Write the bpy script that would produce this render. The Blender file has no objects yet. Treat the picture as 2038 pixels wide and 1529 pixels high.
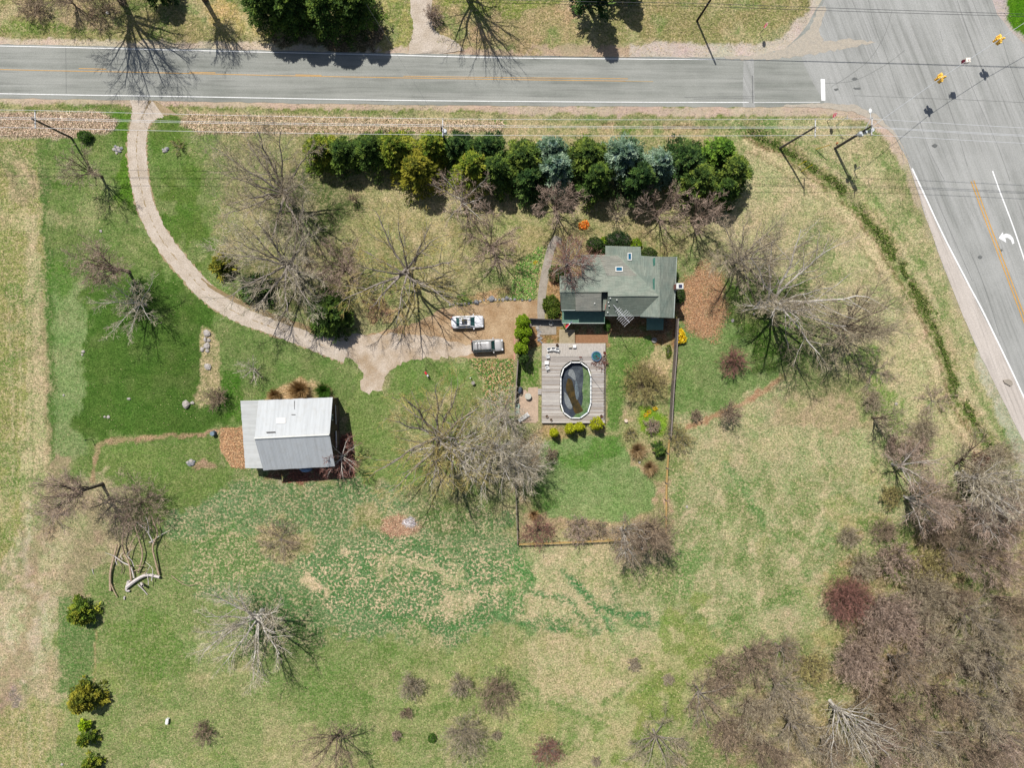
import bpy, math, random
import numpy as np
from mathutils import Vector
from mathutils.geometry import tessellate_polygon
R = math.radians
scene = bpy.context.scene
# ---------------------------------------------------------------- camera, sky, sun
F = 1365.0; HC = 105.0
TILT = -math.atan(59.5 / F)
cam_d = bpy.data.cameras.new("camera"); cam = bpy.data.objects.new("camera", cam_d)
scene.collection.objects.link(cam); scene.camera = cam
cam_d.sensor_width = 36.0; cam_d.lens = F / 2038.0 * 36.0
cam_d.clip_start = 1.0; cam_d.clip_end = 3000.0
cam.location = (0, 0, HC); cam.rotation_euler = (TILT, 0, 0)
SUN_EL = R(57.0); SH = Vector((0.43, -0.90)).normalized()     # direction shadows fall
w = bpy.data.worlds.new("World"); scene.world = w; w.use_nodes = True
nt = w.node_tree; nt.nodes.clear()
sky = nt.nodes.new("ShaderNodeTexSky"); sky.sky_type = 'NISHITA'; sky.sun_disc = False
sky.sun_elevation = SUN_EL; sky.sun_rotation = math.atan2(-SH.x, -SH.y)
sky.air_density = 1.0; sky.dust_density = 1.5
bg = nt.nodes.new("ShaderNodeBackground"); bg.inputs[1].default_value = 0.075
wo = nt.nodes.new("ShaderNodeOutputWorld")
nt.links.new(sky.outputs[0], bg.inputs[0]); nt.links.new(bg.outputs[0], wo.inputs[0])
sun_d = bpy.data.lights.new("sun", 'SUN'); sun_d.energy = 5.0; sun_d.angle = R(0.5); sun_d.color = (1.0, 0.965, 0.91)
sun = bpy.data.objects.new("sun", sun_d); scene.collection.objects.link(sun)
sdir = Vector((SH.x * math.cos(SUN_EL), SH.y * math.cos(SUN_EL), -math.sin(SUN_EL)))
sun.rotation_euler = sdir.to_track_quat('-Z', 'Y').to_euler(); sun.location = (0, 0, 60)
vs = scene.view_settings; vs.view_transform = 'Standard'; vs.look = 'None'; vs.gamma = 1.0
vs.use_curve_mapping = False; vs.exposure = 0.2
KI = 1.62   # how much brighter a sunlit surface shows than its base colour

# ---------------------------------------------------------------- helpers
def rot(x, y, z):
    c, s = math.cos(TILT), math.sin(TILT)
    return x, y * c - z * s, y * s + z * c
def at(px, py, z=0.0):
    x, y, zz = rot((px - 1019.0) / F, (764.5 - py) / F, -1.0)
    t = (HC - z) / (-zz)
    return Vector((x * t, y * t, z))
def at2(px, py, z=0.0):
    v = at(px, py, z); return (v.x, v.y)
def proj(X, Y, Z=0.0):
    c, s = math.cos(-TILT), math.sin(-TILT)
    zz = Z - HC
    y = Y * c - zz * s; z = Y * s + zz * c
    return 1019.0 + F * X / (-z), 764.5 - F * y / (-z)
def lin1(v):
    v = v / 255.0
    return v / 12.92 if v <= 0.04045 else ((v + 0.055) / 1.055) ** 2.4
def pic(c, k=None):
    """base colour whose sunlit look in the photograph is the sRGB value c"""
    k = KI if k is None else k
    return tuple(min(0.9, lin1(v) / k) for v in c)
rng = np.random.default_rng(7)

def link(o, parent=None, label=None, cat=None, group=None, kind=None):
    scene.collection.objects.link(o)
    if parent is not None: o.parent = parent
    if label: o["label"] = label
    if cat: o["category"] = cat
    if group: o["group"] = group
    if kind: o["kind"] = kind
    return o

def np_mesh(name, V, Fc, mats, col=None, smooth=False, midx=None):
    """V (n,3), Fc list of (m,k) int arrays"""
    me = bpy.data.meshes.new(name)
    V = np.asarray(V, dtype=np.float32)
    me.vertices.add(len(V)); me.vertices.foreach_set("co", V.ravel())
    if not isinstance(Fc, (list, tuple)): Fc = [Fc]
    Fc = [f for f in Fc if len(f)]
    loops = np.concatenate([f.ravel() for f in Fc]).astype(np.int32)
    tot = np.concatenate([np.full(len(f), f.shape[1]) for f in Fc]).astype(np.int32)
    st = np.concatenate([[0], np.cumsum(tot)[:-1]]).astype(np.int32)
    me.loops.add(len(loops)); me.loops.foreach_set("vertex_index", loops)
    me.polygons.add(len(tot)); me.polygons.foreach_set("loop_start", st); me.polygons.foreach_set("loop_total", tot)
    if smooth: me.polygons.foreach_set("use_smooth", np.ones(len(tot), dtype=bool))
    if midx is not None: me.polygons.foreach_set("material_index", np.asarray(midx, dtype=np.int32))
    for m in (mats if isinstance(mats, (list, tuple)) else [mats]): me.materials.append(m)
    if col is not None:
        for nm, arr in col.items():
            a = me.color_attributes.new(nm, 'FLOAT_COLOR', 'POINT')
            c4 = np.ones((len(V), 4), dtype=np.float32); c4[:, :3] = arr
            a.data.foreach_set("color", c4.ravel())
    me.update(); me.validate()
    return me

class MB:
    def __init__(s): s.v = []; s.f = []
    def add(s, vs_, fs):
        b = len(s.v); s.v += [tuple(v) for v in vs_]; s.f += [tuple(i + b for i in f) for f in fs]; return s
    def box(s, c, size, rz=0.0, rx=0.0):
        hx, hy, hz = size[0] / 2, size[1] / 2, size[2] / 2
        cz, sz = math.cos(rz), math.sin(rz); cx, sx = math.cos(rx), math.sin(rx)
        vs_ = []
        for x, y, z in [(-hx,-hy,-hz),(hx,-hy,-hz),(hx,hy,-hz),(-hx,hy,-hz),(-hx,-hy,hz),(hx,-hy,hz),(hx,hy,hz),(-hx,hy,hz)]:
            y, z = y * cx - z * sx, y * sx + z * cx
            vs_.append((c[0] + x * cz - y * sz, c[1] + x * sz + y * cz, c[2] + z))
        return s.add(vs_, [(0,3,2,1),(4,5,6,7),(0,1,5,4),(1,2,6,5),(2,3,7,6),(3,0,4,7)])
    def cyl(s, p0, p1, r0, r1=None, n=10, cap=True):
        r1 = r0 if r1 is None else r1
        p0 = Vector(p0); p1 = Vector(p1); d = (p1 - p0).normalized()
        a = d.orthogonal().normalized(); b = d.cross(a)
        vs_ = []
        for p, r in ((p0, r0), (p1, r1)):
            for i in range(n):
                t = 2 * math.pi * i / n
                vs_.append(p + (a * math.cos(t) + b * math.sin(t)) * r)
        fs = [(i, (i + 1) % n, n + (i + 1) % n, n + i) for i in range(n)]
        if cap: fs += [tuple(range(n - 1, -1, -1)), tuple(range(n, 2 * n))]
        return s.add(vs_, fs)
    def tube(s, pts, r, n=5):
        for a, b in zip(pts[:-1], pts[1:]): s.cyl(a, b, r, r, n)
        return s
    def prism(s, pts, z0, z1):
        n = len(pts)
        vs_ = [(p[0], p[1], z0) for p in pts] + [(p[0], p[1], z1) for p in pts]
        tri = tessellate_polygon([[Vector((p[0], p[1], 0)) for p in pts]])
        fs = []
        for a, b, c in tri:
            pa, pb, pc = (Vector(vs_[i][:2]) for i in (a, b, c))
            if (pb - pa).cross(pc - pa) < 0: b, c = c, b
            fs.append((a + n, b + n, c + n)); fs.append((a, c, b))
        area = sum(pts[i][0] * pts[(i + 1) % n][1] - pts[(i + 1) % n][0] * pts[i][1] for i in range(n))
        for i in range(n):
            j = (i + 1) % n
            fs.append((i, j, n + j, n + i) if area > 0 else (j, i, n + i, n + j))
        return s.add(vs_, fs)
    def slab(s, pts, t):
        """planar 3D polygon (top) with thickness t downwards"""
        n = len(pts)
        vs_ = [tuple(p) for p in pts] + [(p[0], p[1], p[2] - t) for p in pts]
        tri = tessellate_polygon([[Vector((p[0], p[1], 0)) for p in pts]])
        fs = []
        for a, b, c in tri:
            pa, pb, pc = (Vector(vs_[i][:2]) for i in (a, b, c))
            if (pb - pa).cross(pc - pa) < 0: b, c = c, b
            fs.append((a, b, c)); fs.append((a + n, c + n, b + n))
        area = sum(pts[i][0] * pts[(i + 1) % n][1] - pts[(i + 1) % n][0] * pts[i][1] for i in range(n))
        for i in range(n):
            j = (i + 1) % n
            fs.append((i + n, j + n, j, i) if area > 0 else (j + n, i + n, i, j))
        return s.add(vs_, fs)
    def ball(s, c, r, nu=10, nv=6, sq=(1, 1, 1), jit=0, rg=None):
        vs_ = [(c[0], c[1], c[2] + r * sq[2])]
        for j in range(1, nv):
            ph = math.pi * j / nv
            for i in range(nu):
                th = 2 * math.pi * i / nu
                k = 1 + (rg.uniform(-jit, jit) if jit else 0)
                vs_.append((c[0] + r * sq[0] * k * math.sin(ph) * math.cos(th), c[1] + r * sq[1] * k * math.sin(ph) * math.sin(th), c[2] + r * sq[2] * k * math.cos(ph)))
        vs_.append((c[0], c[1], c[2] - r * sq[2]))
        fs = [(0, 1 + i, 1 + (i + 1) % nu) for i in range(nu)]
        for j in range(nv - 2):
            for i in range(nu):
                a = 1 + j * nu + i; b = 1 + j * nu + (i + 1) % nu
                fs.append((a, a + nu, b + nu, b))
        L = len(vs_) - 1; o = 1 + (nv - 2) * nu
        fs += [(L, o + (i + 1) % nu, o + i) for i in range(nu)]
        return s.add(vs_, fs)
    def mesh(s, name, mat, base=(0, 0, 0), smooth=False):
        me = bpy.data.meshes.new(name)
        me.from_pydata([(v[0] - base[0], v[1] - base[1], v[2] - base[2]) for v in s.v], [], s.f)
        for m in (mat if isinstance(mat, (list, tuple)) else [mat]): me.materials.append(m)
        if smooth: me.polygons.foreach_set("use_smooth", [True] * len(me.polygons))
        me.update(); return me

class Thing:
    def __init__(s, name, label, cat, base, group=None, rz=0.0, local=False):
        s.o = bpy.data.objects.new(name, None); s.o.empty_display_size = 0.3
        s.o.location = base; s.o.rotation_euler = (0, 0, rz)
        link(s.o, None, label, cat, group); s.base = (0, 0, 0) if local else tuple(base)
    def part(s, name, mb, mat, parent=None, smooth=False, label=None):
        me = mb if isinstance(mb, bpy.types.Mesh) else mb.mesh(name, mat, s.base, smooth)
        o = bpy.data.objects.new(name, me); link(o, parent or s.o, label); return o
def single(name, mb, mat, base, label, cat, group=None, kind=None, smooth=False):
    me = mb if isinstance(mb, bpy.types.Mesh) else mb.mesh(name, mat, (0, 0, 0), smooth)
    o = bpy.data.objects.new(name, me); o.location = base
    return link(o, None, label, cat, group, kind)
def copy_tree(o, parent=None):
    c = o.copy(); scene.collection.objects.link(c)
    if parent is not None: c.parent = parent
    for ch in list(o.children): copy_tree(ch, c)
    return c

# ---------------------------------------------------------------- materials
def nodes(name):
    m = bpy.data.materials.new(name); m.use_nodes = True
    n = m.node_tree; b = n.nodes["Principled BSDF"]
    return m, n, b
def N(n, t, **kw):
    x = n.nodes.new(t)
    for k, v in kw.items():
        if k.startswith("i_"): x.inputs[k[2:]].default_value = v
        elif k[0] == "i" and k[1:].isdigit(): x.inputs[int(k[1:])].default_value = v
        else: setattr(x, k, v)
    return x
def coords(n, scale=(1, 1, 1), rotz=0.0, world=True):
    g = n.nodes.new("ShaderNodeNewGeometry") if world else n.nodes.new("ShaderNodeTexCoord")
    m0_ = N(n, "ShaderNodeMapping"); m0_.inputs["Rotation"].default_value = (0, 0, rotz)
    n.links.new(g.outputs["Position"] if world else g.outputs["Object"], m0_.inputs[0])
    mp = N(n, "ShaderNodeMapping"); mp.inputs["Scale"].default_value = scale; n.links.new(m0_.outputs[0], mp.inputs[0])
    return mp.outputs[0]
def noise(n, vec, scale, detail=4, rough=0.6):
    x = N(n, "ShaderNodeTexNoise"); x.inputs["Scale"].default_value = scale; x.inputs["Detail"].default_value = detail
    x.inputs["Roughness"].default_value = rough; n.links.new(vec, x.inputs["Vector"]); return x.outputs["Fac"]
def maprange(n, v, a, b, c, d):
    x = N(n, "ShaderNodeMapRange"); x.clamp = True
    for i, q in enumerate((a, b, c, d)): x.inputs[i + 1].default_value = q
    n.links.new(v, x.inputs[0]); return x.outputs[0]
def mixc(n, fac, a, b, mode='MIX'):
    x = N(n, "ShaderNodeMix", data_type='RGBA', blend_type=mode)
    for sock, v in ((x.inputs[0], fac), (x.inputs[6], a), (x.inputs[7], b)):
        if hasattr(v, "links") or isinstance(v, bpy.types.NodeSocket): n.links.new(v, sock)
        elif isinstance(v, (int, float)): sock.default_value = v
        else: sock.default_value = (*v, 1.0)
    return x.outputs[2]
def mul(n, a, b, op='MULTIPLY'):
    x = N(n, "ShaderNodeMath", operation=op)
    for s, v in ((x.inputs[0], a), (x.inputs[1], b)):
        if isinstance(v, (int, float)): s.default_value = v
        else: n.links.new(v, s)
    return x.outputs[0]
def bump(n, b, h, strength=0.5, dist=0.05):
    x = N(n, "ShaderNodeBump"); x.inputs["Strength"].default_value = strength; x.inputs["Distance"].default_value = dist
    n.links.new(h, x.inputs["Height"]); n.links.new(x.outputs[0], b.inputs["Normal"])
MC = {}
def M(name, c, rough=0.8, var=0.2, sc=3.0, c2=None, bm=0.3, metal=0.0, spec=0.3, world=True, k=None, stretch=(1, 1, 1), rotz=0.0):
    if name in MC: return MC[name]
    m, n, b = nodes(name); A = pic(c, k)
    v = coords(n, stretch, rotz, world)
    f1 = noise(n, v, sc, 5); f2 = noise(n, v, sc * 7.3, 3)
    B = pic(c2, k) if c2 else tuple(x * (1 - var) for x in A)
    A2 = A if c2 else tuple(min(0.92, x * (1 + var)) for x in A)
    c_ = mixc(n, maprange(n, f1, .35, .65, 0, 1), B, A2)
    c_ = mixc(n, maprange(n, f2, .3, .7, 0, var), c_, tuple(x * .45 for x in A))
    f3 = noise(n, v, max(sc, 1.5) * 4.5, 3, .75)
    c_ = mixc(n, 1.0, c_, mixc(n, maprange(n, f3, .34, .66, 0, 1), (1 - var,) * 3, (1 + var,) * 3), 'MULTIPLY')
    n.links.new(c_, b.inputs["Base Color"])
    b.inputs["Roughness"].default_value = rough; b.inputs["Metallic"].default_value = metal
    b.inputs["Specular IOR Level"].default_value = spec
    if bm: bump(n, b, f2, bm, 0.03)
    MC[name] = m; return m
def M_attr(name, attr="tint", rough=0.9, trans=0.0, var=0.25, sc=4.0):
    m, n, b = nodes(name)
    a = N(n, "ShaderNodeVertexColor"); a.layer_name = attr
    v = coords(n); f = noise(n, v, sc, 3)
    c_ = mixc(n, 1.0, a.outputs[0], mixc(n, maprange(n, f, .3, .7, 0, 1), (1 - var,) * 3, (1 + var,) * 3), 'MULTIPLY')
    n.links.new(c_, b.inputs["Base Color"]); b.inputs["Roughness"].default_value = rough
    b.inputs["Specular IOR Level"].default_value = 0.15
    if trans:
        tr = N(n, "ShaderNodeBsdfTranslucent"); n.links.new(c_, tr.inputs[0])
        mx = N(n, "ShaderNodeMixShader"); mx.inputs[0].default_value = trans
        out = n.nodes["Material Output"]
        n.links.new(b.outputs[0], mx.inputs[1]); n.links.new(tr.outputs[0], mx.inputs[2]); n.links.new(mx.outputs[0], out.inputs[0])
    MC[name] = m; return m
foliage_mat = M_attr("foliage", trans=0.2, rough=0.75)
litter_mat = M_attr("litter", trans=0.0)

# ---------------------------------------------------------------- numpy noise
def vnoise(x, y, seed=0):
    xi = np.floor(x).astype(np.int64); yi = np.floor(y).astype(np.int64)
    fx = x - xi; fy = y - yi; fx = fx * fx * (3 - 2 * fx); fy = fy * fy * (3 - 2 * fy)
    def h(a, b):
        n_ = (a * 374761393 + b * 668265263 + seed * 1274126177) & 0xffffffff
        n_ = ((n_ ^ (n_ >> 13)) * 1274126177) & 0xffffffff
        return ((n_ ^ (n_ >> 16)) & 0xffff) / 65535.0
    return (h(xi, yi) * (1 - fx) + h(xi + 1, yi) * fx) * (1 - fy) + (h(xi, yi + 1) * (1 - fx) + h(xi + 1, yi + 1) * fx) * fy
def fbm(x, y, s, seed=0, o=4):
    r = 0; a = 1; t = 0
    for i in range(o):
        r = r + a * vnoise(x * s * 2 ** i + 100, y * s * 2 ** i + 100, seed + i * 17); t += a; a *= .55
    return r / t * 2 - 1
def segdist(PX, PY, pts, closed):
    d = np.full(PX.shape, 1e9); n = len(pts)
    for i in range(n if closed else n - 1):
        ax, ay = pts[i][:2]; bx, by = pts[(i + 1) % n][:2]
        dx, dy = bx - ax, by - ay; L = dx * dx + dy * dy + 1e-9
        t = np.clip(((PX - ax) * dx + (PY - ay) * dy) / L, 0, 1)
        d = np.minimum(d, (PX - ax - t * dx) ** 2 + (PY - ay - t * dy) ** 2)
    return np.sqrt(d)
def inside(PX, PY, pts):
    r = np.zeros(PX.shape, bool); n = len(pts)
    for i in range(n):
        ax, ay = pts[i]; bx, by = pts[(i + 1) % n]
        if ay == by: continue
        c = ((ay > PY) != (by > PY)) & (PX < (bx - ax) * (PY - ay) / (by - ay) + ax)
        r ^= c
    return r

# ---------------------------------------------------------------- ground
G = {}
def build_ground():
    def axis(lo, hi, d, far):
        a = np.arange(lo, hi + d, d); L = []; s = d; x = lo
        while x > -far: s *= 1.35; x -= s; L.append(x)
        Rr = []; s = d; x = a[-1]
        while x < far: s *= 1.35; x += s; Rr.append(x)
        return np.concatenate([L[::-1], a, Rr])
    xs = axis(-86, 86, 0.3, 900); ys = axis(-72, 66, 0.3, 900)
    X, Y = np.meshgrid(xs, ys); PX, PY = proj(X, Y)
    W1 = fbm(X, Y, .20, 1) * 40; W2 = fbm(X, Y, .20, 9) * 40
    w1 = fbm(X, Y, .8, 21, 3) * 15; w2 = fbm(X, Y, .8, 29, 3) * 15
    A = PX + W1 + w1; B = PY + W2 + w2           # warped
    HF = fbm(X, Y, 1.3, 91, 3) + .6 * fbm(X, Y, .35, 95, 3)
    a = PX + w1 * .5; b = PY + w2 * .5           # slightly warped
    T = np.ones(X.shape + (3,)) * np.array(pic((164, 157, 112)))
    SPK = np.zeros(X.shape) + .25; Z = np.zeros(X.shape); SMK = np.zeros(X.shape); SM = [0.0]
    def put(m, c, s=1.0, spk=None):
        nonlocal SPK, SMK
        m = np.clip((m - .5) * 1.7 + .5 + HF * 1.5 * 4 * m * (1 - m), 0, 1)
        m = np.clip(m * s, 0, 1)
        T[:] = T * (1 - m[..., None]) + np.array(pic(c)) * m[..., None]
        if spk is not None: SPK = SPK * (1 - m) + spk * m
        SMK = SMK * (1 - m) + SM[0] * m
    def poly(pts, c, soft=20, s=1.0, spk=None, sharp=False):
        u, v = (a, b) if sharp else (A, B)
        d = segdist(u, v, pts, True); sd = np.where(inside(u, v, pts), d, -d)
        m = np.clip(sd / soft + .5, 0, 1); put(m * m * (3 - 2 * m), c, s, spk)
    def ell(cx, cy, rx, ry, c, soft=.4, s=1.0, spk=None, sharp=False):
        u, v = (a, b) if sharp else (A, B)
        q = np.sqrt(((u - cx) / rx) ** 2 + ((v - cy) / ry) ** 2)
        m = np.clip((1 - q) / soft + .5, 0, 1); put(m * m * (3 - 2 * m), c, s, spk)
    def stroke(pts, wd, c, soft=6, s=1.0, spk=None, sharp=True, dip=0):
        nonlocal Z
        u, v = (a, b) if sharp else (A, B)
        d = segdist(u, v, pts, False)
        m = np.clip((wd / 2 - d) / soft + .5, 0, 1); m = m * m * (3 - 2 * m)
        if dip: Z -= dip * np.clip(1 - segdist(PX, PY, pts, False) / (wd * 1.3), 0, 1)
        put(m, c, s, spk)
    GL = (126, 146, 84); GD = (90, 120, 52); GM = (110, 134, 66); ST = (200, 188, 150); OS = (166, 158, 112); TP = (194, 176, 148)
    # broad fields
    poly([(-900, 270), (420, 250), (560, 600), (700, 900), (600, 1400), (-900, 1400)], (138, 148, 92), 40)
    poly([(-900, 1200), (700, 1180), (1100, 1260), (1330, 1260), (1400, 2300), (-900, 2300)], (150, 156, 98), 60)
    poly([(380, 250), (1000, 300), (1480, 400), (1350, 520), (1060, 620), (900, 610), (700, 640), (540, 640), (430, 560), (330, 380)], (166, 157, 108), 40, spk=.3)
    poly([(1340, 760), (1560, 740), (1900, 900), (1800, 1150), (1500, 1300), (1100, 1300), (1020, 1090), (1330, 1090)], (174, 170, 124), 50, spk=.45)
    poly([(1450, 230), (1700, 240), (1900, 560), (1990, 850), (1980, 1000), (1850, 900), (1700, 760), (1500, 560), (1400, 420)], (192, 180, 136), 30, spk=.4)
    poly([(1880, 1000), (2700, 900), (2700, 2300), (1300, 2300), (1330, 1500), (1500, 1380), (1640, 1330), (1640, 1150)], (152, 134, 98), 50, spk=.35)
    # left field and its tan strips
    poly([(-900, 275), (70, 275), (95, 560), (100, 900), (95, 1180), (-900, 1180)], (158, 156, 94), 14, spk=.5, sharp=True)
    poly([(50, 430), (72, 430), (100, 700), (100, 1000), (60, 1150), (40, 1000), (62, 700)], (200, 184, 142), 20, .85, sharp=True, spk=.5)
    poly([(5, 310), (60, 310), (66, 400), (10, 400)], (170, 150, 120), 30, .7)
    poly([(50, 950), (230, 930), (260, 1080), (160, 1190), (118, 1230), (112, 1400), (60, 1430), (-40, 1380), (-60, 1250), (30, 1120)], (190, 172, 136), 30, spk=.35)
    poly([(40, 1080), (118, 1060), (118, 1320), (80, 1330), (-60, 1390), (-60, 1180)], (208, 190, 156), 26, .8)
    ell(12, 1395, 30, 25, (160, 140, 132), .8)
    poly([(-900, 1400), (118, 1400), (118, 2300), (-900, 2300)], (172, 164, 108), 20, spk=.45)
    stroke([(100, 1290), (104, 1420), (112, 1529), (120, 1700)], 10, (198, 176, 136), 8, .7)
    for x_, w_ in ((18, 5), (34, 4), (52, 6), (76, 5), (90, 4)): stroke([(x_, 560), (x_ + 6, 800), (x_ + 10, 1000)], w_, (204, 188, 146), 6, .7); stroke([(x_ + 4, 1400), (x_ + 6, 1460), (x_ + 8, 1560)], w_, (196, 182, 140), 6, .7)
    for x_ in (-10, 26, 60): stroke([(x_, 600), (x_ + 6, 900), (x_, 1000)], 6, (120, 134, 74), 7, .6)
    for pts in ([(60, 1000), (50, 1120), (70, 1220), (40, 1330)], [(90, 1060), (80, 1180), (100, 1290)], [(20, 1330), (60, 1290), (70, 1240)], [(10, 1240), (30, 1300), (50, 1370)]): stroke(pts, 8, (216, 200, 170), 9, .7); stroke([(x - 12, y + 4) for x, y in pts], 5, (160, 142, 112), 7, .6)
    poly([(96, 262), (260, 262), (450, 240), (430, 500), (560, 640), (720, 700), (720, 800), (500, 860), (440, 1000), (250, 960), (180, 930), (100, 920)], (120, 144, 76), 50, .85, spk=.1)
    poly([(150, 1180), (420, 1100), (640, 1200), (800, 1290), (700, 1400), (300, 1400), (190, 1350)], (128, 148, 84), 70, .7)
    # lawns
    stroke([(88, 270), (92, 420), (100, 600), (108, 900), (112, 1000)], 22, (88, 124, 58), 14, .8)
    poly([(105, 540), (172, 540), (176, 900), (112, 940)], (142, 160, 102), 20, .9, sharp=True)
    poly([(172, 600), (230, 540), (330, 540), (440, 640), (430, 700), (410, 830), (470, 860), (440, 870), (250, 876), (176, 884)], (100, 130, 60), 50, spk=0)
    poly([(172, 640), (200, 560), (330, 520), (420, 610), (400, 700), (395, 820), (470, 850), (440, 862), (250, 870), (178, 880)], GD, 34, spk=0)
    stroke([(178, 640), (180, 760), (182, 870)], 12, GD, 8)
    poly([(100, 350), (240, 380), (330, 540), (230, 560), (110, 520)], (120, 138, 76), 40, .8)
    poly([(300, 210), (350, 205), (390, 300), (420, 480), (400, 560), (310, 430), (300, 300)], (106, 134, 60), 18, spk=.05)
    poly([(225, 260), (262, 215), (258, 330), (265, 420), (220, 400)], (100, 138, 48), 16, spk=.05)
    poly([(0, 280), (250, 270), (240, 310), (0, 330)], (120, 142, 74), 18, .7)
    poly([(420, 610), (520, 650), (660, 700), (715, 760), (715, 800), (520, 800), (420, 840), (430, 720)], (120, 142, 78), 20, spk=.1)
    poly([(430, 720), (470, 730), (485, 850), (440, 850)], (86, 128, 46), 16)
    poly([(700, 730), (760, 780), (800, 722), (930, 714), (1018, 720), (1024, 860), (860, 960), (700, 960), (690, 830)], (132, 150, 84), 22, spk=.1)
    poly([(770, 740), (820, 718), (920, 718), (930, 760), (780, 800)], (112, 142, 70), 20, .8)
    poly([(188, 890), (440, 870), (470, 960), (520, 1020), (430, 1080), (300, 1040), (230, 960), (190, 930)], (120, 142, 74), 20, spk=.12)
    # fenced yard
    poly([(1035, 870), (1335, 780), (1325, 1070), (1035, 1075)], (188, 160, 126), 12, spk=.2)
    poly([(1085, 880), (1130, 862), (1230, 870), (1260, 920), (1306, 965), (1300, 1010), (1240, 1040), (1090, 1032), (1060, 960)], (138, 160, 98), 12, sharp=True, spk=.1)
    ell(1170, 900, 60, 30, (98, 142, 58), .9, .8)
    poly([(1080, 850), (1205, 846), (1205, 862), (1080, 880)], (176, 150, 104), 8, sharp=True)
    poly([(1205, 670), (1290, 680), (1310, 700), (1240, 800), (1225, 860), (1208, 850)], (114, 142, 72), 10, sharp=True, spk=.1)
    poly([(1290, 690), (1340, 690), (1330, 900), (1260, 930), (1228, 850), (1255, 800)], (200, 172, 132), 10, sharp=True, spk=.3)
    poly([(1270, 812), (1296, 808), (1325, 826), (1322, 862), (1290, 866), (1275, 850)], (146, 172, 64), 8, sharp=True, spk=0)
    poly([(1032, 716), (1076, 716), (1076, 770), (1030, 770)], (112, 140, 66), 8, sharp=True)
    poly([(1345, 560), (1400, 560), (1540, 560), (1560, 750), (1420, 830), (1345, 840)], (128, 150, 88), 18, spk=.1)
    poly([(1440, 560), (1540, 560), (1620, 640), (1570, 730), (1450, 640)], (88, 124, 44), 24, .8)
    poly([(1680, 700), (1740, 690), (1775, 790), (1810, 850), (1790, 880), (1730, 780)], (134, 158, 82), 22, .9)
    ell(1400, 600, 50, 68, (174, 138, 102), .5, sharp=True, spk=.1)
    SM[0] = .6
    # mulch curve
    stroke([(1560, 752), (1500, 790), (1440, 822), (1370, 850)], 11, (190, 146, 112), 7)
    SM[0] = 0.0
    poly([(1560, 760), (1640, 740), (1720, 740), (1740, 830), (1620, 860), (1500, 830)], (184, 162, 126), 26, .9, spk=.2)
    # house surroundings
    poly([(1000, 470), (1100, 450), (1340, 480), (1350, 640), (1060, 640), (1000, 600)], (172, 156, 108), 25)
    poly([(1010, 590), (1030, 520), (1085, 480), (1100, 480), (1080, 600), (1016, 600)], (134, 152, 88), 14, spk=.7)
    poly([(1090, 560), (1115, 550), (1118, 640), (1085, 640)], (178, 140, 98), 6, sharp=True)
    poly([(1030, 636), (1350, 628), (1345, 690), (1210, 690), (1030, 690)], (170, 126, 88), 8, sharp=True, spk=.2)
    poly([(1212, 668), (1290, 668), (1310, 690), (1290, 720), (1210, 700)], (118, 142, 74), 8, sharp=True)
    poly([(930, 712), (1022, 716), (1022, 800), (1000, 860), (960, 800), (965, 760)], (146, 140, 90), 10, sharp=True, spk=.8)
    poly([(890, 596), (1010, 570), (1060, 590), (1060, 606), (900, 608)], (196, 160, 116), 8, sharp=True, spk=.3)
    ell(925, 595, 22, 14, (84, 126, 48), .5, .9)
    ell(760, 620, 30, 16, (186, 136, 102), .5, .7)
    # barn surroundings
    poly([(440, 850), (486, 850), (490, 936), (460, 930), (436, 890)], (178, 138, 102), 8, sharp=True, spk=.3)
    stroke([(480, 856), (420, 862), (300, 872), (225, 876), (196, 890), (186, 930), (183, 960)], 9, (190, 152, 122), 5)
    poly([(630, 880), (700, 860), (708, 950), (600, 962), (520, 955)], (142, 92, 76), 8, sharp=True)
    ell(405, 926, 26, 9, (182, 150, 120), .5, sharp=True)
    poly([(540, 780), (600, 752), (660, 770), (668, 800), (520, 800)], (196, 162, 118), 10, sharp=True, spk=.4)
    poly([(400, 650), (432, 660), (440, 800), (400, 812), (384, 800), (402, 740)], (178, 160, 118), 10, .9, sharp=True, spk=.7)
    stroke([(560, 962), (590, 985), (612, 1010), (645, 1032)], 9, (206, 186, 158), 7, .9)
    # meadow south: dark blue-green with straw speckle
    poly([(330, 1030), (480, 950), (620, 960), (740, 960), (860, 1000), (1000, 1040), (1060, 1130), (1040, 1220), (900, 1290), (700, 1290), (560, 1240), (400, 1200)], (116, 144, 92), 40, spk=.6)
    poly([(620, 1110), (760, 1070), (1010, 1110), (1010, 1220), (860, 1240), (640, 1220)], (106, 142, 88), 36, spk=.95)
    poly([(360, 1090), (480, 1050), (560, 1150), (400, 1180)], (118, 146, 82), 30, .8, spk=.75)
    poly([(480, 1180), (620, 1180), (640, 1290), (560, 1330), (500, 1300)], (84, 124, 66), 30, .8, spk=.5)
    ell(570, 1075, 60, 40, (170, 152, 110), .8, .9, spk=.6)
    poly([(700, 1010), (760, 1010), (800, 1075), (770, 1075), (700, 1050)], (150, 150, 96), 20)
    ell(798, 1046, 42, 22, (180, 146, 118), .4, sharp=True)
    ell(815, 1040, 16, 12, (196, 182, 174), .7, sharp=True)
    ell(690, 1095, 16, 8, (214, 188, 154), .6); ell(642, 1165, 18, 16, (216, 190, 154), .6)
    ell(925, 1195, 34, 22, (210, 190, 150), .9, .7)
    poly([(1010, 1110), (1060, 1100), (1060, 1180), (1030, 1260), (960, 1260), (1000, 1200)], (122, 152, 92), 26, .9)
    poly([(1060, 1150), (1180, 1160), (1210, 1240), (1100, 1260), (1030, 1230)], (200, 184, 142), 60, .75, spk=.85)
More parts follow.
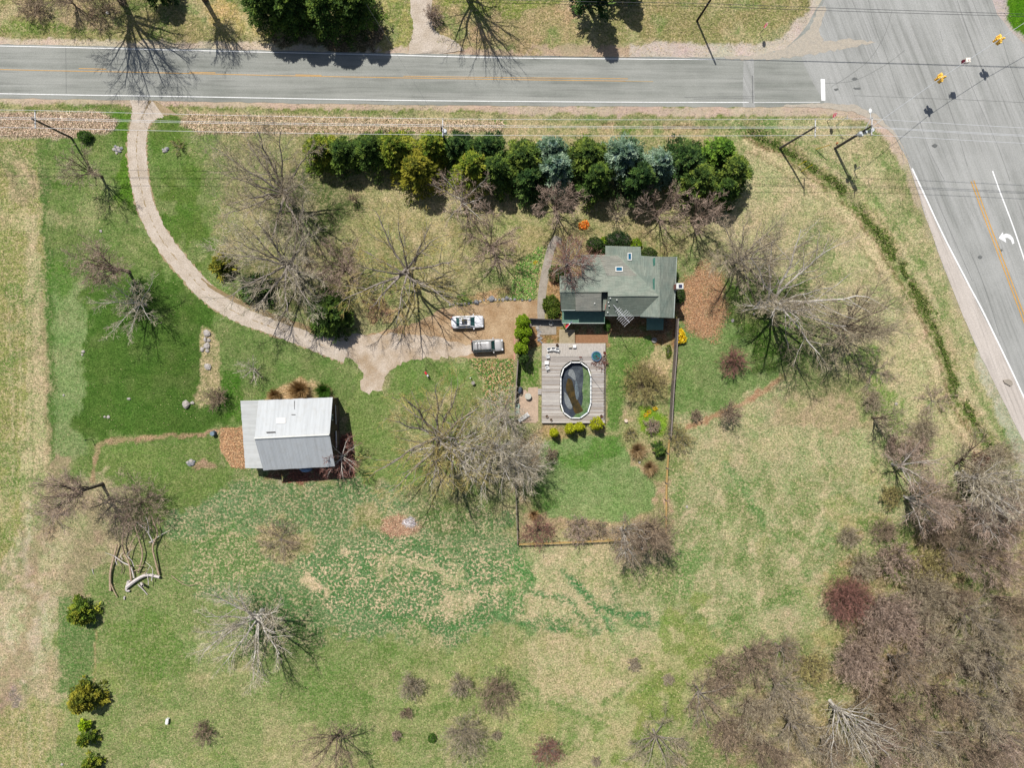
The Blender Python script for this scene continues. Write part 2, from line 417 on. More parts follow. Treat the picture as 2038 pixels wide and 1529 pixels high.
    poly([(1130, 1090), (1330, 1090), (1340, 1170), (1200, 1190), (1140, 1140)], (188, 174, 130), 60, .7, spk=.7)
    stroke([(1120, 1140), (1160, 1180), (1195, 1210), (1240, 1225), (1290, 1222)], 16, (84, 140, 80), 14, .95)
    stroke([(1150, 1165), (1190, 1220), (1220, 1255), (1180, 1262), (1090, 1252), (1040, 1240)], 15, (88, 140, 82), 14, .9)
    stroke([(1040, 1180), (1110, 1188), (1140, 1200), (1160, 1240)], 13, (92, 142, 82), 12, .85)
    stroke([(1200, 1190), (1260, 1250), (1330, 1260), (1400, 1240)], 18, (96, 140, 78), 22, .8, sharp=False)
    stroke([(660, 1230), (800, 1250), (960, 1240), (1060, 1250), (1180, 1250)], 24, (92, 140, 80), 26, .8, sharp=False)
    stroke([(1020, 1110), (1050, 1180), (1000, 1240)], 30, (98, 146, 82), 26, .85, sharp=False)
    poly([(1030, 1275), (1230, 1270), (1300, 1330), (1250, 1440), (1100, 1400), (1040, 1350)], (186, 174, 128), 110, .6, spk=.6)
    poly([(1320, 1190), (1400, 1190), (1440, 1290), (1380, 1400), (1230, 1529), (1200, 1600), (1180, 1400), (1300, 1330)], (138, 152, 76), 30, .8, spk=.15)
    stroke([(1020, 1335), (1060, 1375), (1110, 1405), (1200, 1440)], 12, (120, 148, 78), 8, .8)
    stroke([(1040, 1400), (1100, 1430), (1200, 1450)], 14, (128, 150, 78), 10, .6)
    poly([(600, 1350), (700, 1340), (740, 1420), (680, 1450), (600, 1430)], (120, 146, 76), 30, .8)
    poly([(200, 1200), (330, 1230), (400, 1300), (300, 1360), (230, 1260)], (112, 144, 66), 34, .7)
    poly([(520, 1440), (640, 1430), (700, 1529), (480, 1560)], (178, 166, 118), 30, .7)
    poly([(118, 1190), (190, 1190), (192, 1380), (118, 1380)], (108, 140, 76), 10, .9, sharp=True)
    stroke([(190, 1245), (191, 1300), (190, 1368)], 3, (170, 150, 104), 2)
    for pts in ([(1060, 1290), (1090, 1360), (1150, 1400), (1230, 1400), (1280, 1360)], [(1090, 1300), (1120, 1350), (1180, 1375), (1240, 1350)], [(1240, 1120), (1300, 1180), (1380, 1230), (1440, 1240)], [(1080, 1130), (1140, 1110), (1220, 1120), (1300, 1160)], [(760, 1130), (840, 1120), (920, 1140), (1000, 1180)], [(1350, 900), (1420, 960), (1460, 1050), (1440, 1150)], [(1600, 860), (1640, 960), (1620, 1080), (1560, 1180)], [(1500, 1080), (1540, 1160), (1530, 1260)]):
        stroke(pts, 16, (208, 188, 148), 20, .7, sharp=False); stroke([(x + 24, y + 14) for x, y in pts], 12, (116, 144, 84), 18, .6, sharp=False)
    SM[0] = .5
    stroke([(118, 930), (92, 1050), (70, 1180), (40, 1300), (-20, 1400)], 40, (178, 152, 122), 40, .75, sharp=False)
    stroke([(150, 960), (190, 1060), (160, 1160)], 50, (164, 142, 114), 40, .7, sharp=False)
    stroke([(60, 1080), (84, 1180), (60, 1290)], 22, (206, 186, 158), 20, .8, sharp=False); stroke([(82, 560), (92, 760), (96, 900)], 8, (168, 148, 112), 9, .7)
    SM[0] = 0.0
    # right meadow streaks
    stroke([(1440, 920), (1475, 960), (1500, 1010), (1515, 1040)], 20, (112, 152, 84), 14, .8)
    stroke([(1540, 1060), (1590, 1110), (1610, 1150)], 14, (112, 150, 80), 12, .6)
    poly([(1340, 1040), (1380, 1040), (1400, 1110), (1360, 1200), (1330, 1180)], (124, 154, 88), 20, .8)
    for i in range(26):
        x_, y_ = rng.uniform(1350, 1750), rng.uniform(830, 1300)
        ell(x_, y_, rng.uniform(12, 34), rng.uniform(8, 22), [(206, 184, 148), (128, 150, 90), (176, 166, 110)][i % 3], .9, .55)
    for i in range(50):
        x_, y_ = rng.uniform(200, 1300), rng.uniform(1260, 1529)
        ell(x_, y_, rng.uniform(14, 50), rng.uniform(10, 30), [(186, 172, 122), (124, 148, 78), (158, 160, 92)][i % 3], .9, .45)
    for i in range(26):
        x_, y_ = rng.uniform(110, 420), rng.uniform(290, 560)
        ell(x_, y_, rng.uniform(14, 40), rng.uniform(10, 30), [(156, 160, 108), (92, 134, 50), (140, 152, 90)][i % 3], .9, .5)
    for i in range(30):
        x_, y_ = rng.uniform(420, 1100), rng.uniform(300, 600)
        ell(x_, y_, rng.uniform(14, 40), rng.uniform(10, 26), [(184, 168, 122), (128, 138, 74), (166, 144, 104)][i % 3], .9, .5)
    ell(615, 410, 100, 68, (88, 106, 56), .8, .9); ell(545, 570, 100, 56, (98, 104, 60), .8, .85); ell(480, 330, 70, 60, (136, 140, 92), .9, .6)  # greener grass under the big bare trees, with their shade painted in
    ell(1540, 650, 80, 80, (84, 112, 46), .9, .95); ell(1480, 580, 60, 50, (112, 130, 66), .9, .6); ell(1610, 740, 60, 40, (110, 122, 70), .9, .7); ell(560, 1290, 60, 60, (98, 118, 66), .9, .6); ell(900, 1000, 80, 50, (110, 124, 70), .9, .6); ell(880, 840, 110, 80, (140, 142, 88), .9, .6); ell(1080, 985, 30, 40, (90, 128, 56), .8, .8)  # tree shade painted into the grass below the other large crowns
    # verge along the south of the road
    poly([(-900, 190), (2000, 210), (1800, 232), (1450, 236), (900, 226), (400, 220), (-900, 214)], (136, 142, 80), 8, sharp=True, spk=.25)
    poly([(-900, 224), (200, 222), (236, 240), (230, 262), (140, 276), (-900, 272)], (196, 176, 148), 7, sharp=True, spk=.5)
    poly([(372, 222), (700, 232), (1000, 240), (1000, 262), (700, 268), (400, 268), (356, 246)], (196, 174, 144), 8, sharp=True, spk=.5)
    poly([(1000, 240), (1450, 246), (1480, 290), (1000, 300)], (188, 168, 124), 10, sharp=True, spk=.4)
    stroke([(1200, 245), (1350, 252), (1460, 254)], 6, (112, 92, 60), 4, .7)
    for (x_, y_) in ((700, 242), (860, 244), (985, 243), (1250, 259)): ell(x_, y_, 20, 5, (104, 142, 50), .6, .9, sharp=True)
    # road shoulders
    SM[0] = 1.0
    stroke([(-900, 68), (0, 82), (510, 94), (800, 103), (1100, 108), (1440, 108)], 30, (214, 198, 170), 8)
    stroke([(820, 92), (1100, 100), (1440, 100)], 26, (190, 166, 136), 8, .9)
    poly([(1250, 80), (1420, 60), (1500, 88), (1560, 70), (1600, 20), (1625, -60), (1700, -60), (1640, 130), (1250, 122)], (206, 194, 174), 8, sharp=True)
    stroke([(-900, 178), (0, 197), (510, 207), (1020, 215), (1480, 219), (1700, 214)], 15, (204, 184, 156), 5)
    stroke([(1000, 216), (1500, 222), (1640, 218), (1720, 228), (1770, 268), (1800, 320), (1830, 400)], 20, (204, 184, 160), 8)
    stroke([(1810, 340), (1850, 440), (1910, 600), (1960, 700), (2000, 770), (2040, 850)], 26, (176, 170, 132), 12, .7)
    stroke([(1960, 720), (1990, 790), (2020, 860), (2050, 930)], 44, (206, 206, 186), 14, .6)
    poly([(1960, -60), (2030, -60), (2100, 60), (2100, 140), (2040, 110), (1990, 60), (1968, 0)], (196, 186, 174), 6, sharp=True)
    SM[0] = 0.0
    poly([(1992, -200), (2700, -200), (2700, 90), (2038, 78), (2005, 40)], (92, 138, 34), 5, sharp=True, spk=0)
    # north of the road
    poly([(-900, -900), (1640, -900), (1610, 20), (1500, 86), (1300, 84), (860, 92), (500, 84), (-900, 62)], (160, 150, 98), 10, sharp=True, spk=.35)
    poly([(0, 44), (190, 46), (200, 64), (0, 68)], (136, 146, 76), 8, sharp=True)
    poly([(400, 0), (500, 0), (530, 60), (440, 70)], (206, 178, 116), 14)
    poly([(0, 5), (240, 0), (260, 44), (0, 42)], (178, 156, 118), 12, spk=.5)
    poly([(865, 15), (1150, 18), (1170, 90), (870, 90)], (186, 162, 118), 14, spk=.35)
    poly([(880, -30), (1140, -30), (1140, 14), (880, 14)], (150, 152, 80), 8)
    poly([(760, 0), (825, 0), (822, 85), (765, 80)], (176, 166, 102), 8)
    poly([(510, 60), (770, 60), (770, 92), (530, 92)], (128, 108, 82), 8)
    # ditch
    dt = [(1490, 262), (1560, 296), (1600, 322), (1660, 366), (1705, 410), (1745, 462), (1790, 528), (1828, 590), (1858, 655), (1885, 720), (1905, 790), (1945, 850), (1975, 905)]
    stroke([(x - 22, y + 16) for x, y in dt], 22, (214, 192, 150), 12, .8)
    stroke([(x + 22, y - 8) for x, y in dt], 16, (206, 190, 146), 10, .6)
    stroke([(x + 10 * math.sin(i_ * 1.7), y) for i_, (x, y) in enumerate(dt)], 38, (150, 144, 90), 14, .8, spk=.6)
    stroke([(x - 13, y + 9) for x, y in dt], 6, (132, 108, 76), 6, .8)
    stroke([(x - 34, y + 24) for x, y in dt], 5, (150, 134, 94), 6, .6)
    stroke([(x + 34, y - 14) for x, y in dt], 14, (122, 144, 78), 10, .7)
    stroke(dt, 18, (106, 122, 58), 9, .9, spk=.4, dip=.35)
    stroke([(x + 6, y - 1) for x, y in dt], 4, (58, 48, 32), 3, .8)
    # wooded floor patches
    for i in range(60):
        x_, y_ = rng.uniform(1640, 2050), rng.uniform(960, 1529)
        ell(x_, y_, rng.uniform(12, 34), rng.uniform(10, 28), [(122, 102, 72), (112, 128, 66), (184, 164, 112), (150, 120, 88)][i % 4], .9, .6)
    lum = 1 + .12 * fbm(X, Y, .12, 51, 4) + .10 * fbm(X, Y, 1.1, 61, 2)
    T *= lum[..., None]
    q1 = fbm(X, Y, .085, 201, 5); q2 = fbm(X, Y, .5, 207, 4); ok = (1 - SMK) * (1 - .8 * (T[..., 1] > T[..., 0] * 1.3)) * np.where((PX > 90) & (PX < 760) & (PY > 270) & (PY < 1500), .45, 1)
    ms = np.clip((q1 * 1.0 + 1.0 * q2 - .22) * 2.6, 0, .6) * ok; mg = np.clip((-q1 * 1.0 + 1.0 * q2 - .2) * 2.6, 0, .55) * ok
    T[:] = T * (1 - ms[..., None]) + np.array(pic((204, 184, 142))) * ms[..., None]
    T[:] = T * (1 - mg[..., None]) + np.array(pic((108, 138, 66))) * mg[..., None]
    g_ = np.clip((T[..., 1] / (T[..., 0] + 1e-6) - 1.08) / .5, 0, 1)[..., None] * (1 - SMK[..., None])
    L_ = T.mean(-1, keepdims=True); T[:] = np.clip(L_ + (T - L_) * (1 + .06 * g_), .004, 1) * (1 - .13 * g_); t_ = (1 - SMK[..., None]) * (1 - g_); T[:] = T * (1 - t_ + t_ * np.array([.885, .985, .94]))
    T *= (.97 + .05 * SMK)[..., None]; T[..., 2] *= 1.08 + .06 * g_[..., 0]; T[..., 0] *= 1 - .03 * g_[..., 0]
    gr = fbm(X, Y, .35, 77, 4)[..., None]
    T *= np.concatenate([1 - .10 * gr, 1 + .03 * gr, 1 - .08 * gr], -1)
    ny, nx = X.shape
    V = np.stack([X, Y, Z], -1).reshape(-1, 3)
    i = (np.arange(ny - 1)[:, None] * nx + np.arange(nx - 1)[None]).ravel()
    Fq = np.stack([i, i + 1, i + nx + 1, i + nx], -1)
    m, n, bs = nodes("ground")
    ta = N(n, "ShaderNodeVertexColor"); ta.layer_name = "tint"
    ma = N(n, "ShaderNodeVertexColor"); ma.layer_name = "mask"
    sp = N(n, "ShaderNodeSeparateColor"); n.links.new(ma.outputs[0], sp.inputs[0])
    v = coords(n)
    f0 = noise(n, v, .28, 4, .6); f1 = noise(n, v, 1.3, 5, .7); f2 = noise(n, v, 4.2, 3, .75); f3 = noise(n, v, .55, 5, .6); f4 = noise(n, v, 2.4, 4, .72)
    keep = mul(n, 1.0, mul(n, sp.outputs[1], .75), 'SUBTRACT')
    def var_(c_, f, a, b): return mixc(n, keep, c_, mixc(n, 1.0, c_, mixc(n, maprange(n, f, .34, .66, 0, 1), a, b), 'MULTIPLY'))
    c_ = var_(ta.outputs[0], f0, (.86, .96, .80), (1.15, 1.07, 1.13))
    c_ = var_(c_, f1, (.66, .76, .60), (1.36, 1.25, 1.34))
    thr = mul(n, f4, mul(n, f3, .35), 'ADD')
    c_ = mixc(n, mul(n, maprange(n, thr, .67, .76, 0, 1), sp.outputs[0]), c_, pic((224, 200, 162)))
    c_ = mixc(n, mul(n, maprange(n, thr, .60, .50, 0, .75), sp.outputs[0]), c_, pic((74, 116, 58)))
    c_ = var_(c_, f2, (.48, .50, .44), (1.56, 1.50, 1.54))
    n.links.new(c_, bs.inputs["Base Color"]); bs.inputs["Roughness"].default_value = .95; bs.inputs["Specular IOR Level"].default_value = .1
    bump(n, bs, mul(n, f2, f1, 'ADD'), .8, .16)
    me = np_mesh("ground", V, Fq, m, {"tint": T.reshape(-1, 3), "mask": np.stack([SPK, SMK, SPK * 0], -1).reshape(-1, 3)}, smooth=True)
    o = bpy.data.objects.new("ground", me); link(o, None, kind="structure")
    G.update(xs=xs, ys=ys, T=T, S=SPK, Z=Z)
build_ground()
def gtint(X, Y):
    i = np.clip(np.searchsorted(G["xs"], X), 0, len(G["xs"]) - 1); j = np.clip(np.searchsorted(G["ys"], Y), 0, len(G["ys"]) - 1)
    return G["T"][j, i], G["S"][j, i], G["Z"][j, i]

# ---------------------------------------------------------------- sheets: roads, drives, paths
def resample(pts, step=14, jit=0.0, closed=True, seed=0):
    rg = random.Random(seed); out = []; n = len(pts)
    for i in range(n if closed else n - 1):
        a = pts[i]; b = pts[(i + 1) % n]; L = math.hypot(b[0] - a[0], b[1] - a[1]); k = max(1, int(L / step))
        for j in range(k):
            t = j / k; jj = (rg.uniform(-jit, jit), rg.uniform(-jit, jit)) if 0 <= a[0] <= 2038 or 0 <= b[0] <= 2038 else (0, 0)
            out.append((a[0] + (b[0] - a[0]) * t + jj[0], a[1] + (b[1] - a[1]) * t + jj[1]))
    return out
def sheet(name, pts, z, mat, jit=0, step=14, seed=0, thick=.003, parent=None, kind="structure"):
    p = resample(pts, step, jit, True, seed) if jit else pts
    mb = MB().prism([at2(*q) for q in p], z - thick, z)
    o = bpy.data.objects.new(name, mb.mesh(name, mat)); link(o, parent, kind=None if parent else kind); return o
def catmull(pts, k=8):
    out = []; P = [pts[0]] + list(pts) + [pts[-1]]
    for i in range(1, len(P) - 2):
        p0, p1, p2, p3 = P[i - 1:i + 3]
        for j in range(k):
            t = j / k
            out.append(tuple(.5 * (2 * b + (c - a) * t + (2 * a - 5 * b + 4 * c - d) * t * t + (3 * b - a - 3 * c + d) * t ** 3) for a, b, c, d in zip(p0, p1, p2, p3)))
    out.append(tuple(pts[-1])); return out
def ribbon_pts(pts, jit=0, seed=0, k=8):
    """pts (x,y,width) in photo pixels -> outline"""
    rg = random.Random(seed); C = catmull(pts, k); Lf = []; Rt = []
    for i, (x, y, w_) in enumerate(C):
        a = C[max(0, i - 1)]; b = C[min(len(C) - 1, i + 1)]
        dx, dy = b[0] - a[0], b[1] - a[1]; L = math.hypot(dx, dy) or 1
        nx, ny = -dy / L, dx / L
        h1 = w_ / 2 + rg.uniform(-jit, jit); h2 = w_ / 2 + rg.uniform(-jit, jit)
        Lf.append((x + nx * h1, y + ny * h1)); Rt.append((x - nx * h2, y - ny * h2))
    return Lf + Rt[::-1]
def ribbon(name, pts, z, mat, jit=0, seed=0, k=8, parent=None):
    o = ribbon_pts(pts, jit, seed, k)
    V = []; n = len(o) // 2; L = o[:n]; Rr = o[n:][::-1]; f = []
    for a, b in zip(L, Rr): V += [at2(*a) + (z,), at2(*b) + (z,)]
    f = [(2 * i, 2 * i + 1, 2 * i + 3, 2 * i + 2) for i in range(n - 1)]
    me = bpy.data.meshes.new(name); me.from_pydata(V, [], f); me.materials.append(mat); me.update()
    if me.polygons[0].normal.z < 0: me.flip_normals()
    ob = bpy.data.objects.new(name, me); link(ob, parent, kind=None if parent else "structure"); return ob
def asphalt(name, c, rz, c2):
    m, n, b = nodes(name)
    v = coords(n, (.035, .9, 1), rz); v2 = coords(n, (1, 1, 1), 0)
    s1 = noise(n, v, 1.0, 3, .5); s2 = noise(n, v, 3.5, 2, .5); g = noise(n, v2, 9, 3, .7); bl = noise(n, v2, .12, 4, .6)
    col = mixc(n, maprange(n, s1, .35, .65, 0, 1), pic(c), pic(c2))
    col = mixc(n, maprange(n, s2, .5, .72, 0, .6), col, tuple(x * .66 for x in pic(c)))
    col = mixc(n, maprange(n, bl, .4, .65, 0, .5), col, tuple(x * 1.12 for x in pic(c2)))
    col = mixc(n, 1.0, col, mixc(n, maprange(n, g, .3, .7, 0, 1), (.80,) * 3, (1.20,) * 3), 'MULTIPLY')
    n.links.new(col, b.inputs["Base Color"]); b.inputs["Roughness"].default_value = .85; b.inputs["Specular IOR Level"].default_value = .2
    bump(n, b, g, .35, .02); return m
side_rot = -math.atan2(0.9, -0.40)
asph1 = asphalt("asphalt", (143, 146, 138), 0.01, (172, 173, 166)); asph2 = asphalt("asphalt_side", (162, 163, 158), R(67), (184, 184, 180))
shoulder = asphalt("shoulder_paving", (200, 190, 180), R(67), (218, 208, 198))
paint_w = M("white_paint", (240, 240, 238), .6, .12, 5, k=1.25); paint_y = M("yellow_paint", (228, 176, 92), .6, .16, 6)
paint_yw = M("faded_yellow_paint", (206, 180, 130), .6, .2, 6)
road = sheet("road", [(-1400, 60), (0, 87), (510, 99), (800, 106), (1020, 111), (1430, 114), (1500, 111), (1560, 98), (1600, 60), (1636, 0), (1680, -120), (1760, 60), (1800, 330), (1796, 300), (1775, 262), (1745, 236), (1700, 219), (1640, 212), (1480, 213), (1020, 211), (760, 208), (510, 204), (0, 195), (-1400, 162)], .02, asph1, 1.2, 16)
side = sheet("side_road", [(1652, -700), (1640, 0), (1622, 40), (1606, 66), (1590, 100), (1600, 130), (1640, 205), (1700, 209), (1745, 229), (1778, 262), (1806, 318), (1826, 380), (1842, 432), (1878, 532), (1918, 632), (1953, 712), (1980, 764), (2003, 812), (2038, 880), (2400, 1600), (2800, 1600), (2400, 600), (2200, 300), (2060, 110), (2010, 60), (1985, 28), (1972, -8), (1972, -700)], .026, asph2, .8, 16)
sheet("road_shoulder", [(1806, 318), (1826, 380), (1842, 432), (1878, 532), (1918, 632), (1953, 712), (1980, 764), (2003, 812), (2038, 880), (2150, 1100), (2150, 1040), (2040, 800), (2022, 764), (1990, 690), (1958, 630), (1926, 568), (1876, 472), (1838, 388), (1815, 338)], .032, shoulder, .8, 18)
def line(name, pts, wd, mat, z=.040, parent=road, k=6): return ribbon(name, [(x, y, wd) for x, y in pts], z, mat, 0.08, 3, k, parent)
line("edge_line", [(-1300, 62), (0, 91), (255, 97), (510, 103), (765, 109), (1020, 115), (1250, 117), (1425, 118)], 1.5, paint_w)
line("edge_line", [(-1300, 160), (0, 186), (255, 190), (510, 194.5), (765, 199), (1020, 201.5), (1250, 203), (1490, 203.5)], 1.5, paint_w)
line("edge_line", [(1500, 203.8), (1560, 203.5), (1632, 203)], 1.0, paint_w)
line("centre_line", [(-1300, 108), (0, 138), (255, 143), (510, 149), (765, 154), (1020, 158), (1245, 161)], 1.3, paint_y)
line("centre_line", [(1245, 161.2), (1300, 162)], 1.2, paint_yw)
for a_, b_ in (((157, 136.0), (212, 137.2)), ((377, 143.3), (429, 144.5)), ((588, 148.6), (640, 149.8)), ((-120, 129), (-64, 130.6))): line("centre_line_dash", [a_, b_], 1.4, paint_y)
line("centre_line", [(803, 151.3), (1020, 154.2), (1150, 155.2), (1250, 156.4)], 1.1, paint_y)
sheet("stop_bar", [(1633, 157), (1641.5, 157), (1642.5, 200), (1634.5, 200)], .040, paint_w, parent=road)
line("edge_line", [(1815, 335), (1838, 384), (1878, 470), (1928, 567), (1958, 624), (2014, 740), (2038, 792), (2120, 960)], 3.0, paint_w, parent=side)
line("lane_line", [(1975, 340), (1990, 382), (2015, 448), (2038, 516), (2080, 640)], 2.6, paint_w, parent=side)
for off in (-2.6, 2.6):
    line("centre_line", [(x + off, y - off * .4) for x, y in [(1935, 360), (1965, 442), (1990, 508), (2015, 574), (2040, 640), (2090, 770)]], 2.2, paint_y, parent=side)
sheet("turn_arrow", [(1987, 474), (1995, 462), (1996.5, 467), (2002, 464.5), (2010, 467), (2016, 474), (2018.5, 484), (2014.5, 486), (2011.5, 478), (2006, 473.5), (2000, 473.5), (2002.5, 483)], .040, paint_w, parent=side)
# sealed cracks
crack = M("crack_seal", (122, 124, 122), .7, .2, 4)
cr = [[(1728, 0), (1735, 30), (1746, 68), (1760, 100), (1775, 145), (1790, 190)], [(1775, 20), (1760, 70), (1730, 118), (1690, 150), (1655, 172)], [(1870, 60), (1876, 82)], [(1875, 165), (1888, 210), (1905, 262), (1925, 330)], [(1920, 140), (1950, 210), (1985, 290), (2010, 360)], [(1700, 190), (1830, 195), (1960, 200), (2038, 204)], [(1930, 500), (1955, 560), (1975, 620), (1990, 670)],
      [(1985, 480), (1998, 520), (2012, 560)], [(1860, 390), (1900, 480), (1935, 560)], [(1990, 60), (2010, 130), (2038, 200)], [(1830, 240), (1850, 300), (1880, 360)], [(1905, 0), (1925, 60), (1955, 140)], [(1240, 162), (1262, 162.6), (1290, 162)], [(1362, 193), (1440, 192), (1505, 192)], [(1380, 197), (1440, 196), (1500, 196)], [(1497, 150), (1498, 205)], [(131, 92), (132, 186)], [(1640, 166), (1700, 160), (1760, 130), (1800, 100)]]
for i, c_ in enumerate(cr): line("sealed_crack", c_, .6 if i != 15 else 1.6, crack, z=.036, parent=side, k=5)
sheet("asphalt_patch", [(1480, 112), (1500, 112), (1502, 213), (1478, 213)], .0232, asph2, .5, 8, parent=road)

spill = M("sandy_spill", (206, 194, 176), .95, .2, 2.0, (190, 182, 168), .3)
sheet("sand_spill", [(1440, 113), (1520, 108), (1570, 92), (1610, 60), (1632, 10), (1644, 12), (1630, 66), (1640, 84), (1690, 76), (1740, 84), (1690, 94), (1620, 108), (1540, 118), (1470, 119)], .034, spill, 2.6, 6, 4, parent=road)
sheet("sand_spill", [(1560, 208), (1640, 205), (1700, 208), (1750, 232), (1784, 268), (1812, 322), (1800, 300), (1776, 266), (1742, 240), (1696, 222), (1640, 214), (1560, 213)], .034, spill, 1.6, 6, 6, parent=road)
stain = M("dark_stain", (118, 120, 118), .85, .15, 2)
for i_, (x, y, rx_, ry_) in enumerate(((1992, 498, 3, 3), (1950, 512, 5, 3.5), (1700, 157, 6, 3), (1664, 178, 5, 2.4), (1860, 290, 6, 4), (1705, 176, 8, 2))):
    sheet("oil_stain", [(x + rx_ * math.cos(t_ * .52), y + ry_ * math.sin(t_ * .52)) for t_ in range(12)], .0375, stain, .8, 3, i_, parent=side)
grav = M("gravel", (226, 212, 196), .95, .26, .6, (204, 188, 168), .9)
grav2 = M("worn_dirt", (176, 142, 104), .95, .3, .4, (214, 186, 150), .6)
dirtm = M("dirt_track", (168, 142, 108), .95, .25, 1.6, (150, 132, 92), .6)
DRV = [(302, 196, 130), (296, 206, 92), (288, 222, 58), (279, 245, 40), (272, 285, 41), (275, 335, 40), (283, 385, 38), (300, 435, 38), (330, 488, 39), (375, 543, 38), (420, 590, 37), (470, 622, 35), (525, 645, 34), (590, 668, 34), (650, 690, 40), (690, 702, 46)]
drive = ribbon("driveway", DRV, .012, M("drive_edge", (192, 170, 138), .95, .3, .8, (168, 148, 110), .8), 3.2, 5, 14)
for k_, off in ((0, -.235), (1, .235)):
    tr_ = []
    for i_, (x, y, w_) in enumerate(DRV[1:]):
        a_ = DRV[max(0, i_)]; b_ = DRV[min(len(DRV) - 1, i_ + 2)]; L_ = math.hypot(b_[0] - a_[0], b_[1] - a_[1]); tr_.append((x - (b_[1] - a_[1]) / L_ * w_ * off, y + (b_[0] - a_[0]) / L_ * w_ * off, w_ * .45))
    ribbon("wheel_track", tr_, .0155 + .004 * k_, grav, 1.6, 15 + k_, 14, parent=drive)
sheet("gravel_yard", [(630, 676), (690, 668), (760, 664), (850, 668), (950, 690), (948, 706), (880, 712), (826, 714), (790, 728), (768, 752), (758, 776), (738, 783), (718, 774), (722, 742), (706, 718), (672, 706), (640, 698)], .0135, M("yard_gravel", (228, 212, 194), .95, .28, .35, (186, 162, 132), .9), 4, 7, 11)
sheet("parking_dirt", [(838, 640), (872, 618), (900, 610), (935, 607), (1000, 601), (1071, 598), (1073, 637), (1030, 637), (1026, 716), (940, 714), (850, 704), (780, 690), (700, 684), (740, 664)], .008, grav2, 2.5, 8, 4)
for i_, q in enumerate(([(400, 555, 3), (440, 583, 8), (490, 606, 11), (550, 632, 11), (610, 654, 10), (650, 672, 3)],)): ribbon("grass_strip", q, .0235, dirtm, 1.6, 8, 6)
ribbon("side_driveway", [(835, -200, 44), (838, 0, 42), (842, 50, 40), (846, 75, 60), (855, 100, 110), (857, 110, 140)], .012, grav, 2, 7)
conc = M("concrete", (186, 176, 162), .9, .15, 1.5, (164, 154, 140), .3)
ribbon("walkway", [(1110, 472, 14), (1098, 492, 16), (1088, 530, 16), (1080, 575, 16), (1077, 610, 15), (1077, 636, 14)], .02, conc, .3, 2)
sheet("walkway", [(1107, 468), (1118, 475), (1118, 487), (1104, 482)], .026, conc)
sheet("walkway", [(1054, 637), (1122, 637), (1122, 650), (1054, 650)], .03, conc)
sheet("patio_slab", [(1068, 651), (1107, 650), (1107, 666), (1070, 667)], .06, conc, thick=.08)
sheet("patio", [(1030, 776), (1046, 776), (1050, 782), (1052, 771), (1071, 771), (1071, 838), (1066, 842), (1032, 842)], .06, M("patio_concrete", (206, 180, 156), .9, .12, 2), .6, 10, 3, thick=.08)
sheet("planting_bed", [(1144, 666), (1210, 664), (1210, 682), (1144, 683)], .012, M("mulch", (176, 132, 98), .95, .3, 3, (160, 118, 84)), .8, 8, 9)
ribbon("mown_edge", [(1032, 636, 3), (1025, 660, 3), (1024, 690, 3), (1024, 716, 3)], .02, M("brick_edging", (214, 160, 142), .9, .2, 4), .4, 4)

# ---------------------------------------------------------------- trees
def unit(v): return v / (np.linalg.norm(v, axis=-1, keepdims=True) + 1e-9)
def grow(P, T_, R0, K, wob, arch, rg, taper=.25):
    n = len(P); s = np.linspace(0, 1, K + 1)
    L = np.linalg.norm(T_ - P, axis=1)
    pts = P[:, None] + (T_ - P)[:, None] * s[None, :, None]
    nz = np.cumsum(rg.normal(0, 1, (n, K + 1, 3)), 1); nz -= nz[:, :1]
    pts = pts + nz * (wob * L / K)[:, None, None]
    pts[:, :, 2] += (arch * L)[:, None] * (s * (1 - s))[None] if not np.isscalar(arch) else arch * L[:, None] * (s * (1 - s))[None]
    rad = R0[:, None] * (1 - (1 - taper) * s[None])
    return pts, rad
def spawn(pts, rad, n, t0, ang, ratio, rg, up=.25, rr=.5, droop=0):
    N_, K1, _ = pts.shape; K = K1 - 1
    t = t0 + (1 - t0) * (np.arange(n)[None] + rg.uniform(0, 1, (N_, n))) / n
    t = np.clip(t, 0, .999); f = t * K; i = f.astype(int); u = (f - i)[..., None]
    ar = np.arange(N_)[:, None]
    P = pts[ar, i] * (1 - u) + pts[ar, i + 1] * u
    tan = unit(pts[ar, i + 1] - pts[ar, i])
    L = np.linalg.norm(np.diff(pts, axis=1), axis=2).sum(1)[:, None]
    rnd = rg.normal(0, 1, P.shape); perp = unit(rnd - (rnd * tan).sum(-1, keepdims=True) * tan)
    a = R(1) * rg.uniform(ang * .6, ang * 1.3, t.shape)[..., None]
    D = tan * np.cos(a) + perp * np.sin(a); D[..., 2] += up - droop; D = unit(D)
    ln = L * ratio * (1.15 - .6 * t) * rg.uniform(.65, 1.25, t.shape)
    T_ = P + D * ln[..., None]
    r = (rad[ar, i] * rr)
    return P.reshape(-1, 3), T_.reshape(-1, 3), r.reshape(-1)
def tubes(pts, rad, S):
    N_, K1, _ = pts.shape
    tan = np.gradient(pts, axis=1); tan = unit(tan)
    ref = np.where(np.abs(tan[..., 2:3]) < .9, np.array([0, 0, 1.0]), np.array([1.0, 0, 0]))
    a = unit(np.cross(tan, ref)); b = np.cross(tan, a)
    th = 2 * np.pi * np.arange(S) / S
    V = pts[:, :, None] + rad[:, :, None, None] * (np.cos(th)[None, None, :, None] * a[:, :, None] + np.sin(th)[None, None, :, None] * b[:, :, None])
    base = (np.arange(N_) * K1 * S)[:, None, None] + (np.arange(K1 - 1) * S)[None, :, None]
    j = np.arange(S)[None, None]; j2 = (j + 1) % S
    Fq = np.stack([base + j, base + j2, base + S + j2, base + S + j], -1).reshape(-1, 4)
    return V.reshape(-1, 3), Fq
def shade(n, per, rg, lo=.35, hi=1.85): return np.repeat(rg.uniform(lo, hi, n), per)
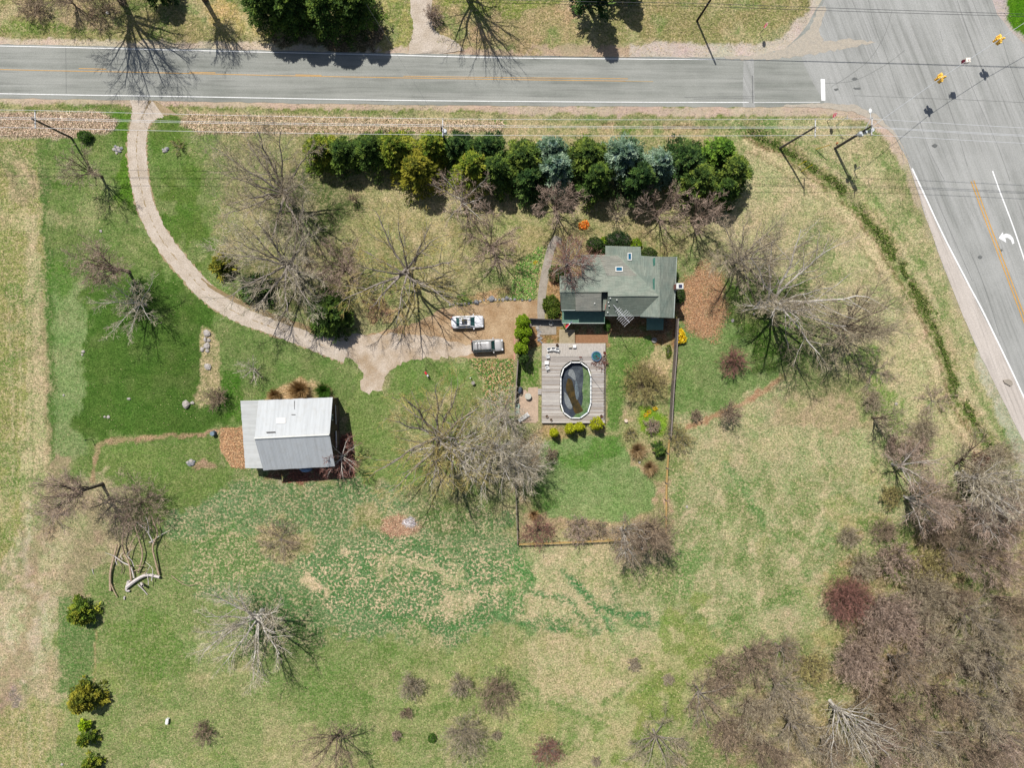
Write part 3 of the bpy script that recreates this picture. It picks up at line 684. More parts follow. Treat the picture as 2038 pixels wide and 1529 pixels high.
def ribbons(pts, rad, rg):
    N_, K1, _ = pts.shape
    tan = unit(np.gradient(pts, axis=1)); rnd = rg.normal(0, 1, (N_, 1, 3)); a = unit(np.cross(tan, rnd))
    V = np.stack([pts + a * rad[..., None], pts - a * rad[..., None]], 2)
    base = (np.arange(N_) * K1 * 2)[:, None] + (np.arange(K1 - 1) * 2)[None]
    Fq = np.stack([base, base + 1, base + 3, base + 2], -1).reshape(-1, 4)
    return V.reshape(-1, 3), Fq
def join(parts):
    Vs, Fs, o = [], [], 0
    for V, f in parts: Vs.append(V); Fs.append(f + o); o += len(V)
    return np.concatenate(Vs), np.concatenate(Fs)
def bare_meshes(h, r, style, seed, bark, twig, dens=1.0, lean=(0, 0), trunkf=None):
    rg = np.random.default_rng(seed)
    big = h > 9
    tf = trunkf if trunkf is not None else {'spread': .22, 'tall': .45, 'vase': .12, 'shrub': .0, 'dead': .3}[style]
    lean = np.array([lean[0], lean[1], 0.0])
    zc = h * {'spread': .55, 'tall': .7, 'vase': .6, 'shrub': .45, 'dead': .6}[style]
    tr = (.023 if h > 12 else .019) * h + .04 if style != 'shrub' else .03
    out_t, out_c = [], []
    top = np.array([[0, 0, h * tf]]) + lean * tf
    if tf > 0:
        p, q = grow(np.array([[0, 0, -.1]]), top, np.array([tr]), 4, .03, 0, rg, .8); q[:, 0] *= 1.35
        out_t.append(tubes(p, q, 8))
    nl = {'spread': 9, 'tall': 8, 'vase': 8, 'shrub': 26, 'dead': 9}[style] + (3 if big else 0)
    if style == 'shrub': nl = int(nl * dens)
    th = (np.arange(nl) + rg.uniform(-.35, .35, nl)) * 2 * np.pi / nl * (1 if style != 'shrub' else 2.39)
    ph = rg.uniform(.05, 1.0, nl) ** .65 * R(100 if style in ('spread', 'shrub') else 88)
    k = rg.uniform(.72, 1.0, nl)
    tg = np.stack([r * .9 * k * np.sin(ph) * np.cos(th), r * .9 * k * np.sin(ph) * np.sin(th), zc + (h - zc) * .9 * k * np.cos(ph)], -1) + lean * (zc / h)
    if style == 'shrub': tg[:, 2] = np.maximum(tg[:, 2], h * .25)
    st = np.repeat(top, nl, 0) + rg.normal(0, .02 * h, (nl, 3)) * (1 if tf > 0 else 2)
    st[:, 2] = np.clip(top[0, 2] + (rg.uniform(-.25, .02, nl) * h * tf), 0, None)
    lr = np.full(nl, tr * (.55 if tf > 0 else .8)) * rg.uniform(.7, 1.1, nl)
    p, q = grow(st, tg, lr, 8, .10, .12 if style != 'shrub' else .1, rg, .2)
    (out_t if style != 'shrub' else out_t).append(tubes(p, q, 6 if tf > 0 else 4))
    n2 = int((9 if big else 7) * (1 if style != 'dead' else .8)); n3 = int((9 if big else 8) * dens) if style != 'shrub' else int(7); n4 = max(2, int(5 * dens))
    if style == 'shrub': n2, n3, n4 = 6, 5, 4
    if style == 'dead': n3, n4 = 5, 0
    P, T_, r_ = spawn(p, q, n2, .22, 42, .46, rg, .12, .55); p2, q2 = grow(P, T_, np.maximum(r_ * .85, .02), 5, .11, .08, rg, .3); out_c.append(tubes(p2, q2, 4 if big else 3))
    P, T_, r_ = spawn(p2, q2, n3, .15, 42, .5, rg, .1, .55); p3, q3 = grow(P, T_, np.maximum(r_ * .8, .018), 3, .12, .05, rg, .5)
    V3 = tubes(p3, q3, 3)
    sh = [shade(len(p3), p3.shape[1] * 3, rg)]
    tw = [V3]
    if n4:
        P, T_, r_ = spawn(p3, q3, n4, .1, 40, .62, rg, .1, .5); p4, q4 = grow(P, T_, np.full(len(P), .013), 2, .12, .0, rg, .5); tw.append(ribbons(p4, q4, rg)); sh.append(shade(len(p4), 6, rg))
    Vt, Ft = join(out_t)
    me_t = np_mesh("trunk", Vt, Ft, bark, smooth=True)
    Vc1, Fc1 = join(out_c); Vc2, Fc2 = join(tw)
    V, Fq = join([(Vc1, Fc1), (Vc2, Fc2)])
    shd = np.concatenate([np.ones(len(Vc1))] + sh)
    me_c = np_mesh("crown", V, Fq, [bark, twig], {"shade": np.repeat(shd[:, None], 3, 1)}, midx=np.concatenate([np.zeros(len(Fc1)), np.ones(len(Fc2))]))
    return me_t, me_c
BK = {'grey': M("grey_bark", (176, 166, 156), .9, .25, 2, (128, 118, 108), k=1.25), 'pale': M("pale_bark", (222, 216, 206), .85, .15, 2, (180, 172, 164), k=1.25),
      'brown': M("brown_bark", (140, 122, 106), .9, .25, 2, (98, 84, 72), k=1.25), 'dark': M("dark_bark", (108, 98, 90), .9, .25, 2, (70, 62, 56), k=1.25)}
TW = {'grey': M("grey_twigs", (168, 156, 132), .9, .2, 1.2, (138, 124, 102), 0, k=1.02), 'pink': M("pinkish_twigs", (174, 154, 138), .9, .2, 1.2, (146, 124, 108), 0, k=1.02),
      'brown': M("brown_twigs", (156, 138, 116), .9, .2, 1.2, (124, 106, 88), 0, k=1.02), 'red': M("reddish_twigs", (150, 108, 96), .9, .2, 1.2, (116, 80, 72), 0, k=1.02),
      'olive': M("olive_twigs", (170, 160, 104), .9, .2, 1.2, (138, 126, 78), 0, k=1.02), 'pale': M("pale_twigs", (190, 180, 158), .9, .2, 1.2, (156, 144, 122), 0, k=1.02),
      'bud': M("budding_twigs", (176, 160, 96), .9, .2, 1.2, (146, 130, 76), 0, k=1.02), 'dark': M("dark_twigs", (108, 96, 86), .9, .2, 1.2, (80, 70, 62), 0, k=1.02)}
for m_ in TW.values():
    n_ = m_.node_tree; b_ = n_.nodes["Principled BSDF"]; src = b_.inputs["Base Color"].links[0].from_socket
    va = N(n_, "ShaderNodeVertexColor"); va.layer_name = "shade"; n_.links.new(mixc(n_, 1.0, src, va.outputs[0], 'MULTIPLY'), b_.inputs["Base Color"])
tcount = [0]
VAR = {}
def bare(px, py, h, r, style, bark, twig, label, app=False, group=None, dens=1.0, lean=(0, 0), var=None, trunkf=None, name=None, cat=None):
    """px,py: foot in photo pixels; app=True: middle of the crown as it appears; r in metres"""
    tcount[0] += 1; i = tcount[0]
    r = r * (1.02 if var is not None and style != 'shrub' else 1.28 if style in ('spread', 'dead') else 1.25 if style == 'shrub' else 1.2)
    b = at(px, py, h * .55 if app else 0)
    b = Vector((b.x - (lean[0] * .5 if app else 0), b.y - (lean[1] * .5 if app else 0), 0)); b.z = float(gtint(np.array([b.x]), np.array([b.y]))[2][0])
    nm = name or ("shrub" if style == 'shrub' else "bare_tree"); ct = cat or ("shrub" if style == 'shrub' else "tree")
    t = Thing(nm, label, ct, tuple(b), group, local=True)
    if var is not None:
        key = (style, bark, twig, var)
        if key not in VAR: VAR[key] = bare_meshes(10 if style != 'shrub' else 4, 5 if style != 'shrub' else 3, style, 900 + len(VAR), BK[bark], TW[twig], dens)
        mt, mc = VAR[key]; hh, rr = (10, 5) if style != 'shrub' else (4, 3)
        t.o.scale = (r / rr, r / rr, h / hh); t.o.rotation_euler = (0, 0, i * 2.4)
    else:
        mt, mc = bare_meshes(h, r, style, 300 + i, BK[bark], TW[twig], dens, lean, trunkf)
    t.part("trunk" if style != 'shrub' else "stems", mt, None); t.part("crown", mc, None)
    return t
B = bare
# --- trees west lawn
B(203, 352, 8.5, 2.8, 'tall', 'brown', 'grey', "slender bare tree on the lawn just left of the gravel drive's first bend", trunkf=.3)
B(257, 541, 11, 3.4, 'tall', 'brown', 'pink', "leaning narrow bare tree with brown twigs beside the inside of the drive's long curve", trunkf=.35)
B(290, 606, 8, 4.6, 'spread', 'pale', 'pale', "round pale twiggy tree standing in the deep green lawn, its shadow on the grass", dens=1.1)
B(204, 964, 12, 4.4, 'tall', 'dark', 'pink', "thin dark tree at the end of the curved mulch path, fanning over tan scrub")
B(282, 1000, 6, 4.6, 'shrub', 'brown', 'pink', "large dense brown thicket above the fallen dead limbs", dens=1.5, name="bare_thicket", cat="thicket")
B(508, 735, 3.6, 2.0, 'spread', 'pale', 'pale', "small crooked pale tree on the lawn north of the barn", dens=.6)
B(437, 792, 3.2, 1.8, 'shrub', 'brown', 'brown', "round brown shrub beside the rock garden west of the barn")
B(580, 398, 16, 8.2, 'spread', 'grey', 'grey', "big bare tree with long grey limbs at the west end of the evergreen row", dens=1.2)
B(588, 532, 15, 8.4, 'spread', 'grey', 'pale', "broad bare tree with pale limbs between the driveway curve and the round conifer", dens=1.2)
B(694, 540, 9.5, 4.0, 'spread', 'brown', 'pink', "smaller brownish bare tree between two big bare trees north of the conifer")
B(816, 546, 16, 7.8, 'spread', 'grey', 'bud', "tall bare tree with thick grey fork, its branch shadows falling over the gravel yard", dens=.9)
B(922, 408, 9, 4.2, 'spread', 'pale', 'pink', "pinkish twiggy tree at the foot of the evergreen row, left of the brown round one")
B(980, 496, 9, 4.6, 'spread', 'brown', 'pink', "dense pinkish-brown round bare tree northwest of the walkway", dens=1.3)
B(1104, 420, 9, 3.6, 'vase', 'brown', 'pink', "fan-shaped bare tree with dark trunk just north of the walkway's end", trunkf=.2)
B(1224, 428, 4.6, 1.7, 'vase', 'brown', 'grey', "smallest bare tree in the line north of the house", dens=.7, trunkf=.2)
B(1306, 428, 9, 3.6, 'vase', 'brown', 'pink', "fan-shaped bare tree with pink-grey twigs right of the smallest one north of the house", trunkf=.2)
B(1376, 442, 9, 3.6, 'vase', 'brown', 'pink', "easternmost fan-shaped bare tree in the line below the evergreens", trunkf=.2)
B(1457, 523, 12.5, 5.8, 'spread', 'grey', 'grey', "wide grey bare tree north of the leaf pile, its shadow streaking across grass", dens=1.2)
B(1513, 606, 17, 8.8, 'spread', 'pale', 'grey', "largest bare tree east of the house with massive forked limbs spreading right", lean=(3.2, .4), dens=1.2)
B(1664, 652, 12.5, 6.0, 'spread', 'brown', 'grey', "bare tree with brown limbs next to the roadside ditch, east of the largest tree", dens=1.2)
B(1452, 722, 3.4, 2.3, 'shrub', 'brown', 'red', "dense egg-shaped brown shrub on the lawn east of the fence", dens=1.3)
B(1128, 534, 12, 3.0, 'spread', 'pale', 'red', "white-limbed tree at the northwest corner of the house, shading its roof", dens=.8)
B(1275, 762, 3.6, 3.4, 'shrub', 'brown', 'olive', "large olive-brown rounded shrub on the grass east of the pool deck", dens=2.6)
B(876, 866, 17, 9.8, 'spread', 'grey', 'bud', "huge bare tree with radiating limbs between the barn and the fenced yard", dens=.9)
B(906, 884, 13, 6.0, 'spread', 'pale', 'bud', "second pale-limbed tree growing against the huge bare tree east of the barn", dens=.7)
B(984, 886, 15, 5.6, 'vase', 'pale', 'pale', "tall pale tree with drooping white branches just outside the yard's west fence", dens=.8)
B(998, 818, 11, 3.8, 'vase', 'pale', 'pale', "whitish twiggy tree left of the concrete patio", dens=.8)
B(1040, 912, 10, 3.6, 'vase', 'pale', 'pale', "pale twiggy tree overhanging the west fence from inside the yard")
B(690, 904, 7, 3.6, 'spread', 'pale', 'red', "small tree with white limbs and reddish twigs at the barn's southeast corner", trunkf=.4)
B(522, 1216, 13, 6.8, 'spread', 'pale', 'pale', "whitish wide-spreading tree in the meadow south of the barn with a dark shadow", dens=1.1)
B(560, 1074, 2.4, 3.2, 'shrub', 'grey', 'brown', "low straggly brown bush in the speckled meadow directly south of the barn", dens=.8)
B(1236, 1053, 11, 2.6, 'vase', 'pale', 'brown', "leaning multi-stemmed pale tree at the south fence, left of its brown neighbour", dens=.9)
B(1286, 1044, 11, 3.0, 'vase', 'brown', 'brown', "brown multi-stemmed tree at the south fence corner, right of the pale one")
B(1070, 1056, 3, 2.6, 'shrub', 'brown', 'red', "purple-brown shrub in the southwest corner of the fenced yard")
B(1150, 1052, 3, 2.6, 'shrub', 'grey', 'pink', "grey-pink twiggy shrub midway along the south fence")
B(1192, 1052, 1.8, 1.4, 'shrub', 'grey', 'brown', "small brown shrub right of the grey-pink one along the south fence", dens=.7)
B(1738, 832, 8, 2.2, 'vase', 'brown', 'grey', "small forked tree at the lower right end of the mulch curve", dens=.8, trunkf=.15)
B(1776, 924, 9, 4.2, 'spread', 'pale', 'pink', "bare tree with pale arching limbs west of the ditch's lower end", dens=1.0)
B(1902, 922, 9, 3.6, 'vase', 'brown', 'grey', "upright forked bare tree beside the lower ditch", lean=(0, 4.5), dens=.9, trunkf=.15)
B(1904, 944, 13, 4.6, 'vase', 'pale', 'pale', "white-barked tree with long side limbs nearest the road's lower end", dens=1.0, lean=(2, 0))
B(1926, 1001, 12, 4.4, 'vase', 'pale', 'pink', "pale tree just below the white-barked one near the right edge")
B(1800, 988, 11, 4.0, 'vase', 'pale', 'pink', "slim pale tree leaning over brush at the top of the wood", dens=1.1)
B(1775, 990, 2.6, 1.8, 'shrub', 'brown', 'olive', "olive shrub at the meadow edge under the arching bare tree", dens=1.2, app=True)
B(1956, 916, 2.2, 1.5, 'shrub', 'brown', 'red', "small reddish bush at the lower end of the ditch", app=True)
B(1350, 872, 3, 2.3, 'shrub', 'grey', 'olive', "olive twiggy shrub spilling over the east fence", app=True)
B(1385, 828, 1.6, .9, 'shrub', 'brown', 'brown', "tiny brown shrub at the left end of the mulch curve", app=True, dens=.7)
B(1454, 822, 4.5, 1.4, 'shrub', 'brown', 'brown', "narrow upright brown bush on the mulch curve", app=True, dens=.8)
B(1298, 850, 1.8, 1.3, 'shrub', 'grey', 'pink', "small grey-pink shrub beside yellow flowers in the yard bed", app=True)
B(1254, 862, 1.5, 1.1, 'shrub', 'grey', 'olive', "low olive shrub on bare soil at the left of the yard bed", app=True, dens=.7)
B(1097, 906, 1.8, 1.1, 'shrub', 'brown', 'brown', "brown dried shrub on the lawn below the topiary cones", app=True, dens=.8)
B(1195, 722, 1.2, 1.3, 'shrub', 'brown', 'red', "reddish dried perennial clump at the deck's east edge below the round tub", app=True)
B(1315, 640, 2.0, 1.6, 'shrub', 'brown', 'brown', "dark brown shrub in the shade south of the house's east end", app=False, dens=.8)
# bottom edge
for (x, y, h, r, bk, tw, lab) in [
    (815, 1368, 3.6, 2.0, 'grey', 'grey', "grey egg-shaped bush, leftmost of the three in the lower meadow"),
    (915, 1368, 3.2, 1.7, 'grey', 'grey', "smaller grey egg-shaped bush, middle one in the lower meadow"),
    (985, 1385, 4.6, 3.2, 'brown', 'brown', "spreading brown bush to the right of the two grey egg-shaped bushes"),
    (922, 1470, 5.0, 3.6, 'grey', 'grey', "large grey double-humped bush at the bottom edge under the egg-shaped bushes"),
    (788, 1466, 1.2, .8, 'brown', 'pink', "tiny brown bush near the bottom edge left of the double-humped bush"),
    (808, 1422, 1.3, .9, 'brown', 'brown', "thin little sapling just below the leftmost egg-shaped bush"),
    (988, 1465, 1.2, .8, 'grey', 'grey', "tiny grey bush right of the double-humped bush"),
    (1262, 1325, 1.6, 1.0, 'grey', 'grey', "small lone grey bush in the straw-coloured middle of the lower meadow"),
    (1330, 1354, 1.5, .9, 'grey', 'grey', "small grey bush just left of the spreading thorny tree"),
    (1088, 1500, 3.0, 2.4, 'grey', 'red', "reddish-grey bush at the bottom edge, centre"),
    (1186, 1518, 1.2, .8, 'grey', 'grey', "tiny grey bush at the bottom edge right of the reddish one"),
    (402, 1460, 2.2, 1.8, 'brown', 'brown', "low dark-brown bush alone in the lower left meadow"),
]: B(x, y, h, r, 'shrub', bk, tw, lab, app=True, dens=.7 + r * .2)
B(660, 1490, 9, 4.6, 'spread', 'brown', 'brown', "crooked dark tree cut by the bottom edge, left of centre", app=True)
B(1400, 1392, 7, 4.2, 'spread', 'grey', 'brown', "spreading thorny brown tree at the left edge of the wood", app=True, dens=1.2)
B(1312, 1485, 8, 5.2, 'spread', 'grey', 'grey', "wide grey-brown tree at the bottom edge below the thorny tree", app=True, dens=1.2)
B(1652, 1396, 12, 5.0, 'vase', 'pale', 'pale', "dead white tree with bleached branches fanning down at the bottom right", dens=.6, lean=(1.5, -2), trunkf=.12)
# the wood
woods = [
 (1690, 1196, 5.5, 3.3, 'shrub', 'red', "reddish dome-shaped bush at the upper left corner of the wood"),
 (1772, 1232, 8, 4.4, 'vase', 'pink', "pinkish crown right of the reddish dome bush"),
 (1850, 1196, 9, 4.4, 'vase', 'grey', "greyish crown on the wood's northern edge below the slim leaning tree"),
 (1712, 1322, 6.5, 3.6, 'shrub', 'pink', "long pink-brown bush bordering the meadow below the reddish dome"),
 (1800, 1330, 8, 4.6, 'vase', 'brown', "brown crown in the gap right of the long pink-brown bush"),
 (1884, 1290, 10, 4.8, 'spread', 'grey', "grey crown near the middle of the wood, right of the pink crown"),
 (1950, 1235, 10, 4.6, 'spread', 'grey', "grey crown by the olive clearing in the wood"),
 (1990, 1120, 10, 4.4, 'spread', 'pink', "pinkish crown on the right edge just below the pale roadside trees"),
 (1918, 1110, 8, 4.0, 'vase', 'brown', "brown crown left of the pinkish one on the right edge"),
 (2020, 1210, 9, 4.4, 'vase', 'brown', "brown crown cut by the right edge beside the olive clearing"),
 (1790, 1120, 5, 3.0, 'shrub', 'pink', "low pinkish brush between the slim leaning tree and the wood"),
 (1720, 1130, 3.5, 2.4, 'shrub', 'grey', "low grey brush just above the reddish dome bush"),
 (1995, 1330, 11, 4.8, 'spread', 'grey', "grey crown toward the right edge, halfway down the wood"),
 (1880, 1392, 9, 4.6, 'spread', 'brown', "brown crown in the lower middle of the wood"),
 (1955, 1410, 11, 4.8, 'spread', 'grey', "tall grey crown in the lower right of the wood"),
 (1800, 1425, 9, 4.4, 'spread', 'brown', "brown crown directly right of the dead white tree"),
 (1850, 1480, 10, 4.6, 'spread', 'grey', "grey crown at the bottom edge right of the dead white tree"),
 (1930, 1500, 11, 4.8, 'spread', 'brown', "brown crown at the bottom edge near the corner"),
 (2010, 1480, 11, 4.6, 'vase', 'pink', "pinkish crown filling the bottom right corner"),
 (1500, 1312, 7.5, 5.0, 'spread', 'brown', "big dark brown crown jutting into the meadow, left part of the wood"),
 (1560, 1380, 8, 4.6, 'spread', 'grey', "grey crown below and right of the jutting brown crown"),
 (1500, 1420, 7, 4.2, 'vase', 'grey', "grey crown right of the spreading thorny tree"),
 (1590, 1460, 9, 4.6, 'spread', 'grey', "grey crown left of the dead white tree"),
 (1530, 1500, 8, 4.2, 'vase', 'brown', "brown crown at the bottom edge between the wide grey tree and the dead one"),
 (1620, 1330, 4, 2.6, 'shrub', 'olive', "low olive brush above the dead white tree"),
 (1740, 1390, 4.5, 3.0, 'shrub', 'brown', "dark brown brush between the long bush and the dead white tree"),
 (1860, 1130, 5, 2.8, 'shrub', 'olive', "olive brush on the northern edge of the wood"),
 (1940, 1320, 5, 2.8, 'shrub', 'dark', "dark undergrowth in a gap of the wood's right half"),
 (1660, 1500, 8, 4.0, 'vase', 'brown', "brown crown at the bottom edge below the dead white tree"),
 (1760, 1500, 9, 4.4, 'vase', 'pink', "pinkish crown at the bottom edge under the dead tree's branch tips"),
]
woods += [
 (1868, 1060, 5, 2.8, 'shrub', 'brown', "brown brush below the olive brush's upper left, near the slim leaning tree"),
 (1930, 1060, 6, 3.2, 'vase', 'grey', "small grey crown between the pale roadside tree and the wood"),
 (2010, 1040, 8, 3.6, 'vase', 'brown', "brown crown on the right edge under the pale roadside trees"),
 (1880, 1000, 3.5, 2.2, 'shrub', 'grey', "low grey brush left of the pale roadside trees' trunks"),
 (1845, 975, 3, 2.0, 'shrub', 'olive', "olive brush between the arching tree and the pale roadside trees"),
 (2000, 905, 5, 2.6, 'vase', 'grey', "small grey crown beside the road's lower shoulder"),
 (1830, 900, 3, 2.2, 'shrub', 'pink', "pinkish brush left of the upright forked tree"),
 (1905, 1190, 7, 3.4, 'spread', 'brown', "brown crown just left of the olive clearing"),
 (1990, 1270, 9, 4.0, 'spread', 'grey', "grey crown below the olive clearing on the right"),
 (2030, 1400, 9, 4.0, 'vase', 'brown', "brown crown on the right edge in the lower wood"),
 (1730, 1270, 5, 2.8, 'shrub', 'brown', "brown brush in the notch between the two reddish bushes"),
 (1830, 1270, 8, 3.8, 'spread', 'pink', "pinkish crown in the upper middle of the wood"),
 (1750, 1455, 6, 3.2, 'shrub', 'brown', "brown brush right of the dead white tree's trunk"),
 (1450, 1460, 5, 3.0, 'shrub', 'brown', "brown brush below the spreading thorny tree"),
 (1560, 1300, 6, 3.4, 'spread', 'brown', "brown crown right of the big jutting brown crown"),
 (1440, 1350, 5, 3.0, 'shrub', 'brown', "brown brush left below the jutting brown crown"),
 (1690, 1070, 2.2, 1.8, 'shrub', 'grey', "sparse grey brush alone at the meadow edge above the wood"),
 (1790, 890, 3, 2.2, 'shrub', 'pink', "pinkish-tan scrub between the small forked tree and the upright one"),
 (1840, 850, 3, 2.2, 'shrub', 'grey', "grey scrub just left of the ditch's lower end"),
 (1950, 960, 4, 2.4, 'shrub', 'brown', "brown scrub around the trunks of the pale roadside trees"),
 (1985, 1000, 6, 3.0, 'vase', 'pink', "pinkish crown squeezed between the pale roadside trees and the right edge"),
 (1760, 1060, 2.6, 2.0, 'shrub', 'brown', "low brown scrub left of the slim leaning tree"),
 (1740, 800, 2.2, 1.8, 'shrub', 'grey', "sparse grey scrub at the green strip below the mulch curve's end"),
 (1990, 1540, 8, 4.0, 'vase', 'grey', "grey crown cut by the bottom edge at the right corner"),
]
for i, (x, y, h, r, st_, tw, lab) in enumerate(woods):
    if i in (0, 1, 2, 3):
        B(x, y, h if i != 2 else 7, r * (1.0 if i in (0, 3) else .85), 'shrub', 'brown', tw, lab, app=True, group="bare trees and brush of the wood", dens=3.2); continue
    B(x, y, h, r, st_, 'brown' if st_ == 'shrub' else ('grey', 'brown')[i % 2], tw, lab, app=True, group="bare trees and brush of the wood", var=i % 3, dens=1.3 if st_ == 'shrub' else 1.0)
# north side of the road
B(244, 2, 19, 6.6, 'vase', 'brown', 'brown', "tall bare tree at the top edge casting a fan shadow over the road", trunkf=.25, dens=1.3)
B(408, -2, 15, 3.0, 'tall', 'brown', 'grey', "slender bare tree at the top edge whose thin shadow reaches the road", dens=.8)
B(928, -14, 18, 5.6, 'vase', 'brown', 'grey', "bare tree beyond the top edge right of the side drive", dens=.5, trunkf=.15)
B(60, 10, 3.0, 2.4, 'shrub', 'brown', 'brown', "brown thicket at the top left corner", app=True)
B(190, 12, 3.4, 2.6, 'shrub', 'brown', 'brown', "brown thicket left of the tall tree at the top edge", app=True)
B(120, -14, 6, 2.6, 'vase', 'brown', 'grey', "small bare tree behind the two thickets at the top edge", app=True)
B(862, 30, 2.4, 1.4, 'shrub', 'grey', 'pink', "pinkish bush on the right side of the northern side drive", app=True)
B(100, 1030, 1.6, 3.0, 'shrub', 'grey', 'pink', "low pinkish scrub on the tan strip left of the brown thicket", app=True, dens=.5)
B(1740, 740, 1.2, 3.2, 'shrub', 'grey', 'pink', "low pinkish scrub between the largest tree and the ditch", app=True, dens=.5)
B(1860, 800, 1.2, 2.8, 'shrub', 'grey', 'pink', "low pinkish scrub along the ditch's lower bend", app=True, dens=.5)
B(708, 398, 2.2, .8, 'vase', 'brown', 'brown', "tiny sapling on the grass between the big bare trees and the evergreen row", dens=.5)
B(355, 290, 1.2, 1.3, 'shrub', 'grey', 'olive', "low ring-shaped olive bush on the lawn right of the drive's top", app=True, dens=.4)
B(750, 615, 2.0, 2.0, 'shrub', 'brown', 'red', "rusty brush under the tall forked tree beside the gravel yard", app=True, dens=.6)
B(1185, 497, 1.2, 2.0, 'shrub', 'brown', 'brown', "brown perennials between the green hedge shrub and white-limbed tree", app=True, dens=.5)

# ---------------------------------------------------------------- evergreens
def leaf_quads(C, D, Nn, ln, wd):
    """elongated leaf quads at C along D, widths across"""
    side_ = unit(np.cross(D, Nn)); a = C - side_ * wd[:, None] / 2; b = C + side_ * wd[:, None] / 2
    tip = C + D * ln[:, None]
    V = np.stack([a, b, tip + side_ * wd[:, None] * .25, tip - side_ * wd[:, None] * .25], 1).reshape(-1, 3)
    return V, np.arange(len(C) * 4).reshape(-1, 4)
def conifer_mesh(h, r, seed, cols, nbr=70, nsp=56, sz=.42, shape=.75, flat=0.0):
    rg = np.random.default_rng(seed)
    t = rg.uniform(0, 1, nbr) ** .8
    t[:4] = [.97, .93, .9, .86]
    az = np.arange(nbr) * 2.39996 + rg.uniform(-.3, .3, nbr)
    L = r * (1 - t) ** shape * rg.uniform(.75, 1.12, nbr) + .15
    z0 = h * (.06 + .9 * t)
    s = rg.uniform(.12, 1, (nbr, nsp)) ** .7
    dirx, diry = np.cos(az)[:, None], np.sin(az)[:, None]
    spread = .19 * L[:, None] * (1.15 - s * .75)
    o1 = rg.normal(0, 1, s.shape) * spread; o2 = rg.normal(0, .12, s.shape) * (.3 + L[:, None] * .3)
    rise = (.18 if not flat else 0) * L[:, None]
    C = np.stack([dirx * L[:, None] * s - diry * o1, diry * L[:, None] * s + dirx * o1, z0[:, None] + rise * s - .25 * L[:, None] * s ** 2 + o2], -1).reshape(-1, 3)
    C[:, 2] = np.maximum(C[:, 2], .08)
    D = np.stack([np.broadcast_to(dirx, s.shape), np.broadcast_to(diry, s.shape), np.full(s.shape, .15)], -1).reshape(-1, 3) + rg.normal(0, .55, (nbr * nsp, 3))
    D = unit(D); Nn = unit(np.array([0, 0, 1.0]) + rg.normal(0, .5, C.shape))
    n = len(C)
    V, Fq = leaf_quads(C, D, Nn, sz * rg.uniform(.6, 1.3, n), sz * .45 * rg.uniform(.6, 1.3, n))
    cols = np.array([pic(c, 1.0) for c in cols]); bi = rg.integers(0, len(cols), nbr)
    cc = cols[bi][:, None].repeat(nsp, 1).reshape(-1, 3) * rg.uniform(.65, 1.4, (n, 1))
    tipc = (s.reshape(-1) > .7)[:, None] * np.array([.6, .4, .1]) + 1; cc = cc * tipc
    me = np_mesh("crown", V, Fq, foliage_mat, {"tint": np.repeat(cc, 4, 0)})
    return me
def trunk_mesh(h, rad):
    mb = MB().cyl((0, 0, -.05), (0, 0, h * .92), rad, rad * .15, 7, False); return mb.mesh("trunk", BK['dark'])
PAL = {'green': [(60, 84, 40), (80, 102, 46), (98, 118, 54), (48, 68, 32)], 'yel': [(84, 106, 38), (104, 122, 44), (68, 92, 34), (118, 128, 52)],
       'blue': [(78, 104, 92), (98, 124, 114), (60, 86, 68), (120, 144, 136)], 'dark': [(40, 66, 34), (58, 86, 44), (74, 98, 54), (34, 56, 30)],
       'lime': [(130, 160, 30), (150, 176, 44), (104, 136, 26)], 'bright': [(76, 112, 44), (96, 130, 52), (64, 94, 38)], 'gold': [(108, 112, 40), (92, 100, 36), (122, 124, 50), (76, 88, 32)],
       'mid': [(60, 86, 40), (82, 106, 48), (48, 70, 34)], 'chart': [(176, 180, 30), (150, 156, 24), (190, 194, 50)], 'flower': [(246, 214, 30), (232, 190, 20), (250, 230, 70)]}
def conifer(px, py, h, r, pal, label, app=True, group=None, name="evergreen_tree", cat="tree", **kw):
    tcount[0] += 1
    b = at(px, py, h * .5 if app else 0); b.z = 0
    t = Thing(name, label, cat, tuple(b), group, local=True)
    t.part("trunk", trunk_mesh(h, .03 * h), None)
    t.part("crown", conifer_mesh(h, r, 40 + tcount[0], PAL[pal], **kw), None); return t
EG = "evergreens in the row south of the road"
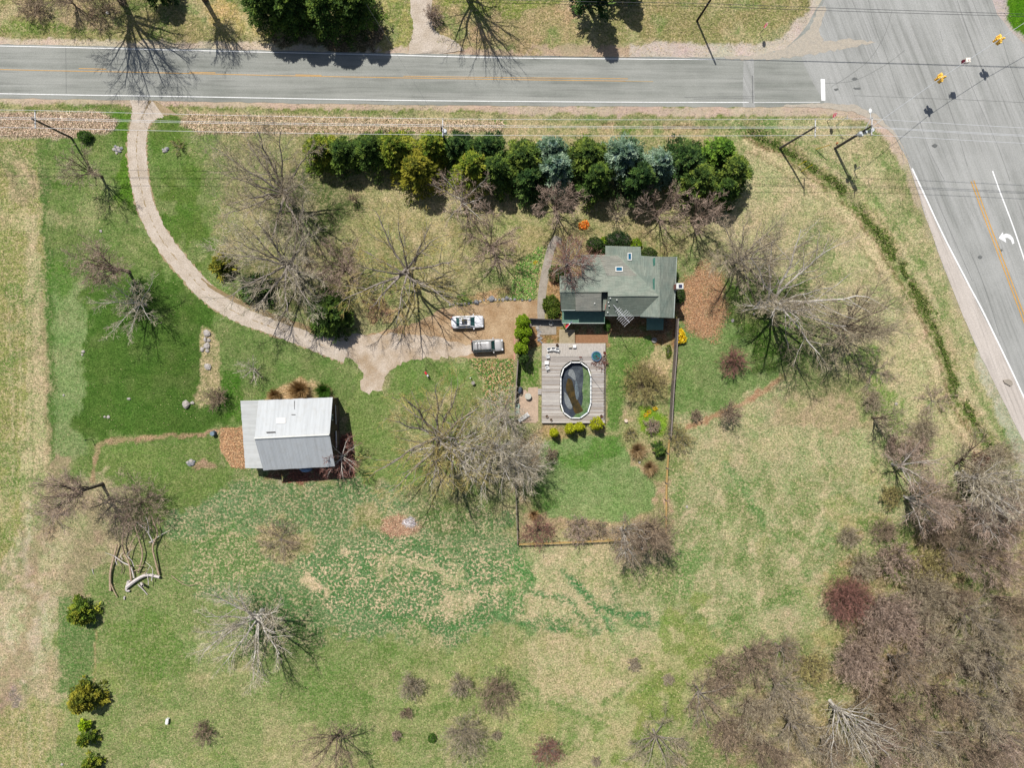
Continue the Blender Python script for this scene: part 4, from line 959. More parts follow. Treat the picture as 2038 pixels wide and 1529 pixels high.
row = [
 (636, 300, 5.5, 2.3, 'yel', "yellowish evergreen at the very west end of the row"), (682, 306, 5.5, 2.4, 'mid', "plain green evergreen second from the row's west end"),
 (738, 298, 6, 2.7, 'mid', "broad green evergreen third from the row's west end"), (786, 296, 6.5, 2.7, 'yel', "olive evergreen above the yellow one in the west half of the row"),
 (832, 338, 7, 2.9, 'gold', "golden-yellow evergreen standing forward toward the lawn"), (862, 292, 6, 2.2, 'yel', "narrow yellow-green evergreen beside the middle utility pole"),
 (912, 296, 5.5, 2.5, 'dark', "dark evergreen just right of the middle utility pole"), (940, 334, 7, 3.0, 'yel', "yellow-green evergreen above the pinkish twiggy tree's right side"),
 (972, 296, 5.5, 2.4, 'dark', "dark low evergreen at the back of the row, right of the utility pole's dark neighbour"), (988, 338, 7, 2.6, 'mid', "green evergreen forward in the middle of the row"),
 (1040, 318, 7, 3.0, 'green', "full green evergreen in the middle of the row"), (1052, 356, 6, 2.4, 'dark', "dark evergreen on the lawn side right of the row's middle"),
 (1098, 300, 6, 2.1, 'blue', "small blue spruce at the back of the row's middle"), (1108, 336, 7, 2.6, 'blue', "blue-tinged spruce in front of the small blue one"),
 (1168, 312, 7.5, 3.1, 'green', "large green evergreen between two groups of blue spruces"), (1186, 352, 7, 2.8, 'mid', "light green shaggy evergreen in front of the large green one"),
 (1242, 314, 8, 3.2, 'blue', "largest blue spruce in the row's east half"), (1272, 356, 7.5, 2.9, 'dark', "dark bluish spruce in front of the largest blue one"),
 (1312, 330, 7, 2.4, 'blue', "pale blue spruce right of the largest blue one"), (1368, 322, 6.5, 3.2, 'dark', "broad dull-green evergreen near the row's east end"),
 (1390, 358, 7, 3.0, 'green', "dark green evergreen in front of the broad dull-green one"), (1434, 304, 6.5, 2.2, 'bright', "bright green evergreen poking up at the row's east end"),
 (1456, 340, 7, 2.9, 'green', "green evergreen at the very east end of the row"), (1440, 376, 6, 2.3, 'mid', "small green evergreen in the row's southeast corner"),
]
for (x, y, h, r, p_, lab) in row: conifer(x, y, h * 1.25, r * 1.45, p_, lab, group=EG, nbr=110, nsp=76, sz=.33, shape=.72)
TG = "evergreens at the top edge north of the road"
for (x, y, r, lab) in ((550, 34, 3.4, "leftmost round evergreen of the four at the top edge"), (606, 44, 3.2, "second evergreen from the left at the top edge"), (668, 48, 3.6, "third evergreen from the left, tallest-looking, at the top edge"), (724, 40, 3.2, "rightmost of the four evergreens at the top edge beside the grass strip")):
    conifer(x, y, 10, r * 1.15, 'mid', lab, app=False, group=TG, nbr=130, nsp=84, sz=.34, shape=.5)
conifer(1172, 12, 14, 3.4, 'dark', "tall dark conifer at the top edge, casting a jagged shadow on the road", app=False, nbr=80, nsp=60, sz=.5, shape=.8)
conifer(1234, -22, 10, 2.8, 'dark', "conifer beyond the top edge whose shadow lies right of the tall one", app=False, nbr=80, nsp=60, sz=.5, shape=.8)
conifer(330, -10, 7, 3.2, 'dark', "dark evergreen at the top edge right of the tall bare tree", app=False, nbr=70, nsp=60)
conifer(654, 622, 7, 4.4, 'mid', "wide round conifer beside the gravel drive, in front of the big bare trees", nbr=150, nsp=90, sz=.34, shape=.6)
conifer(506, 572, 4, 3.0, 'dark', "dark evergreen thicket in the shade of the broad pale-limbed tree", nbr=60, nsp=50)
conifer(440, 526, 3, 2.2, 'gold', "yellowish low evergreen at the inside edge of the driveway curve", nbr=50, nsp=40)
conifer(158, 1222, 4, 2.6, 'yel', "feathery yellow-green conifer at the top of the boundary strip lower left", nbr=60, nsp=50)
conifer(164, 1396, 5, 2.9, 'gold', "bronze-gold conifer on the boundary strip, largest of the lower left group", nbr=70, nsp=60)
conifer(168, 1444, 2.2, 1.1, 'lime', "tiny bright green conifer just below the bronze-gold one", nbr=36, nsp=40, sz=.25)
conifer(170, 1472, 3.2, 1.6, 'yel', "small yellow-green conifer under the tiny bright one", nbr=50, nsp=50, sz=.3)
conifer(178, 1524, 3, 1.6, 'yel', "conifer cut by the bottom edge at lower left", nbr=50, nsp=50, sz=.3)
conifer(1978, 985, 3, 2.0, 'yel', "yellow-green evergreen under the pale roadside trees at the right edge", nbr=40, nsp=40)
conifer(1312, 896, 2.4, 1.3, 'mid', "small green conifer inside the east fence", nbr=44, nsp=44, sz=.28)
conifer(1200, 702 - 700 + 1052, 0.9, .5, 'mid', "tiny green evergreen seedling along the south fence", nbr=20, nsp=20, sz=.2)

def blob_mesh(lobes, cols, n, sz, seed):
    """lobes (x,y,z,rx,ry,rz) relative to the base"""
    rg = np.random.default_rng(seed); Vs = []; cc = []; Lb = np.array(lobes); vol = Lb[:, 3] * Lb[:, 4]; w_ = vol / vol.sum()
    li = rg.choice(len(Lb), n, p=w_); q = Lb[li]
    d = unit(rg.normal(0, 1, (n, 3))); d[:, 2] = np.abs(d[:, 2]) * np.where(rg.uniform(0, 1, n) < .8, 1, -1)
    k = rg.uniform(.82, 1.06, n)[:, None] * (1 + .10 * np.sin(d[:, :1] * 9 + d[:, 1:2] * 7))
    C = q[:, :3] + d * q[:, 3:] * k; C[:, 2] = np.maximum(C[:, 2], .03)
    D = unit(d * .5 + rg.normal(0, .6, (n, 3)) + np.array([0, 0, .3])); Nn = unit(d + rg.normal(0, .5, (n, 3)))
    V, Fq = leaf_quads(C, D, Nn, sz * rg.uniform(.6, 1.4, n), sz * .7 * rg.uniform(.6, 1.3, n))
    cols = np.array([pic(c, 1.1) for c in cols]); c_ = cols[rg.integers(0, len(cols), n)] * rg.uniform(.7, 1.35, (n, 1))
    return np_mesh("foliage", V, Fq, foliage_mat, {"tint": np.repeat(c_, 4, 0)})
def globe(px, py, lobes, pal, label, cat="shrub", name="round_shrub", n=2600, sz=.13, group=None, h=None, zf=.5):
    """lobes in metres; px,py where the middle of the top shows"""
    tcount[0] += 1
    hh = max(l[2] + l[5] for l in lobes); b = at(px, py, hh * zf); b.z = 0
    t = Thing(name, label, cat, tuple(b), group, local=True)
    t.part("foliage", blob_mesh(lobes, PAL[pal], n, sz, 70 + tcount[0]), None)
    mb = MB()
    for l in lobes: mb.ball((l[0], l[1], l[2]), 1.0, 10, 6, (l[3] * .8, l[4] * .8, l[5] * .8))
    t.part("branches", mb, BK['dark']); return t
def L1(r, h, r2=None): return [(0, 0, h * .5, r, r2 or r, h * .5)]
globe(1184, 486, L1(1.3, 1.6, 1.0), 'mid', "rounded green shrub at the left end of the planting north of the house")
globe(1203, 481, L1(.7, 1.0), 'lime', "small lime shrub between two dark green shrubs north of the house", n=1200)
globe(1230, 478, [(-.8, 0, .9, 1.2, 1.0, .8), (.8, .0, .9, 1.2, 1.0, .8), (0, .3, 1.0, 1.2, 1.0, .8)], 'dark', "widest dark green clipped shrub against the north wall of the house", n=4200)
globe(1266, 486, L1(.8, 1.0), 'lime', "small lime shrub right of the widest clipped one", n=1300)
globe(1291, 504, L1(1.2, 1.2, .8), 'green', "green shrub half under the roof edge north of the house", n=2000)
globe(1204, 500, L1(.6, 1.2), 'dark', "dark green shrub in the corner below the left rounded shrub", n=1200)
globe(1106, 544, [(0, 0, .8, 1.1, 1.2, .8), (.8, .3, .7, .9, .8, .7)], 'green', "dark shrub where the white-limbed tree meets the house's west wing", n=2600)
globe(1097, 610, [(0, .5, .8, 1.2, 1.1, .8), (.3, -.6, .7, .9, 1.2, .7), (-.5, .2, .6, .7, .8, .6)], 'yel', "leafy green shrub between the walkway and the house's west wall", n=3600, sz=.2)
globe(1351, 586, L1(.9, 1.4, 1.3), 'mid', "green shrub at the house's east wall under the chimney", n=2200)
globe(1208, 648, L1(.45, 1.1, .8), 'bright', "small bright shrub in the shade below the aerial", n=900)
globe(1345, 548, L1(.4, .8, .5), 'mid', "tiny green shrub above the chimney at the east wall", n=500)
# hedge of globes at parking edge
globe(1041, 640, L1(1.02, 4.8), 'lime', "topmost ball-shaped evergreen of the clipped column by the parked cars", n=3200, zf=.8)
globe(1035, 662, L1(.78, 4.4, .9), 'lime', "left ball of the three clipped evergreens in the column's middle", n=2400, zf=.8)
globe(1047, 659, [(0, 0, 2.2, .68, .75, 2.2), (.35, -.2, 2.2, .5, .6, 1.9)], 'lime', "right ball of the three clipped evergreens in the column's middle", n=2400, zf=.8)
globe(1045, 677, L1(.58, 4.0), 'lime', "smallest ball of the clipped evergreen column", n=1600, zf=.8)
globe(1036, 693, [(-.2, 0, 2.2, .75, .85, 2.2), (.5, -.1, 2.1, .62, .8, 2.1)], 'lime', "double-lobed clipped evergreen low in the column beside the truck", n=3400, zf=.8)
globe(1043, 713, L1(.72, 3.8), 'mid', "darkest ball at the bottom of the clipped evergreen column", n=2000, zf=.8)
for (x, y, r, h, lab) in ((1104, 864, .62, 3.2, "smallest yellow-green topiary cone, far left under the pool deck"), (1137, 856, .78, 3.6, "second yellow-green topiary cone from the left under the pool deck"), (1156, 852, .66, 3.0, "third yellow-green topiary cone from the left, close to the deck"), (1191, 846, .98, 3.8, "largest yellow-green topiary cone at the deck's southeast corner")):
    globe(x, y, [(0, 0, h * .3, r, r, h * .3), (0, 0, h * .5, r * .8, r * .8, h * .35), (0, 0, h * .72, r * .45, r * .45, h * .28)], 'chart', lab, n=2600, group="topiary cones below the pool deck", name="topiary", zf=.9)
globe(168, 272, [(0, 0, .6, .9, .8, .6), (-.5, .3, .5, .6, .5, .5), (.5, .2, .5, .6, .6, .5)], 'bright', "bright green bush next to the leftmost utility pole", n=1800)
globe(860, 1470, L1(.6, .8, .7), 'bright', "bright green little bush in the lower meadow beside the double-humped bush", n=900)
globe(1354, 668, [(0, .2, .6, .6, .8, .6), (.4, -.5, .5, .5, .6, .5), (-.3, -.7, .5, .4, .5, .5)], 'flower', "bright yellow forsythia in bloom right of the board fence", n=1400, sz=.16, name="flowering_shrub")
globe(1292, 820, [(0, 0, .15, .3, .3, .15), (.9, .5, .15, .35, .25, .15), (-.5, -.5, .15, .3, .25, .15)], 'flower', "yellow daffodils blooming in the yard bed", cat="flowers", name="daffodils", n=420, sz=.12)
globe(1066, 522, [(0, 0, .1, .3, .3, .12)], 'flower', "yellow daffodils left of the walkway", cat="flowers", name="daffodils", n=120, sz=.12)
globe(1331, 700, [(0, 0, .2, .4, 1.0, .2)], 'yel', "yellowish leafy clump along the inside of the east fence", n=500, cat="plant", name="perennial")
globe(1162, 448, [(0, 0, .15, .75, .5, .18), (.2, .3, .2, .4, .4, .2)], 'flower', "bright orange and yellow heap alone on the grass north of the house", n=100, cat="heap", name="leaf_heap")
oh = bpy.data.objects.get("leaf_heap")
for ch in list(oh.children):
    bpy.data.objects.remove(ch)
PAL['orange'] = [(255, 150, 50), (250, 190, 90), (240, 120, 40), (255, 225, 130)]
o_ = bpy.data.objects.new("leaves", blob_mesh([(0, 0, .1, .75, .5, .16), (.2, .3, .15, .45, .4, .2), (-.3, -.3, .1, .4, .3, .14)], PAL['orange'], 900, .16, 5)); link(o_, oh)
# ornamental dry grasses
def grass_clump(px, py, r, h, label, cols, n=900, name="ornamental_grass"):
    b = at(px, py, 0); rg = np.random.default_rng(int(px)); az = rg.uniform(0, 6.283, n); k = rg.uniform(.2, 1, n)
    d = np.stack([np.cos(az) * k, np.sin(az) * k, np.full(n, .9)], -1); C = np.stack([np.cos(az) * k * r * .3, np.sin(az) * k * r * .3, np.zeros(n)], -1)
    pts, rad = grow(C, C + unit(d) * (r * 1.0 + .2) * np.stack([np.ones(n)] * 3, -1) * rg.uniform(.6, 1.1, (n, 1)), np.full(n, .03), 3, .03, .3, rg, .3)
    V, Fq = ribbons(pts, rad, rg); cols = np.array([pic(c) for c in cols]); cc = cols[rg.integers(0, len(cols), n)] * rg.uniform(.8, 1.2, (n, 1))
    me = np_mesh(name, V, Fq, foliage_mat, {"tint": np.repeat(cc, 8, 0)}); single(name, me, None, tuple(b), label, "grass clump")
dry = [(206, 168, 110), (226, 194, 140), (178, 140, 92)]
grass_clump(598, 776, 1.8, 1, "large golden clump of dried ornamental grass behind the barn's north eave", dry, 1500)
grass_clump(548, 786, 1.1, 1, "smaller dried grass clump left of the golden one at the barn", dry, 700)
grass_clump(1268, 896, 1.5, 1, "straw-coloured grass clump in the yard bed, upper one", [(226, 198, 152), (206, 172, 124)], 900)
grass_clump(1292, 930, 1.3, 1, "straw-coloured grass clump in the yard bed, lower one", [(226, 198, 152), (206, 172, 124)], 800)
grass_clump(645, 778, 1.4, .6, "green leafy clump at the barn's northeast corner", [(90, 140, 50), (110, 160, 60)], 900)
grass_clump(1062, 1024, .9, .6, "tan grass clump in the southwest corner of the yard", [(220, 180, 130)], 300)

# ---------------------------------------------------------------- house
shing = None
def shingle_mat(name, c, c2, rz=0.0):
    m, n, b = nodes(name); v = coords(n, (1, 1, 1), rz)
    br = N(n, "ShaderNodeTexBrick"); br.inputs["Scale"].default_value = 1.0; br.inputs["Brick Width"].default_value = .9; br.inputs["Row Height"].default_value = .14
    br.inputs["Mortar Size"].default_value = .012; br.inputs["Color1"].default_value = (.85, .85, .85, 1); br.inputs["Color2"].default_value = (1.15, 1.15, 1.15, 1); br.inputs["Mortar"].default_value = (.6, .6, .6, 1)
    n.links.new(v, br.inputs[0])
    f1 = noise(n, v, .7, 4); f2 = noise(n, v, 9, 2)
    c_ = mixc(n, maprange(n, f1, .35, .65, 0, 1), pic(c), pic(c2)); c_ = mixc(n, 1.0, c_, br.outputs[0], 'MULTIPLY')
    c_ = mixc(n, 1.0, c_, mixc(n, f2, (.75,) * 3, (1.25,) * 3), 'MULTIPLY')
    n.links.new(c_, b.inputs[0]); b.inputs["Roughness"].default_value = .9; bump(n, b, br.outputs[1], .3, .02); return m
sh1 = shingle_mat("green_shingles", (140, 152, 138), (156, 162, 148)); sh2 = shingle_mat("green_shingles_turned", (134, 148, 136), (152, 160, 146), R(90))
sh3 = shingle_mat("shaded_green_shingles", (112, 124, 112), (130, 138, 124)); shw = shingle_mat("grey_green_shingles", (142, 144, 134), (156, 154, 142))  # sh3: south slopes, their weaker sunlight painted in as a darker tone
teal = M("moss_patch", (70, 124, 108), .9, .3, 5)
brickm, n_, b_ = nodes("red_brick"); v_ = coords(n_, (1, 1, 1)); br_ = N(n_, "ShaderNodeTexBrick"); br_.inputs["Scale"].default_value = 4.0
br_.inputs["Color1"].default_value = (*pic((170, 84, 66)), 1); br_.inputs["Color2"].default_value = (*pic((146, 70, 58)), 1); br_.inputs["Mortar"].default_value = (*pic((190, 176, 164)), 1); n_.links.new(v_, br_.inputs[0]); n_.links.new(br_.outputs[0], b_.inputs[0])
whitep = M("white_plastic", (244, 244, 240), .5, .06, 3, k=1.3); glassm, n_, b_ = nodes("window_glass"); b_.inputs["Base Color"].default_value = (.03, .08, .11, 1); b_.inputs["Roughness"].default_value = .08
trim = M("white_trim", (226, 226, 220), .6, .08, 2, k=1.4); gutter = M("gutter", (190, 200, 192), .5, .1, 3)
K_ = .0385; RZ = 6.6
def hx(px): return RZ - K_ * abs(px - 1312)
def hy(py): return RZ - K_ * abs(py - 589)
def P3(px, py, z): return at(px, py, z)
hb = tuple(at(1240, 575, 0)); hb = (hb[0], hb[1], 0.0)
house = Thing("house", "single-storey house with a cross-gabled green shingle roof beside the pool deck", "house", hb)
def plane(name, pts, mat, t=.18): return house.part(name, MB().slab([P3(*p) for p in pts], t), mat)
r1 = plane("roof", [(1114, 549, hy(549)), (1157, 549, hy(549)), (1157, 507, hy(507)), (1230, 507, hy(507)), (1312, 589, RZ), (1210, 589, RZ), (1210, 581, hy(581)), (1114, 581, hy(581))], sh1)
plane("roof", [(1312, 511, RZ), (1276, 509, hx(1276)), (1275, 491, hx(1275)), (1205, 489, hx(1205)), (1205, 507, hx(1205)), (1230, 507.01, hx(1230)), (1312, 589, RZ - .003), (1312, 560, RZ)], sh2)
plane("roof", [(1312, 511, RZ), (1312, 632, RZ), (1340.5, 633, 5.0), (1342, 584, 5.0), (1345, 554, 5.0), (1346.5, 511, 5.0)], sh2)
plane("roof", [(1312, 589, RZ), (1274, 628, hy(628)), (1204, 627, hy(627)), (1205, 618, hy(618)), (1210, 589, RZ)], sh3)
plane("roof", [(1312, 589, RZ), (1312, 632, RZ), (1274, 630, hx(1274)), (1274, 628, hx(1274))], sh2)
plane("roof", [(1114, 581, hy(581)), (1197.5, 581, hy(581)), (1197.5, 617, 4.9), (1117, 617, 4.9)], sh3)
plane("roof", [(1198, 583, 4.9), (1209, 583, 4.9), (1205, 618, 4.3), (1197.5, 618, 4.3)], sh1)
dz = plane("dormer_roof", [(1145, 584, 6.36), (1196.5, 584, 6.36), (1197, 619, 5.35), (1146, 619, 5.35)], shw, .12)
# gray raised pitch on north slope
plane("roof_pitch", [(1192, 509, hy(509) + .05), (1229, 509, hy(509) + .05), (1268, 549, hy(549) + .05), (1208, 549, hy(549) + .05)], shw, .06)
porch = plane("porch_roof", [(1119, 618.5, 3.0), (1204, 618.5, 3.0), (1203.5, 643, 2.7), (1119, 643, 2.7)], M("porch_roofing", (110, 146, 126), .6, .1, 2), .15)
plane("stoop_roof", [(1287, 634, 2.7), (1321, 634, 2.7), (1320, 657, 2.5), (1287, 657, 2.5)], M("porch_roofing", (0, 0, 0)), .12)
for a, b, z1, z2 in (((1210, 589), (1311, 589), RZ, RZ), ((1312, 511.5), (1312, 632), RZ, RZ)):
    house.part("ridge_cap", MB().cyl(P3(*a, z1 + .02), P3(*b, z2 + .02), .12, .12, 6), sh1)
house.part("ridge_cap", MB().cyl(P3(1114, 581, hy(581)), P3(1197, 581, hy(581)), .1, .1, 6), sh1)
for a, b in (((1119, 643.5, 2.66), (1203.5, 643.5, 2.66)), ((1204, 628, hy(627) - .1), (1273, 628.5, hy(628) - .1)), ((1117, 617.6, 4.85), (1145, 617.6, 4.85)), ((1274, 630.5, 4.95), (1312, 633, 5.0)), ((1341, 633, 4.95), (1346.8, 511, 4.95))):
    house.part("gutter", MB().cyl(P3(*a), P3(*b), .07, .07, 6), gutter)
house.part("moss_patch", MB().slab([P3(1299, 515, hx(1299) + .02), P3(1304, 512, hx(1304) + .02), P3(1304, 528, hx(1304) + .02), P3(1300, 530, hx(1300) + .02)], .01), teal)
house.part("moss_patch", MB().slab([P3(1299, 556, hx(1299) + .02), P3(1303, 553, hx(1303) + .02), P3(1303, 577, hx(1303) + .02), P3(1300, 575, hx(1300) + .02)], .01), teal)
def wallbox(px0, py0, px1, py1, z0, z1, top=None):
    a = at(px0, py0, z1); b = at(px1, py1, z1)
    return MB().prism([(a.x, a.y), (b.x, a.y), (b.x, b.y), (a.x, b.y)], z0, z1)
house.part("wall", wallbox(1119, 554, 1203, 612, 0, 4.4), brickm)
house.part("wall", wallbox(1162, 512, 1280, 620, 0, 3.1), brickm)
house.part("wall", wallbox(1209, 493, 1271, 540, 0, 2.15), brickm)
house.part("wall", wallbox(1281, 515, 1339, 628, 0, 4.75), brickm)
house.part("wall", wallbox(1204.5, 580, 1281, 616, 3.1, 4.5), brickm)
house.part("gable_wall", MB().add([at(1284, 628, 4.75), at(1338, 628, 4.75), at(1312, 628, 6.4), at(1284, 624, 4.75), at(1338, 624, 4.75), at(1312, 624, 6.4)], [(0, 1, 2), (3, 5, 4), (0, 3, 4, 1), (1, 4, 5, 2), (2, 5, 3, 0)]), brickm)
house.part("gable_wall", MB().add([at(1284, 515, 4.75), at(1340, 515, 4.75), at(1312, 515, 6.4), at(1284, 519, 4.75), at(1340, 519, 4.75), at(1312, 519, 6.4)], [(0, 2, 1), (3, 4, 5), (0, 1, 4, 3), (1, 2, 5, 4), (2, 0, 3, 5)]), brickm)
def window(px, py, z, w_, h_, ax):
    p = at(px, py, z); sx, sy = (w_, .08) if ax == 'x' else (.08, w_)
    f = house.part("window", MB().box(p, (sx, sy, h_)), trim)
    house.part("pane", MB().box(p, (sx - .12 if ax == 'x' else .1, sy - .12 if ax == 'y' else .1, h_ - .14)), glassm, f)
pw = at(1281, 628, 4.75)
for px in (1230, 1255): window(px, 616.8, 3.9, 1.1, .8, 'x')
for px in (1294, 1330): window(px, 628.8, 3.4, 1.1, 1.3, 'x')
for py in (535, 600): window(1340.2, py, 3.4, 1.3, 1.2, 'y')
dp = at(1303, 629, 1.05); house.part("door", MB().box((dp.x, dp.y - .3, 1.05), (.9, .1, 2.1)), trim)
for px, py in ((1120, 641), (1160, 641), (1202, 641)):
    p = at(px, py, 2.6); house.part("porch_post", MB().cyl((p.x, p.y, 0), (p.x, p.y, 2.6), .07), trim)
# skylights
for (x0, y0, x1, y1, fn) in ((1249, 503, 1257.5, 518, lambda x, y: hx(x)), (1225, 530.5, 1239.5, 540.5, lambda x, y: hy(y) + .05)):
    fr = house.part("skylight", MB().slab([P3(x, y, fn(x, y) + .14) for x, y in ((x0, y1), (x1, y1), (x1, y0), (x0, y0))], .16), trim)
    house.part("pane", MB().slab([P3(x, y, fn(x, y) + .16) for x, y in ((x0 + 1.6, y1 - 1.8), (x1 - 1.6, y1 - 1.8), (x1 - 1.6, y0 + 1.6), (x0 + 1.6, y0 + 1.6))], .03), M("skylight_glass", (36, 104, 138), .15, .1, 2, spec=.6), fr)
# chimney, vents, aerial
cp = at(1343, 572, 5.2)
ch = house.part("chimney", MB().box((cp.x + .25, cp.y, 3.55), (.85, .7, 7.1)), brickm)
house.part("chimney_cap", MB().box((cp.x + .25, cp.y, 7.16), (1.0, .82, .12)), trim, ch); house.part("flue", MB().box((cp.x + .3, cp.y, 7.3), (.45, .4, .2)), M("flue_metal", (50, 56, 90), .5, .1), ch)
for px, py in ((1214, 594), (1210.5, 602), (1211.5, 609), (1209, 622), (1227, 597), (1183, 604)):
    p = P3(px, py, hy(py) if px > 1200 else 6.0 - .3); house.part("roof_vent", MB().cyl(p - Vector((0, 0, .15)), p + Vector((0, 0, .3)), .09, .09, 8), trim)
alu = M("aluminium", (225, 225, 230), .4, .06, 2, metal=.3, k=1.3)
m0 = P3(1221, 607, 6.0); m1 = P3(1234, 622, 8.4)
ant = house.part("tv_aerial", MB().cyl(m0, m1, .045, .04, 6), alu, label="white television aerial on a leaning mast")
bo0 = P3(1226, 613, 8.45); bo1 = P3(1253, 642, 8.45); bd = (bo1 - bo0); bdn = bd.normalized(); pr = Vector((-bdn.y, bdn.x, 0))
house.part("boom", MB().cyl(bo0, bo1, .035, .035, 5), alu, ant)
for i in range(9):
    c_ = bo0 + bd * (.12 + i * .105); l_ = (.45 + .0 * i) if i < 3 else .95
    house.part("aerial_element", MB().cyl(c_ - pr * l_, c_ + pr * l_, .015, .015, 4), alu, ant)

# ---------------------------------------------------------------- barn
metal_roof, n_, b_ = nodes("white_metal_roof")
def metal_mat(name, c, rz):
    m, n, b = nodes(name); v = coords(n, (1, 1, 1), rz)
    st_ = noise(n, coords(n, (3.0, .12, .2), rz), 1.0, 4, .6); f = noise(n, v, 1.2, 4); fine = noise(n, v, 12, 2)
    wv = N(n, "ShaderNodeTexWave", wave_type='BANDS', bands_direction='X'); wv.inputs["Scale"].default_value = 1.6; n.links.new(v, wv.inputs[0])
    c_ = mixc(n, maprange(n, st_, .4, .7, 0, .6), pic(c, 1.5), tuple(x * .72 for x in pic(c, 1.5)))
    c_ = mixc(n, maprange(n, f, .5, .75, 0, .3), c_, pic((176, 172, 162), 1.5))
    c_ = mixc(n, maprange(n, wv.outputs[1], .0, .15, .25, 0), c_, pic((150, 154, 158), 1.5))
    n.links.new(c_, b.inputs[0]); b.inputs["Roughness"].default_value = .55; b.inputs["Metallic"].default_value = .0
    bump(n, b, wv.outputs[1], .4, .03); return m
mr1 = metal_mat("galvanised_roof", (202, 206, 208), R(-2)); mr2 = metal_mat("galvanised_roof_turned", (210, 212, 210), R(88))
boards = M("barn_boards", (116, 100, 90), .9, .3, 1.0, (84, 72, 64), .5, stretch=(4, 4, .3))
ZE, ZR = 4.6, 7.2
bb = tuple(at(590, 866, 0)); barn = Thing("barn", "weathered barn with a pale ribbed metal gable roof and lean-to", "barn", bb)
nl_, nr_ = P3(514.5, 797, ZE), P3(661.5, 791, ZE); rl, rr_ = P3(506.5, 873, ZR), P3(655.5, 865.5, ZR); sl, sr = P3(524, 936.5, ZE), P3(666, 929, ZE)
def panels(a0, a1, b0, b1, n, mat, eave_jit=.03, seed=1):
    rg = random.Random(seed)
    for i in range(n):
        t0, t1 = i / n, (i + 1) / n + .004
        q = [a0.lerp(a1, t0), a0.lerp(a1, t1), b0.lerp(b1, t1), b0.lerp(b1, t0)]
        dz_ = .012 * (i % 2) + rg.uniform(0, .006); e = rg.uniform(-eave_jit, eave_jit)
        d = (q[3] - q[0]).normalized() * e; q[0] -= d; q[1] -= d
        q = [v + Vector((0, 0, dz_)) for v in q]
        o = barn.part("roof_panel", MB().slab(q, .05), mat)
panels(nl_, nr_, rl, rr_, 15, mr1); panels(sl, sr, rl, rr_, 15, mr1, seed=2)
barn.part("ridge_cap", MB().cyl(rl + Vector((0, 0, .03)), rr_ + Vector((0, 0, .03)), .16, .16, 6), trim)
l0, l1 = P3(478.5, 798, 3.0), P3(488, 931.5, 3.0); k0, k1 = P3(515, 797, 4.45), P3(523.5, 932, 4.45)
panels(l0, l1, k0, k1, 14, mr2, seed=3)
# walls
def inset(p, q, d): v = (q - p); v.z = 0; return p + v.normalized() * d
cx_ = (nl_ + sr) / 2
c4 = [inset(p, cx_, .45) for p in (nl_, nr_, sr, sl)]; wl = MB().prism([(p.x, p.y) for p in c4], 0, ZE - .1)
barn.part("wall", wl, boards)
for (e0, e1, rg_) in ((c4[1], c4[2], rr_), (c4[0], c4[3], rl)):
    m_ = (e0 + e1) / 2; a_ = Vector((e0.x, e0.y, ZE - .1)); b_ = Vector((e1.x, e1.y, ZE - .1)); t_ = Vector((m_.x, m_.y, ZR - .28)); inn = (cx_ - m_); inn.z = 0; inn = inn.normalized() * .1
    barn.part("gable_wall", MB().add([a_, b_, t_, a_ + inn, b_ + inn, t_ + inn], [(0, 1, 2), (3, 5, 4), (0, 3, 4, 1), (1, 4, 5, 2), (2, 5, 3, 0)]), boards)
lw = [inset(l0, l1 * .5 + k0 * .5, .35), inset(l1, l0 * .5 + k1 * .5, .35)]
barn.part("lean_to_wall", MB().prism([(lw[0].x, lw[0].y), (lw[1].x, lw[1].y), (c4[3].x + .0, c4[3].y + .12), (c4[0].x, c4[0].y - .12)], 0, 2.9), boards)
def eastp(t, z, out):   # point on the east wall, t from north to south
    p = c4[1].lerp(c4[2], t); d = (c4[2] - c4[1]); nrm = Vector((-d.y, d.x, 0)).normalized()
    if nrm.x < 0: nrm = -nrm
    return Vector((p.x, p.y, z)) + nrm * out
barn.part("door_track", MB().cyl(eastp(.10, 2.9, .3), eastp(.40, 2.9, .3), .06, .06, 5), alu); barn.part("door_track", MB().cyl(eastp(.50, 3.1, .3), eastp(.76, 3.1, .3), .11, .11, 5), alu)
for t0, t1 in ((.12, .38), (.52, .74)):
    a_, b_ = eastp(t0, 0, .12), eastp(t1, 0, .12); v = MB()
    v.add([a_, b_, b_ + Vector((0, 0, 2.8)), a_ + Vector((0, 0, 2.8)), eastp(t0, 0, .06), eastp(t1, 0, .06), eastp(t1, 2.8, .06), eastp(t0, 2.8, .06)], [(0, 1, 2, 3), (4, 7, 6, 5), (0, 4, 5, 1), (1, 5, 6, 2), (2, 6, 7, 3), (3, 7, 4, 0)]); barn.part("sliding_door", v, M("barn_door", (134, 112, 98), .9, .3, 1.4, (96, 84, 76)))
wf = barn.part("window", MB().box(eastp(.28, 4.0, .05), (.1, .9, .8)), trim); barn.part("pane", MB().box(eastp(.28, 4.0, .08), (.1, .7, .6)), glassm, wf)
